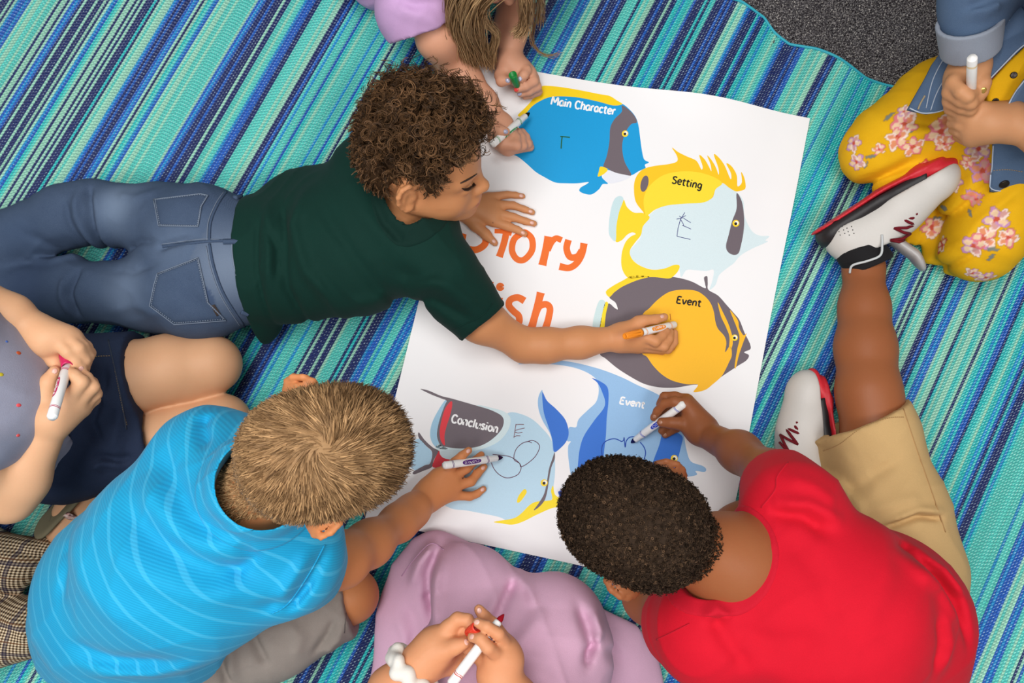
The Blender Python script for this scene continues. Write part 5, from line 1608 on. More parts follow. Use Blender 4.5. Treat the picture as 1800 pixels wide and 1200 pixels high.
S.chain([(74, 600, 345, 14), (82, 618, 340, 11.5), (94, 634, 336, 9.8), (106, 646, 334, 8)], 0.006)
# lower arm and hand (round the barrel)
S.chain([(-110, 640, 420, 46), (-70, 790, 390, 38), (16, 874, 300, 34), (40, 842, 305, 34), (92, 735, 330, 24)], 0.02)
w0 = (94, 730, 330, 24)
for q in [(122, 700, 340, 13), (134, 706, 330, 13), (142, 712, 318, 12), (144, 718, 306, 11)]:
    S.chain([w0, q], 0.018)
S.chain([(88, 715, 336, 19), (78, 695, 346, 14), (84, 672, 352, 10.5), (96, 652, 350, 8.2)], 0.008)
S.chain([(122, 702, 342, 12), (144, 671, 348, 10.2), (132, 660, 352, 8.8), (121, 653, 350, 7.6)], 0.0035)
S.chain([(134, 708, 332, 12), (163, 680, 332, 9.8), (152, 663, 332, 8.6), (140, 655, 330, 7.6)], 0.003)
S.chain([(142, 714, 318, 12), (168, 692, 314, 9.2), (162, 672, 312, 8.2), (150, 662, 310, 7.4)], 0.003)
S.chain([(144, 718, 306, 11), (166, 702, 298, 8.6), (166, 686, 296, 7.6), (154, 676, 294, 7)], 0.003)
S.mesh('body', 0.0034, mat=M_SKIN7, parent=g, paint=NO)
for (x, y, dx, dy) in [(143, 648, 1.5, 3), (96, 652, 1, -3)]:
    nail(S, x, y, dx, dy, M_NAIL, g, 4.6, 3.8)
SB7 = S
# grey top with paint specks
M_TOP7 = cloth('grey_jersey', (160, 160, 178), var=0.08, attr='tint')
S = Shape()
S.chain([(-130, 600, 425, 92), (-75, 690, 340, 128), (-30, 735, 220, 124), (20, 760, 140, 112)], 0.04)
S.chain([(20, 760, 150, 100), (78, 770, 126, 70)], 0.05)
S.chain([(-130, 600, 425, 70), (-110, 545, 405, 56)], 0.03)
S.chain([(-120, 660, 415, 70), (-75, 780, 395, 54)], 0.03)
S.add(ell(P(92, 772, 0.135), (0.055, 0.065, 0.028)), 0.02)
S.cut(plane(P(600, 450, 0.02), (0, 0, -1)), 0.01)
for pts, amp, wdt in [([(0, 780), (40, 770), (70, 730)], -6, 10), ([(0, 800), (50, 790), (90, 760)], 5, 10), ([(0, 640), (40, 650), (75, 680)], 3, 12), ([(10, 610), (50, 630), (70, 655)], -4, 9), ([(0, 720), (35, 715), (60, 700)], -4, 10), ([(100, 800), (125, 770), (135, 740)], -4, 6)]:
    S.fold(pts, 300, amp, wdt)
sp = [(33, 620, 3.2, (196, 84, 40)), (2, 658, 3.0, (208, 190, 40)), (33, 712, 3.0, (240, 84, 90)), (32, 765, 2.6, (236, 90, 90)), (131, 766, 2.4, (30, 30, 34)), (12, 600, 2.0, (70, 110, 190))]
S.mv = S.mf = None
S.wrinkles(2.0, 0.07, 13)
top7 = S.mesh('top', 0.006, mat=M_TOP7, parent=g)
hs = [(S.hit(x, y), r / 1000.0, lin(c)) for x, y, r, c in sp]
for h, r, c in hs:
    mb = MB(); n = S.normal(h)[0]; t = unit(np.cross(n, [0.3, 1, 0.1])); b = np.cross(n, t)
    ellipsoid_mb(mb, h, (t * r * 1.3, b * r * 0.9, n * 0.0007), 8, 4)
    m_ = NT('paint_speck'); mb.build('paint_speck', m_.out(c, .6), top7)
# denim shorts
M_DENIM7 = denim('dark_denim', (24, 34, 56), (66, 80, 110))
S = Shape()
S.chain([(60, 745, 120, 118), (130, 720, 120, 108)], 0.03)
S.chain([(110, 690, 125, 100), (262, 660, 114, 80)], 0.03)
S.chain([(110, 790, 112, 92), (275, 774, 84, 72)], 0.03)
S.add(ell(P(120, 830, 0.06), (0.07, 0.045, 0.05)), 0.04)
S.sub(rcone(P(285, 655, 0.112), P(350, 642, 0.106), 0.074, 0.080), 0.004)
S.sub(rcone(P(295, 766, 0.082), P(350, 760, 0.080), 0.066, 0.074), 0.004)
S.cut(plane(P(222, 700, 0.19), P(300, 684, 0.19) - P(222, 700, 0.19)), 0.0)
S.cut(plane(P(600, 450, 0.003), (0, 0, -1)), 0.002)
for pts, amp, wdt in [([(180, 640), (172, 690), (150, 740), (160, 790)], -6, 8), ([(150, 650), (165, 680), (180, 710)], 5, 8), ([(200, 700), (195, 740), (175, 800)], 4, 9), ([(150, 800), (180, 810), (205, 800)], -6, 7), ([(140, 830), (160, 815), (190, 820)], 5, 7)]:
    S.fold(pts, 210, amp, wdt)
S.wrinkles(1.8, 0.05, 14)
sh7 = S.mesh('shorts', 0.0043, mat=M_DENIM7, parent=g)
seam(S, [(190, 597), (200, 640), (213, 700), (222, 755)], 0.0011, M_ST2, sh7, 'hem_stitching', off=0.0006)
seam(S, [(148, 642), (160, 628), (195, 625)], 0.0011, plain('tan_seam_thread', (122, 104, 84), .8), sh7, 'pocket_stitching', off=0.0006, dash=0.004)
seam(S, [(196, 622), (204, 660), (216, 720), (224, 750)], 0.0009, plain('tan_hem_thread', (112, 98, 84), .8), sh7, 'hem_stitching', off=0.0006, dash=0.004)
# flip-flop with the foot, sole turned up
M_SOLE = plain('khaki_foam_sole', (124, 116, 92), 0.8, 0.2, 0.10, 90, 0.3)
S = Shape()
h0, t0 = P(68, 935, 0.062), P(150, 846, 0.058)
xx = unit(t0 - h0); uu = unit(np.array([0.45, -0.42, -0.62]))      # from sole towards the foot
uu = unit(uu - xx * (uu @ xx)); ww = np.cross(xx, uu)
S.add(rcone(h0 + xx * 0.02, h0 + xx * 0.075, 0.030, 0.031, uu, 0.26), 0.01)
S.add(rcone(h0 + xx * 0.075, h0 + xx * 0.15, 0.031, 0.040, uu, 0.22), 0.01)
S.cut(plane(h0 - uu * 0.0045, -uu), 0.002)
S.cut(plane(h0 + uu * 0.0075, uu), 0.002)
ff = S.mesh('flip_flop', 0.0022, mat=M_SOLE, parent=g, label='khaki flip-flop sole on the folded foot')
mb = MB()
for k in np.arange(4):
    mb.tube([h0 + xx * (0.03 + 0.018 * k) - ww * 0.012 - uu * 0.0048, h0 + xx * (0.048 + 0.018 * k) + ww * 0.016 - uu * 0.0048], 0.0009, 5)
mb.build('tread', plain('khaki_tread', (96, 90, 72), .8), ff)
S = Shape()
f0 = h0 + uu * 0.030
S.add(rcone(f0 + xx * 0.02, f0 + xx * 0.10, 0.024, 0.026), 0.01)
S.add(rcone(f0 + xx * 0.10, f0 + xx * 0.15, 0.026, 0.020, uu, 0.7), 0.01)
S.add(rcone(f0 + xx * 0.03, P(190, 900, 0.05), 0.026, 0.026), 0.02)
S.mesh('foot', 0.0026, mat=M_SKIN7, parent=g, paint=NO)
mb = MB()
c0 = h0 + xx * 0.060 + uu * 0.004
arc = [c0 + ww * 0.030 * math.cos(a) * 1.05 + uu * (0.060 * math.sin(a)) for a in np.linspace(-0.1, math.pi + 0.1, 14)]
mb.tube(arc, 0.0085, 8, flat=0.35)
st = mb.build('strap', None, ff)
t = NT('floral_strap'); vr = t.n('TexVoronoi', inp={'Vector': t.coord(), 'Scale': 190.0})
st.data.materials.append(t.out(t.ramp(vr.outputs['Color'], [(0.0, lin((196, 116, 110))), (0.4, lin((226, 206, 196))), (0.7, lin((92, 60, 60))), (1.0, lin((214, 160, 150)))]), .7))

# ------------------------------------------------------------------ child in checked trousers, only the legs reach into the picture
def plaid():
    t = NT('checked_wool')
    v = t.mapping(t.coord(), rot=(0, 0, 0.25))
    sx = t.n('SeparateXYZ', inp={0: v})
    def bars(c, period, duty):
        return t.math('LESS_THAN', t.math('FRACT', t.math('DIVIDE', c, period)), duty)
    a = bars(sx.outputs[0], 0.0046, 0.5); b = bars(sx.outputs[1], 0.0046, 0.5)
    chk = t.math('MULTIPLY', t.math('ADD', a, b), 0.5)
    col = t.ramp(chk, [(0.0, lin((222, 206, 178))), (0.5, lin((150, 126, 96))), (1.0, lin((42, 32, 30)))])
    for c, p_, d_, rgb in ((sx.outputs[0], 0.046, 0.13, (38, 36, 62)), (sx.outputs[1], 0.046, 0.13, (38, 36, 62)), (sx.outputs[1], 0.031, 0.08, (110, 72, 44))):
        m = t.math('MULTIPLY', bars(c, p_, d_), 0.6)
        col = t.mix(m, col, lin(rgb))
    return t.out(col, 0.9, t.bump(t.noise(800, 2), 0.3, 0.0006), 0.2)
M_PLAID = plaid()
g = person('child in brown checked trousers, folded legs reaching in behind the blue shirt', P(-60, 1050, 0))
S = Shape()
S.chain([(-190, 930, 130, 78), (-60, 975, 80, 58), (20, 990, 62, 46), (78, 965, 46, 22)], 0.02)
S.chain([(-190, 1150, 130, 80), (-60, 1125, 84, 62), (40, 1104, 70, 54)], 0.02)
S.chain([(-190, 1040, 150, 110), (-260, 1040, 160, 110)], 0.05)
S.cut(plane(P(600, 450, 0.003), (0, 0, -1)), 0.002)
for pts, amp, wdt in [([(0, 960), (40, 985), (60, 1000)], -4, 6), ([(10, 1080), (40, 1100), (50, 1130)], 4, 8)]:
    S.fold(pts, 110, amp, wdt)
S.mesh('trousers', 0.0043, mat=M_PLAID, parent=g)
S = Shape()
S.chain([(-260, 1040, 160, 95), (-290, 1040, 330, 90), (-300, 1040, 420, 60)], 0.03)
S.chain([(-300, 1040, 400, 60), (-280, 930, 380, 40), (-215, 940, 230, 32)], 0.03)
S.chain([(-300, 1040, 400, 60), (-280, 1150, 380, 40), (-215, 1140, 230, 32)], 0.03)
S.mesh('top', 0.006, mat=cloth('navy_jersey', (50, 56, 84)), parent=g)
# ------------------------------------------------------------------ child in the mauve dress (bottom edge)
M_SKIN5 = skin('peach_skin', (214, 150, 108))
g = person('child in a mauve dress spread over crossed legs, holding the red marker', P(900, 1150, 0))
M_MAUVE = cloth('mauve_cotton', (222, 178, 204), var=0.06)
S = Shape()
S.chain([(905, 1420, 280, 125), (900, 1300, 190, 130), (890, 1200, 110, 120)], 0.05)
S.chain([(860, 1260, 150, 105), (845, 1120, 120, 90), (842, 1050, 98, 66)], 0.05)
S.chain([(930, 1260, 150, 108), (975, 1140, 122, 88), (975, 1090, 104, 72)], 0.05)
S.chain([(842, 1052, 96, 62), (880, 1110, 60, 60), (975, 1092, 98, 62)], 0.04)
# cloth lying on the mat around the knees
up = np.array([0, 0, 1.0])
S.chain([(760, 975, 20, 18), (748, 1010, 24, 40), (740, 1090, 28, 62), (740, 1190, 30, 90)], 0.05, up, 0.32)
S.chain([(1000, 1140, 30, 60), (1060, 1160, 26, 56), (1080, 1220, 28, 70)], 0.05, up, 0.32)
S.chain([(1040, 1120, 22, 30), (1082, 1128, 18, 18)], 0.04, up, 0.5)
S.chain([(1075, 1170, 22, 34), (1110, 1170, 18, 26), (1118, 1230, 20, 40)], 0.04, up, 0.4)
S.chain([(780, 1000, 40, 45), (810, 1010, 60, 50)], 0.06)
S.cut(plane(P(600, 450, 0.001), (0, 0, -1)), 0.003)
for pts, amp, wdt in [([(765, 970), (745, 1020), (742, 1070), (750, 1120)], -9, 9), ([(760, 960), (725, 1000), (705, 1060)], 6, 10), ([(772, 985), (765, 1040), (770, 1090)], 6, 10), ([(905, 1020), (880, 1060), (862, 1110)], -8, 9), ([(900, 1010), (930, 1030), (940, 1060)], 4, 10),
                      ([(1012, 1055), (1030, 1100), (1035, 1120), (1020, 1150)], -9, 9), ([(1040, 1060), (1052, 1100), (1040, 1120)], 6, 8), ([(1045, 1120), (1030, 1135), (1025, 1155)], -7, 6), ([(700, 1080), (720, 1130), (700, 1190)], -6, 10), ([(680, 1100), (700, 1150), (690, 1200)], 5, 9),
                      ([(1060, 1130), (1085, 1160), (1110, 1200)], -5, 8), ([(780, 1090), (790, 1150), (780, 1200)], 4, 12), ([(930, 1160), (960, 1180), (1000, 1200)], -4, 14), ([(890, 1030), (840, 1090), (800, 1130)], 5, 12), ([(960, 1060), (920, 1100), (890, 1130)], 5, 12), ([(735, 1060), (750, 1075), (748, 1100)], -7, 7)]:
    S.fold(pts, 150, amp, wdt)
S.chain([(757, 950, 14, 5), (752, 975, 20, 20)], 0.02)
S.wrinkles(2.6, 0.10, 15)
dress5 = S.mesh('dress', 0.0043, mat=M_MAUVE, parent=g)
seam(S, [(706, 1012), (726, 985), (757, 955), (780, 966)], 0.0012, cloth('mauve_hem', (194, 150, 180)), dress5, 'hem')
# shoulders and head sit outside the picture
S = Shape()
S.chain([(905, 1400, 300, 118), (910, 1440, 420, 92)], 0.05)
S.chain([(910, 1450, 430, 70), (780, 1440, 430, 52), (720, 1370, 380, 46)], 0.04)
S.chain([(910, 1450, 430, 70), (1040, 1440, 430, 52), (1040, 1370, 380, 46)], 0.04)
S.mesh('bodice', 0.006, mat=M_MAUVE, parent=g)
S = Shape()
S.chain([(910, 1450, 430, 60), (780, 1440, 430, 40), (690, 1330, 350, 33), (690, 1215, 325, 30), (742, 1164, 328, 22)], 0.03)
S.chain([(910, 1450, 430, 60), (1040, 1440, 430, 40), (980, 1330, 360, 34), (905, 1240, 335, 32), (878, 1188, 330, 24)], 0.03)
# hand nearer the scrunchie
w0 = (744, 1162, 328, 21)
for q in [(788, 1104, 336, 12), (794, 1116, 324, 12), (798, 1132, 312, 11), (800, 1150, 304, 11)]:
    S.chain([w0, (766, 1140, 326, 20), q], 0.018)
S.chain([(788, 1104, 336, 11.5), (804, 1088, 340, 9.8), (822, 1089, 342, 8.6), (830, 1101, 344, 7.4)], 0.004)
S.chain([(794, 1117, 324, 11), (806, 1106, 328, 9.6), (818, 1108, 332, 8.4), (814, 1120, 336, 7.6)], 0.003)
S.chain([(798, 1133, 312, 11), (816, 1126, 312, 9), (824, 1130, 316, 8)], 0.003)
S.chain([(800, 1150, 302, 10.5), (812, 1146, 298, 8.6), (818, 1150, 300, 7.6)], 0.003)
S.chain([(764, 1148, 338, 16), (782, 1143, 346, 12), (800, 1136, 352, 10), (814, 1131, 354, 8)], 0.008)
S.chain([(764, 1168, 316, 18), (796, 1172, 304, 12)], 0.014)
# hand round the marker
w0 = (878, 1184, 332, 24)
for q in [(890, 1130, 324, 12), (888, 1138, 338, 12), (878, 1148, 348, 11.5), (872, 1158, 344, 12)]:
    S.chain([w0, (886, 1158, 336, 18), q], 0.016)
S.chain([(886, 1126, 322, 11.5), (868, 1098, 316, 9.8), (852, 1084, 320, 8.8), (842, 1071, 322, 7.6)], 0.004)
S.chain([(888, 1134, 344, 11), (876, 1114, 364, 8.8), (856, 1101, 368, 8.0), (839, 1094, 362, 7.0)], 0.0025)
S.chain([(878, 1152, 352, 11.5), (858, 1138, 374, 9.2), (845, 1123, 372, 8.4), (830, 1119, 362, 7.2)], 0.0025)
S.chain([(868, 1164, 336, 13), (842, 1152, 326, 11), (824, 1138, 338, 9.4), (820, 1127, 346, 8)], 0.005)
SB5 = S
S.mesh('body', 0.0034, mat=M_SKIN5, parent=g, paint=NO)
for (x, y, dx, dy) in [(842.5, 1073, -1, -3), (838, 1093, -3, 0), (829, 1118.5, -3, 0), (820, 1128, 0, -3)]:
    nail(S, x, y, dx, dy, M_NAIL, g, 4.6, 3.8)
H5 = Head(P(915, 1560, 0.52), (0, 0.75, -0.65), (0, 0.6, 0.8), 0.95)
S = Shape(); H5.build(S, P(910, 1455, 0.45), 0.042)
S.mesh('head', 0.006, mat=M_SKIN5, parent=g, paint=face_paint(H5, (190, 112, 100)))
hm5 = hairmat('chestnut_hair', (60, 36, 22), (140, 96, 62))
SC, v, q = hair_cap(H5, 'hair', 0.012, hm5, g, 0.006, -0.01)
hair_object('hair', [(v, q, np.full(len(v), .4, np.float32))], hm5, g)
# scrunchie on the wrist
M_SCR = cloth('cream_scrunchie', (238, 232, 222), var=0.05)
S = Shape()
c = P(722, 1178, 0.326); ax = unit(P(744, 1162, 0.328) - P(690, 1215, 0.325)); x_ = unit(np.cross(ax, [0, 0, 1])); y_ = np.cross(ax, x_)
pts = []
for k in range(22):
    a = 2 * math.pi * k / 22
    r = 0.033 + 0.002 * math.sin(5 * a)
    S.add(ell(c + r * (math.cos(a) * x_ + math.sin(a) * y_) + ax * 0.0055 * math.sin(k * 2.4), (0.0105 + 0.002 * math.sin(k * 1.7), 0.011, 0.0115)), 0.005)
scr = S.mesh('scrunchie', 0.0024)
scr.data.materials.append(M_SCR)
tag(scr, 'cream gathered scrunchie round the wrist of the child in mauve', 'scrunchie')
# ------------------------------------------------------------------ girl in denim jacket and yellow flowered dress (top right)
M_SKIN3 = skin('olive_skin', (200, 146, 104))
g = person('girl in a denim jacket and yellow flowered dress kneeling at the top right', P(1720, 200, 0))
S = Shape()
S.chain([(1930, -40, 450, 50), (1900, 60, 330, 62), (1830, 180, 190, 80)], 0.04)
S.chain([(1910, -50, 445, 46), (1800, -118, 445, 36), (1744, -60, 425, 34), (1716, 0, 402, 30), (1706, 60, 372, 26), (1706, 112, 345, 22)], 0.03)
S.chain([(1960, 40, 470, 45), (1960, 240, 400, 36), (1860, 250, 340, 31), (1772, 214, 318, 24)], 0.03)
# lower legs
S.chain([(1740, 440, 70, 46), (1790, 405, 50, 42), (1860, 330, 46, 36), (1930, 250, 44, 28)], 0.02)
# upper fist round the marker
w0 = (1706, 116, 343, 21)
for q in [(1680, 142, 352, 12), (1674, 160, 340, 12), (1674, 176, 326, 11.5), (1676, 188, 314, 11)]:
    S.chain([w0, (1694, 136, 338, 18), q], 0.016)
S.chain([(1676, 146, 352, 12), (1690, 162, 362, 10.4), (1700, 170, 362, 10), (1714, 160, 352, 8.6)], 0.0035)
S.chain([(1670, 162, 340, 12), (1690, 177, 350, 10), (1706, 182, 352, 9.6), (1721, 171, 342, 8.4)], 0.003)
S.chain([(1670, 178, 326, 11.5), (1690, 189, 336, 9.6), (1705, 193, 338, 9.2), (1721, 183, 330, 8)], 0.003)
S.chain([(1672, 190, 314, 11), (1690, 199, 322, 9), (1703, 202, 324, 8.6), (1718, 194, 318, 7.6)], 0.003)
S.chain([(1716, 118, 340, 14), (1724, 128, 352, 11.5), (1729, 146, 358, 10), (1728, 162, 352, 8.4)], 0.006)
# lower hand wrapped under it
w0 = (1772, 214, 318, 23)
for q in [(1716, 214, 316, 13), (1708, 226, 308, 13), (1706, 236, 298, 12), (1708, 244, 290, 11)]:
    S.chain([w0, (1740, 216, 316, 20), q], 0.018)
S.chain([(1712, 212, 318, 12), (1690, 205, 314, 10.4), (1675, 204, 300, 9)], 0.0035)
S.chain([(1706, 226, 308, 12), (1688, 218, 304, 10.2), (1674, 216, 288, 9)], 0.003)
S.chain([(1704, 237, 298, 11.5), (1688, 231, 292, 9.8), (1677, 228, 278, 8.6)], 0.003)
S.chain([(1706, 246, 288, 10.5), (1694, 243, 282, 9), (1684, 240, 268, 8)], 0.003)
S.chain([(1744, 204, 326, 15), (1728, 194, 328, 11), (1712, 196, 322, 9)], 0.006)
S.mesh('body', 0.0034, mat=M_SKIN3, parent=g, paint=NO)
SB3 = S
nail(S, 1729, 159, 0, 3, M_GOLD, g, 5.4, 4.6, label='gold painted thumbnail')
# dress
def floral():
    t = NT('yellow_cotton')
    v = t.coord(); n = t.noise(24, 4, 0.6, v); n2 = t.noise(800, 2, 0.5, v)
    c = t.mix(n, lin((226, 168, 10)), lin((246, 194, 28)))
    c = t.mix(t.math('MULTIPLY', n2, 0.3), c, lin((196, 140, 8)))
    t.m['tinted'] = 1
    a = t.n('Attribute', attribute_name='tint')
    c = t.mix(a.outputs['Alpha'], c, a.outputs['Color'])
    return t.out(c, 0.85, t.bump(n2, 0.3, 0.0006), 0.2)
M_YEL = floral()
S = Shape()
S.chain([(1890, 60, 330, 70), (1840, 150, 230, 96), (1800, 180, 150, 112)], 0.04)
S.chain([(1800, 150, 130, 100), (1660, 200, 120, 92), (1560, 255, 98, 66), (1535, 272, 88, 54)], 0.04)
S.chain([(1800, 200, 130, 100), (1762, 320, 116, 86), (1728, 420, 92, 62), (1718, 438, 80, 54)], 0.04)
S.chain([(1700, 240, 60, 60), (1640, 330, 18, 40), (1650, 400, 16, 40), (1690, 430, 20, 40)], 0.05, np.array([0, 0, 1.0]), 0.35)
S.cut(plane(P(600, 450, 0.001), (0, 0, -1)), 0.003)
for pts, amp, wdt in [([(1520, 300), (1580, 285), (1640, 262)], -6, 7), ([(1540, 320), (1600, 300), (1650, 275)], 5, 7), ([(1670, 290), (1668, 360), (1660, 420), (1665, 460)], -7, 8), ([(1690, 300), (1680, 360), (1672, 430)], 6, 9), ([(1760, 300), (1720, 360), (1700, 420)], -5, 8), ([(1790, 330), (1740, 380), (1710, 440)], 4, 9), ([(1590, 200), (1640, 215), (1690, 205)], -5, 9), ([(1560, 240), (1620, 235), (1680, 225)], 4, 10), ([(1600, 370), (1630, 400), (1652, 440)], -5, 7), ([(1790, 400), (1750, 430), (1715, 455)], -4, 6), ([(1700, 250), (1720, 300), (1712, 350)], 5, 10)]:
    S.fold(pts, 190, amp, wdt)
S.wrinkles(2.2, 0.07, 17)
v, q = polygonise(S, 0.0036); S.mv, S.mf = v, q
pk, wh, li, rd, tl_ = (226, 120, 140), (246, 224, 214), (196, 140, 194), (196, 50, 70), (92, 120, 130)
FL = [(1590, 218, 17, pk, wh, 20), (1578, 240, 14, wh, pk, 70), (1605, 258, 14, pk, wh, 10), (1655, 232, 19, pk, wh, 40), (1660, 252, 12, wh, pk, 0), (1500, 252, 12, li, wh, 30), (1506, 285, 12, li, wh, 80), (1720, 262, 15, li, wh, 10), (1728, 300, 16, li, pk, 55), (1680, 320, 13, li, wh, 25), (1716, 350, 10, pk, li, 60),
      (1712, 432, 16, li, wh, 35), (1730, 418, 15, pk, wh, 75), (1752, 385, 16, li, wh, 15), (1772, 418, 13, wh, pk, 45), (1638, 400, 15, pk, wh, 20), (1655, 430, 13, rd, wh, 60), (1732, 488, 13, li, wh, 0), (1710, 480, 10, wh, li, 30), (1590, 195, 9, li, wh, 50), (1545, 262, 8, wh, pk, 0), (1750, 150, 16, pk, rd, 30), (1775, 120, 13, pk, wh, 60), (1625, 290, 8, rd, pk, 20), (1700, 285, 9, pk, wh, 0), (1790, 300, 14, pk, wh, 0)]
LV = [(1562, 205, 9, 60), (1574, 200, 6, -30), (1600, 232, 6, 20), (1530, 275, 9, 10), (1698, 278, 10, -35), (1655, 325, 10, -15), (1658, 365, 13, -30), (1640, 385, 10, 60), (1648, 385, 9, 40), (1705, 375, 10, -60), (1744, 438, 11, 0), (1742, 452, 9, 70), (1760, 408, 7, 70), (1522, 290, 8, 60), (1648, 100, 8, 10)]
col = np.zeros((len(v), 4), np.float32)
def put(mask, rgb, al):
    col[mask, :3] = lin(rgb); col[mask, 3] = al
for (x, y, r, c1, c2, rot) in FL:
    h = S.hit(x, y); n = S.normal(h)[0]; t = unit(np.cross(n, [0.2, 1, 0.1])); b = np.cross(n, t)
    d = v - h; near = np.abs(d @ n) < 0.02
    a, bb = d @ t, d @ b; R_ = r * 1.15 / 1000.0
    for k in range(5):
        th = math.radians(rot + 72 * k); cx, cy = math.cos(th) * R_ * .62, math.sin(th) * R_ * .62
        u = (a - cx) * math.cos(th) + (bb - cy) * math.sin(th); w_ = -(a - cx) * math.sin(th) + (bb - cy) * math.cos(th)
        e = (u / (R_ * .62)) ** 2 + (w_ / (R_ * .46)) ** 2
        put(near & (e < 1), c1 if k % 2 == 0 else c2, 0.92)
        put(near & (e < .35), c2 if k % 2 == 0 else c1, 0.55)
    put(near & (a * a + bb * bb < (R_ * .26) ** 2), rd, 0.85)
for (x, y, r, rot) in LV:
    h = S.hit(x, y); n = S.normal(h)[0]; t = unit(np.cross(n, [0.2, 1, 0.1])); b = np.cross(n, t)
    d = v - h; near = np.abs(d @ n) < 0.02; a, bb = d @ t, d @ b; R_ = r / 1000.0; th = math.radians(rot)
    u = a * math.cos(th) + bb * math.sin(th); w_ = -a * math.sin(th) + bb * math.cos(th)
    put(near & ((u / R_) ** 2 + (w_ / (R_ * .36)) ** 2 < 1) & (col[:, 3] == 0), tl_, 0.85)
me = np_mesh('dress', v, q); set_attr(me, 'tint', col)
dress3 = link_mesh('dress', me, M_YEL, g)
# jacket: panels open over the dress
M_JEAN = denim('mid_blue_denim', (66, 92, 126), (128, 150, 178))
def cloth_patch(name, outline, mat, parent, thick=0.004, bulge=0.0, wr=0.0, label=None, rings=9, k=6, freq=70.0):
    """a shaped piece of cloth in the room: outline of (px, py, z mm), gently domed and creased, with thickness"""
    pl = np.array(dense(outline, k), float); c = pl.mean(0)
    rg = [c + (pl - c) * t for t in np.linspace(0, 1, rings + 1)[1:]]
    allp = np.concatenate([[c]] + rg)
    w = np.array(W(allp)); tt = np.concatenate([[0]] + [[t] * len(pl) for t in np.linspace(0, 1, rings + 1)[1:]])
    w[:, 2] += bulge * (1 - tt ** 2) + wr * np.sin(w[:, 0] * freq + 3 * np.sin(w[:, 1] * 31)) * (0.4 + 0.6 * tt)
    n = len(pl); fs = []
    for j in range(n): fs.append((0, 1 + j, 1 + (j + 1) % n))
    for r in range(rings - 1):
        for j in range(n):
            a, b = 1 + r * n + j, 1 + r * n + (j + 1) % n
            fs.append((a, a + n, b + n, b))
    m = len(w); w2 = w.copy(); w2[:, 2] -= thick
    last = 1 + (rings - 1) * n
    fs2 = [tuple(m + i for i in f[::-1]) for f in fs] + [(last + j, m + last + j, m + last + (j + 1) % n, last + (j + 1) % n) for j in range(n)]
    mb = MB(); mb.add(list(w) + list(w2), fs + fs2)
    o = mb.build(name, mat, parent, label=label)
    S = Shape(); S.mv = np.array(mb.v); S.bvh = BVHTree.FromPolygons(mb.v, mb.f)
    S.normal = lambda p, e=0: np.array([np.array(S.bvh.find_nearest(Vector(np.ravel(p)))[1])])
    return o, S
S = Shape()
S.chain([(1930, -40, 440, 88), (1910, 60, 360, 92)], 0.04)
S.chain([(1900, -50, 440, 64), (1800, -110, 450, 54)], 0.03)
S.chain([(1800, -120, 445, 54), (1744, -60, 425, 50), (1716, 0, 402, 45), (1708, 40, 386, 40)], 0.03)
S.chain([(1960, 40, 460, 56), (1970, 190, 410, 46)], 0.03)
for pts, amp, wdt in [([(1690, 20), (1730, 10), (1760, -10)], -5, 8), ([(1700, -20), (1740, -10)], 4, 8), ([(1690, 30), (1720, 34), (1745, 24)], 4, 6)]:
    S.fold(pts, 420, amp, wdt)
jacket = S.mesh('jacket', 0.0043, mat=M_JEAN, parent=g)
left_p, SL = cloth_patch('front_panel', [(1752, -30, 400), (1800, -10, 405), (1840, 30, 405), (1800, 80, 385), (1765, 115, 365), (1738, 143, 345), (1700, 180, 312), (1668, 192, 290), (1630, 200, 262), (1597, 191, 248), (1618, 152, 268), (1640, 112, 290), (1665, 78, 320), (1690, 30, 366)], M_JEAN, jacket, 0.005, 0.006, 0.0022)
right_p, SRp = cloth_patch('front_panel', [(1840, 100, 390), (1800, 140, 368), (1768, 190, 336), (1756, 226, 296), (1748, 252, 262), (1744, 292, 226), (1742, 336, 186), (1775, 338, 186), (1840, 336, 196), (1870, 220, 300)], M_JEAN, jacket, 0.005, 0.008, 0.0022)
plk, SP = cloth_patch('placket', [(1825, 60, 376), (1770, 112, 350), (1736, 150, 330), (1738, 186, 316), (1772, 198, 318), (1800, 160, 346), (1830, 110, 374)], M_YEL, dress3, 0.004, 0.004, 0.0015)
SJ = SRp; S = SL
M_FRAY = plain('pale_frayed_edge', (178, 190, 206), .8)
seam(S, [(1599, 190), (1615, 197), (1630, 199), (1650, 196), (1668, 190)], 0.0012, M_FRAY, jacket, 'frayed_edge')
seam(S, [(1636, 194), (1646, 165), (1660, 140), (1674, 125)], 0.0009, M_FRAY, jacket, off=0.0006)
seam(S, [(1744, 60), (1755, 45), (1775, 35)], 0.0009, M_FRAY, jacket, off=0.0006)
seam(S, [(1737, 142), (1760, 118), (1785, 92), (1800, 79)], 0.0013, M_FRAY, jacket, 'frayed_edge')
seam(SRp, [(1768, 192), (1785, 162), (1800, 142)], 0.0013, M_FRAY, jacket, 'frayed_edge')
seam(SRp, [(1746, 256), (1744, 292), (1743, 332), (1800, 335)], 0.0012, M_FRAY, jacket, 'frayed_edge')
seam(S, [(1690, 60), (1664, 95), (1640, 140), (1628, 190)], 0.0009, M_FRAY, jacket, off=0.0006)
seam(SRp, [(1746, 300), (1770, 298), (1798, 302)], 0.0008, plain('tan_stitch', (150, 130, 104), .8), jacket, off=0.0006, dash=0.004)
M_BTN = NT('bronze_button').out(lin((48, 40, 36)), 0.35, None, 0.5, Metallic=0.6)
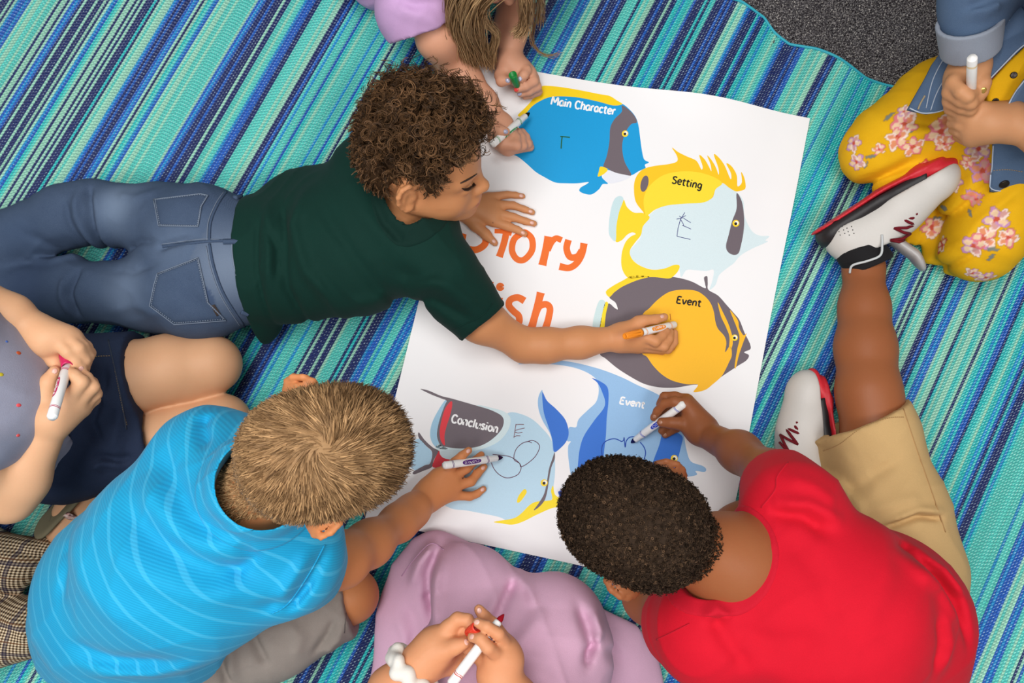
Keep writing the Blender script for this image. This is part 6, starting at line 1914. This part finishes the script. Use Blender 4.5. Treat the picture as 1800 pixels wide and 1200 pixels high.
for (bx, by, par, SS, r) in [(1765, 323, jacket, SJ, 8.0)]:
    h = SS.hit(bx, by); n = SS.normal(h)[0]
    mb = MB(); mb.lathe(h - n * 0.001, h + n, [(0, r / 1000), (0.003, r / 1000), (0.0042, r * .85 / 1000), (0.0036, r * .6 / 1000), (0.0036, 0.0001)], 18)
    mb.build('button', M_BTN, par)
seam(S, [(1614, 192), (1618, 182), (1626, 168)], 0.0016, plain('buttonhole_thread', (164, 150, 122), .8), jacket, 'buttonhole')
# cuff turned back
S = Shape()
ca, cb = P(1705, 34, 0.398), P(1706, 92, 0.356); cx = unit(cb - ca)
S.add(rcone(ca, cb, 0.046, 0.041), 0.004)
S.sub(rcone(ca + cx * 0.004, cb + cx * 0.05, 0.039, 0.034), 0.002)
S.cut(plane(cb - cx * 0.004, cx), 0.002)
S.cut(plane(ca, -cx), 0.002)
S.mesh('cuff', 0.0024, mat=cloth('pale_denim_reverse', (150, 158, 172), var=0.08), parent=g, label='turned-back pale grey cuff')
# buttons of the dress
S = SP; pl = plk
for (bx, by) in [(1782, 132), (1750, 178)]:
    h = S.hit(bx, by); n = S.normal(h)[0]
    mb = MB(); mb.lathe(h - n * 0.001, h + n, [(0, .005), (0.0022, .005), (0.003, .004), (0.0026, .003), (0.0026, 0.0001)], 14)
    mb.build('button', M_BTN, pl)
H3 = Head(P(1960, -90, 0.62), (-0.6, -0.3, -0.7), (-0.5, -0.2, 0.75), 0.96)
S = Shape(); H3.build(S, P(1905, -45, 0.50), 0.042)
S.mesh('head', 0.006, mat=M_SKIN3, parent=g, paint=face_paint(H3, (186, 106, 92)))
hm3 = hairmat('dark_brown_hair', (32, 20, 14), (96, 64, 42))
SC, v, q = hair_cap(H3, 'hair', 0.013, hm3, g, 0.006, -0.01)
hair_object('hair', [(v, q, np.full(len(v), .4, np.float32))], hm3, g)

# ------------------------------------------------------------------ girl in lilac with long hair (top edge)
M_SKIN2 = skin('fair_skin', (216, 160, 130))
g = person('girl with long light brown hair in a lilac T-shirt lying at the top edge', P(820, -40, 0))
Rr = frame((0.25, -0.85, -0.45), (0.8, 0.3, 0.5))
c2 = P(897, 9, 0.20) - Rr @ (np.array([0.112, 0, -0.036]) * 0.96)
H2 = Head(c2, (0.25, -0.85, -0.45), (0.8, 0.3, 0.5), 0.96)
S = Shape()
H2.build(S, P(820, -110, 0.20), 0.040)
S.chain([(820, -110, 195, 55), (760, -150, 150, 80), (660, -190, 100, 82)], 0.04)
S.chain([(800, -100, 190, 50), (748, -20, 165, 38), (768, 68, 118, 33), (794, 116, 46, 29)], 0.03)
S.chain([(794, 116, 44, 29), (820, 140, 38, 28), (852, 180, 34, 23), (878, 218, 32, 19)], 0.02)
S.chain([(830, -110, 190, 50), (900, -70, 150, 38), (905, -10, 60, 30), (898, 50, 56, 28), (897, 108, 44, 21)], 0.03)
# hand with the cap
w0 = (897, 112, 42, 20)
for q in [(918, 118, 46, 12), (930, 128, 40, 12), (936, 140, 30, 11), (938, 150, 20, 10.5)]:
    S.chain([w0, (908, 124, 38, 18), q], 0.016)
S.chain([(920, 116, 48, 11.5), (925, 124, 58, 10), (921, 132, 64, 9), (914, 139, 62, 7.2)], 0.0035)
S.chain([(932, 127, 40, 11), (938, 143, 46, 9.6), (924, 152, 50, 8.6), (909, 157, 48, 7)], 0.003)
S.chain([(938, 139, 30, 10.5), (944, 153, 32, 9), (930, 161, 36, 8.2), (915, 165, 34, 6.8)], 0.003)
S.chain([(940, 149, 18, 10), (946, 161, 18, 8.2), (934, 167, 20, 7.4), (923, 170, 20, 6.6)], 0.003)
S.chain([(892, 122, 44, 15), (881, 132, 48, 12), (882, 142, 56, 10), (893, 142, 62, 8)], 0.008)
# hand with the marker
w0 = (880, 222, 34, 18)
for q in [(884, 250, 44, 12), (889, 257, 34, 12), (893, 261, 24, 11), (896, 262, 16, 10)]:
    S.chain([w0, (882, 238, 34, 17), q], 0.016)
S.chain([(882, 254, 44, 11.5), (908, 256, 48, 9.6), (907, 242, 42, 8.6), (903, 232, 36, 7.4)], 0.0035)
S.chain([(888, 260, 34, 11), (919, 256, 36, 9), (917, 242, 30, 8.2), (911, 231, 24, 7.2)], 0.003)
S.chain([(893, 263, 24, 10.5), (928, 253, 24, 8.6), (925, 241, 20, 7.6), (918, 231, 16, 6.8)], 0.003)
S.chain([(897, 264, 14, 9.5), (932, 259, 13, 7.4), (931, 250, 12, 6.6)], 0.003)
S.chain([(870, 226, 44, 13), (872, 228, 60, 11), (880, 230, 68, 9.4), (890, 231, 68, 7.6)], 0.006)
SB2 = S
S.mesh('body', 0.0034, mat=M_SKIN2, parent=g, paint=face_paint(H2, (196, 116, 110)))
for (x, y, dx, dy, m_) in [(892.5, 141.5, 3, 2, M_LAV), (914, 138.5, -1, 3, M_LAV), (907.5, 157.5, -3, 1, M_RED_POLISH), (913, 164.8, -3, 1, M_LAV), (889, 231.5, 3, 0.5, M_LAV)]:
    nail(S, x, y, dx, dy, m_, g, 5.0, 4.2, label='painted fingernail')
M_LILAC = cloth('lilac_cotton', (208, 168, 214), var=0.06)
S = Shape()
S.chain([(810, -110, 185, 74), (740, -150, 140, 104), (640, -190, 105, 108), (540, -230, 100, 104)], 0.04)
S.chain([(780, -70, 185, 64), (735, -10, 165, 62), (728, 20, 146, 62), (742, 50, 128, 60)], 0.03)
S.chain([(650, -50, 60, 70), (660, -30, 40, 50)], 0.05)
S.chain([(840, -110, 185, 64), (890, -90, 150, 52)], 0.03)
S.sub(rcone(P(748, 50, 0.130), P(790, 110, 0.07), 0.048, 0.062), 0.004)
S.cut(lambda p, a=plane(P(744, 50, 0.135), unit(P(790, 130, .08) - P(740, 0, .16))), b=plane(P(735, 0, 0.15), np.array([0, -1.0, 0])): np.where(b(p) > 0, a(p), -1).astype(np.float32), 0.0)
S.cut(plane(P(600, 450, 0.003), (0, 0, -1)), 0.002)
for pts, amp, wdt in [([(690, 10), (730, 25), (780, 20)], -4, 8), ([(700, 35), (740, 45), (780, 45)], 3, 8), ([(700, 0), (740, 10), (780, 5)], 4, 8)]:
    S.fold(pts, 180, amp, wdt)
S.wrinkles(2.0, 0.06, 18)
S.mesh('t_shirt', 0.0043, mat=M_LILAC, parent=g)
S = Shape()
S.chain([(560, -220, 100, 100), (460, -250, 90, 90), (330, -330, 80, 60), (200, -420, 60, 46)], 0.03)
S.chain([(500, -230, 95, 90), (400, -200, 80, 66), (250, -240, 60, 48)], 0.03)
S.cut(plane(P(600, 450, 0.003), (0, 0, -1)), 0.002)
S.mesh('leggings', 0.006, mat=cloth('grey_leggings', (96, 98, 116)), parent=g)
# long hair hanging forward
M_LONG = hairmat('honey_brown_hair', (92, 64, 40), (226, 186, 136), 0.4)
SC, v, q = hair_cap(H2, 'hair', 0.008, M_LONG, g, 0.004, -0.01)
parts = [(v, q, np.full(len(v), 0.4, np.float32))]
rl_ = RNG.choice(len(v), 2600); rt = v[rl_]; nr_ = SC.normal(rt)
fl = -H2.R[:, 2][None] * 0.8 + H2.R[:, 0][None] * 0.3 + RNG.normal(0, .12, (2600, 3)); fl = fl - nr_ * (fl * nr_).sum(1, keepdims=True)
s = np.linspace(0, 1, 6)[None, :, None]
parts.append(strands(rt[:, None] + nr_[:, None] * (0.003 * np.sin(s * 3)) + fl[:, None] * 0.05 * s, 0.0007, np.clip(RNG.normal(.45, .25, 2600), 0, 1)))
guides = [([(880, -60, 300), (820, -20, 270), (800, 30, 200), (815, 80, 110), (826, 110, 60)], 300, 10), ([(870, -50, 310), (835, -10, 280), (822, 40, 210), (838, 80, 120), (850, 104, 70)], 300, 10), ([(880, -40, 310), (850, -5, 260), (838, 30, 200), (826, 70, 130), (832, 100, 80)], 260, 9),
          ([(860, -50, 300), (800, -20, 260), (792, 20, 190), (800, 60, 130), (806, 92, 90)], 220, 8), ([(870, -60, 310), (838, 0, 250), (842, 50, 180), (846, 85, 110), (850, 112, 60)], 200, 7), ([(920, -60, 300), (922, 0, 240), (922, 30, 190), (916, 52, 160), (908, 60, 150)], 220, 5), ([(905, -60, 300), (925, -10, 250), (928, 20, 200), (924, 45, 160), (918, 55, 150)], 180, 6),
          ([(870, -50, 310), (846, 5, 240), (856, 40, 180), (872, 60, 140), (866, 88, 100), (862, 116, 60)], 120, 5), ([(915, -60, 300), (938, -10, 230), (940, 30, 140), (936, 70, 60), (950, 92, 30), (968, 98, 20), (984, 94, 14)], 16, 2.2), ([(915, -60, 300), (945, -20, 230), (950, 10, 160), (948, 40, 110)], 60, 5)]
for gpts, n_, spread in guides:
    base = spline(np.array(W(gpts)), False, 5)
    m = len(base)
    s = np.linspace(0, 1, m)[None, :, None]
    offs = RNG.normal(0, spread / 1000.0, (n_, 1, 3)); off2 = RNG.normal(0, spread / 1000.0 * 0.8, (n_, 1, 3))
    wav = RNG.uniform(0.001, 0.0035, (n_, 1, 1)) * np.sin(s * RNG.uniform(5, 12, (n_, 1, 1)) + RNG.uniform(0, 6, (n_, 1, 1))) * RNG.normal(0, 1, (n_, 1, 3))
    p = base[None] + offs * (1 - s) + off2 * s * (0.8 + 0.4 * s) + wav
    p[..., 2] = np.maximum(p[..., 2], 0.006)
    parts.append(strands(p, 0.00062, np.clip(RNG.normal(.5, .24, n_), 0, 1), 3, 0.5))
hair_object('hair', parts, M_LONG, g, 'long loose honey brown hair hanging forward')
# ------------------------------------------------------------------ felt-tip markers
M_BARREL = plain('white_marker_plastic', (244, 243, 240), 0.3, 0.5, 0.015)
def solve_len(F, px, py, L, zmin=0.01):
    """height at which the far end, seen at px, py, lies L from F (higher solution)"""
    best = None
    for z in np.arange(zmin, 0.7, 0.001):
        d = abs(np.linalg.norm(P(px, py, z) - F) - L)
        if z > F[2] and (best is None or d < best[0] - 1e-5): best = (d, z)
    return P(px, py, best[1])
def marker(label, F, B, rgb, tip_rgb=None, cap=False, word=True, roll=0.0):
    """F: writing end, B: rear end (world points)"""
    F = np.asarray(F, float); B = np.asarray(B, float)
    ax = unit(F - B); L = np.linalg.norm(F - B)
    r = 0.0070
    g = thing('marker', label, 'marker', B)
    M_C = plain('marker_ink_print', rgb, 0.4, 0.4, 0.04)
    M_T = plain('felt_nib', tip_rgb or [v * 0.35 for v in rgb], 0.9, 0.1, 0.1)
    a = 0.0
    capL = 0.042 if cap else 0.0
    e = L - (capL if cap else 0.0)
    mb = MB()
    if cap:
        mb.lathe(B, F, [(0.0, 0.0001), (0.0, 0.0052), (0.0022, 0.0056), (0.0022, r - 0.0007), (0.0036, r), (e - 0.006, r), (e - 0.004, r * 0.93), (e + 0.002, r * 0.93)], 22)
    else:
        mb.lathe(B, F, [(0.0, 0.0001), (0.0, 0.0052), (0.0022, 0.0056), (0.0022, r - 0.0007), (0.0036, r), (L - 0.030, r), (L - 0.0285, r * 0.86), (L - 0.0135, r * 0.82), (L - 0.0115, r * 0.62), (L - 0.0105, 0.0001)], 22)
    barrel = mb.build('barrel', M_BARREL, g)
    mb = MB(); mb.lathe(B - ax * 0.0004, F, [(0, 0.0001), (0, 0.0035), (0.0008, 0.0038)], 16); mb.build('end_plug', M_BARREL, barrel)
    x = np.array([0, 0, 1.0]); x = unit(x - ax * (x @ ax)); y = np.cross(ax, x)
    x, y = x * math.cos(roll) + y * math.sin(roll), y * math.cos(roll) - x * math.sin(roll)
    def cyl(s, th, lift=0.00012): return B + ax * s + (r + lift) * (math.cos(th) * x + math.sin(th) * y)
    e1 = e - (0.012 if cap else 0.036)
    for s0 in (0.016, e1):
        mb = MB()
        for ds, wd_ in ((0, 0.0012), (0.0024, 0.0008)):
            ring = [[cyl(s0 + ds + k * wd_ + 0.0006 * math.sin(3 * th), th) for k in (0, 1)] for th in np.arange(25) * 2 * math.pi / 24]
            vs = [p for q in ring for p in q]
            mb.add(vs, [(2 * i, 2 * i + 2, 2 * i + 3, 2 * i + 1) for i in range(24)])
        mb.build('colour_band', M_C, barrel)
    if word:
        # oval patch with script lettering
        sc, hl, hw = (0.022 + e1) / 2, 0.019, 0.62
        vs = [cyl(sc, 0.0)]; fs = []
        K = 24
        for rr in (0.5, 1.0):
            for k in range(K):
                t = 2 * math.pi * k / K
                ct, st_ = math.cos(t), math.sin(t)
                vs.append(cyl(sc + hl * rr * np.sign(ct) * abs(ct) ** 0.7, hw * rr * np.sign(st_) * abs(st_) ** 0.7))
        for k in range(K):
            fs.append((0, 1 + k, 1 + (k + 1) % K)); fs.append((1 + k, 1 + K + k, 1 + K + (k + 1) % K, 1 + (k + 1) % K))
        mb = MB(); mb.add(vs, fs); pt = mb.build('logo_patch', M_C, barrel)
        mb = MB()
        word_ = 'Crayola'; tot = sum(GLYPH[c_][0] for c_ in word_); u = -0.5
        for c_ in word_:
            adv, st_ = GLYPH[c_]
            for q in st_:
                w = spline(np.array([(u + p[0] / tot, p[1]) for p in q]), False, 3) if len(q) > 2 else np.array([(u + p[0] / tot, p[1]) for p in q])
                mb.tube([cyl(sc - p[0] * 0.030, -(p[1] - 0.42) * 0.72, 0.0002) for p in w], 0.00032, 4)
            u += adv / tot
        mb.build('lettering', M_BARREL, pt, label='white script lettering')
    if cap:
        c0 = B + ax * e
        mb = MB(); mb.lathe(c0, F, [(-0.001, r * 0.95), (-0.001, r * 1.05), (0.004, r * 1.05), (0.006, r * 1.0), (capL - 0.006, r * 0.88), (capL - 0.001, r * 0.84), (capL, r * 0.74), (capL - 0.002, r * 0.55), (capL - 0.002, 0.0001)], 22)
        cp = mb.build('cap', M_C, g)
        mb = MB()
        for th in np.arange(8) * math.pi / 4:
            mb.tube([c0 + ax * 0.006 + r * (math.cos(th) * x + math.sin(th) * y), c0 + ax * (capL - 0.004) + r * 0.87 * (math.cos(th) * x + math.sin(th) * y)], 0.0006, 4)
        mb.build('grip_ridge', M_C, cp)
    else:
        mb = MB(); mb.lathe(F - ax * 0.0112, F, [(0, 0.0045), (0.004, 0.0042), (0.0095, 0.0018), (0.0112, 0.0006), (0.0113, 0.0001)], 14)
        mb.build('nib', M_T, g)
    return g
def loose_cap(label, a, b, rgb):
    """removed cap: a open end, b closed end"""
    a = np.asarray(a, float); b = np.asarray(b, float); L = np.linalg.norm(b - a)
    g = thing('marker_cover', label, 'marker cap', b)
    m = plain('cap_plastic', rgb, 0.35, 0.5, 0.04)
    mb = MB(); mb.lathe(a, b, [(L, 0.0001), (L, 0.0052), (L - 0.002, 0.0060), (0.004, 0.0076), (0.0, 0.0078), (0.0, 0.0064), (L - 0.006, 0.0056), (L - 0.006, 0.0001)], 22)
    sl = mb.build('sleeve', m, g)
    ax = unit(b - a); x = unit(np.cross(ax, [0.2, 0.3, 0.9])); y = np.cross(ax, x)
    mb = MB()
    for th in np.arange(8) * math.pi / 4:
        mb.tube([a + ax * 0.006 + 0.0071 * (math.cos(th) * x + math.sin(th) * y), b - ax * 0.004 + 0.0060 * (math.cos(th) * x + math.sin(th) * y)], 0.0006, 4)
    mb.build('grip_ridge', m, sl)
    return g
# orange, cap on, held over the dark fish
B_ = P(1187, 570, 0.016); F_ = solve_len(B_, 1098, 591, 0.138)
marker('white felt-tip marker with its orange cap on, held over the amber fish', F_, B_, (250, 148, 34), cap=True)
# purple
F_ = P(884, 803.5, 0.014)
marker('uncapped white marker with dark purple nib held over the pale blue fish', F_, solve_len(F_, 779, 818, 0.123, 0.03), (88, 34, 120), (50, 26, 60))
# blue
F_ = P(1109, 778, 0.0035)
marker('uncapped white marker with blue bands drawing on the two-blue fish', F_, solve_len(F_, 1203, 709, 0.142, 0.05), (44, 70, 190), (20, 24, 80))
# green
F_ = P(931, 198, 0.030)
marker('uncapped white marker with green bands beside the curly hair', F_, solve_len(F_, 864, 255, 0.118, 0.03), (40, 150, 70), (16, 30, 24), roll=1.4)
# pink
B_ = P(91, 735, 0.408); F_ = P(119, 641, 0.345)
F_ = B_ + unit(F_ - B_) * 0.124
marker('white marker with pink bands and pink oval held in the grey lap', F_, B_, (196, 38, 96), (190, 30, 90), roll=-0.5)
# yellow
B_ = P(1709, 100, 0.425); F_ = B_ + unit(P(1706, 190, 0.315) - B_) * 0.124
marker('white marker with yellow bands clasped in two hands over the jacket', F_, B_, (236, 190, 40), (226, 180, 30), word=False)
# red
F_ = P(886, 1079, 0.352); B_ = P(803, 1189, 0.372)
B_ = F_ + unit(B_ - F_) * 0.117
marker('uncapped white marker with red nib held above the mauve dress', F_, B_, (206, 60, 50), (140, 16, 30), word=False)
# caps taken off
loose_cap('green marker cap held upright in the lilac girl\'s fist', P(901, 131, 0.088), P(909, 151, 0.056), (14, 140, 58))
loose_cap('red marker cap pinched between fingers above the mauve dress', P(839, 1101, 0.366), P(822, 1112, 0.350), (222, 60, 40))
loose_cap('pink marker cap being pushed on above the denim shorts', P(118, 644, 0.352), P(110, 618, 0.335), (206, 30, 96))
loose_cap('blue marker cap beside the cropped black hair', P(985, 870, 0.012), P(1012, 856, 0.022), (40, 80, 190))
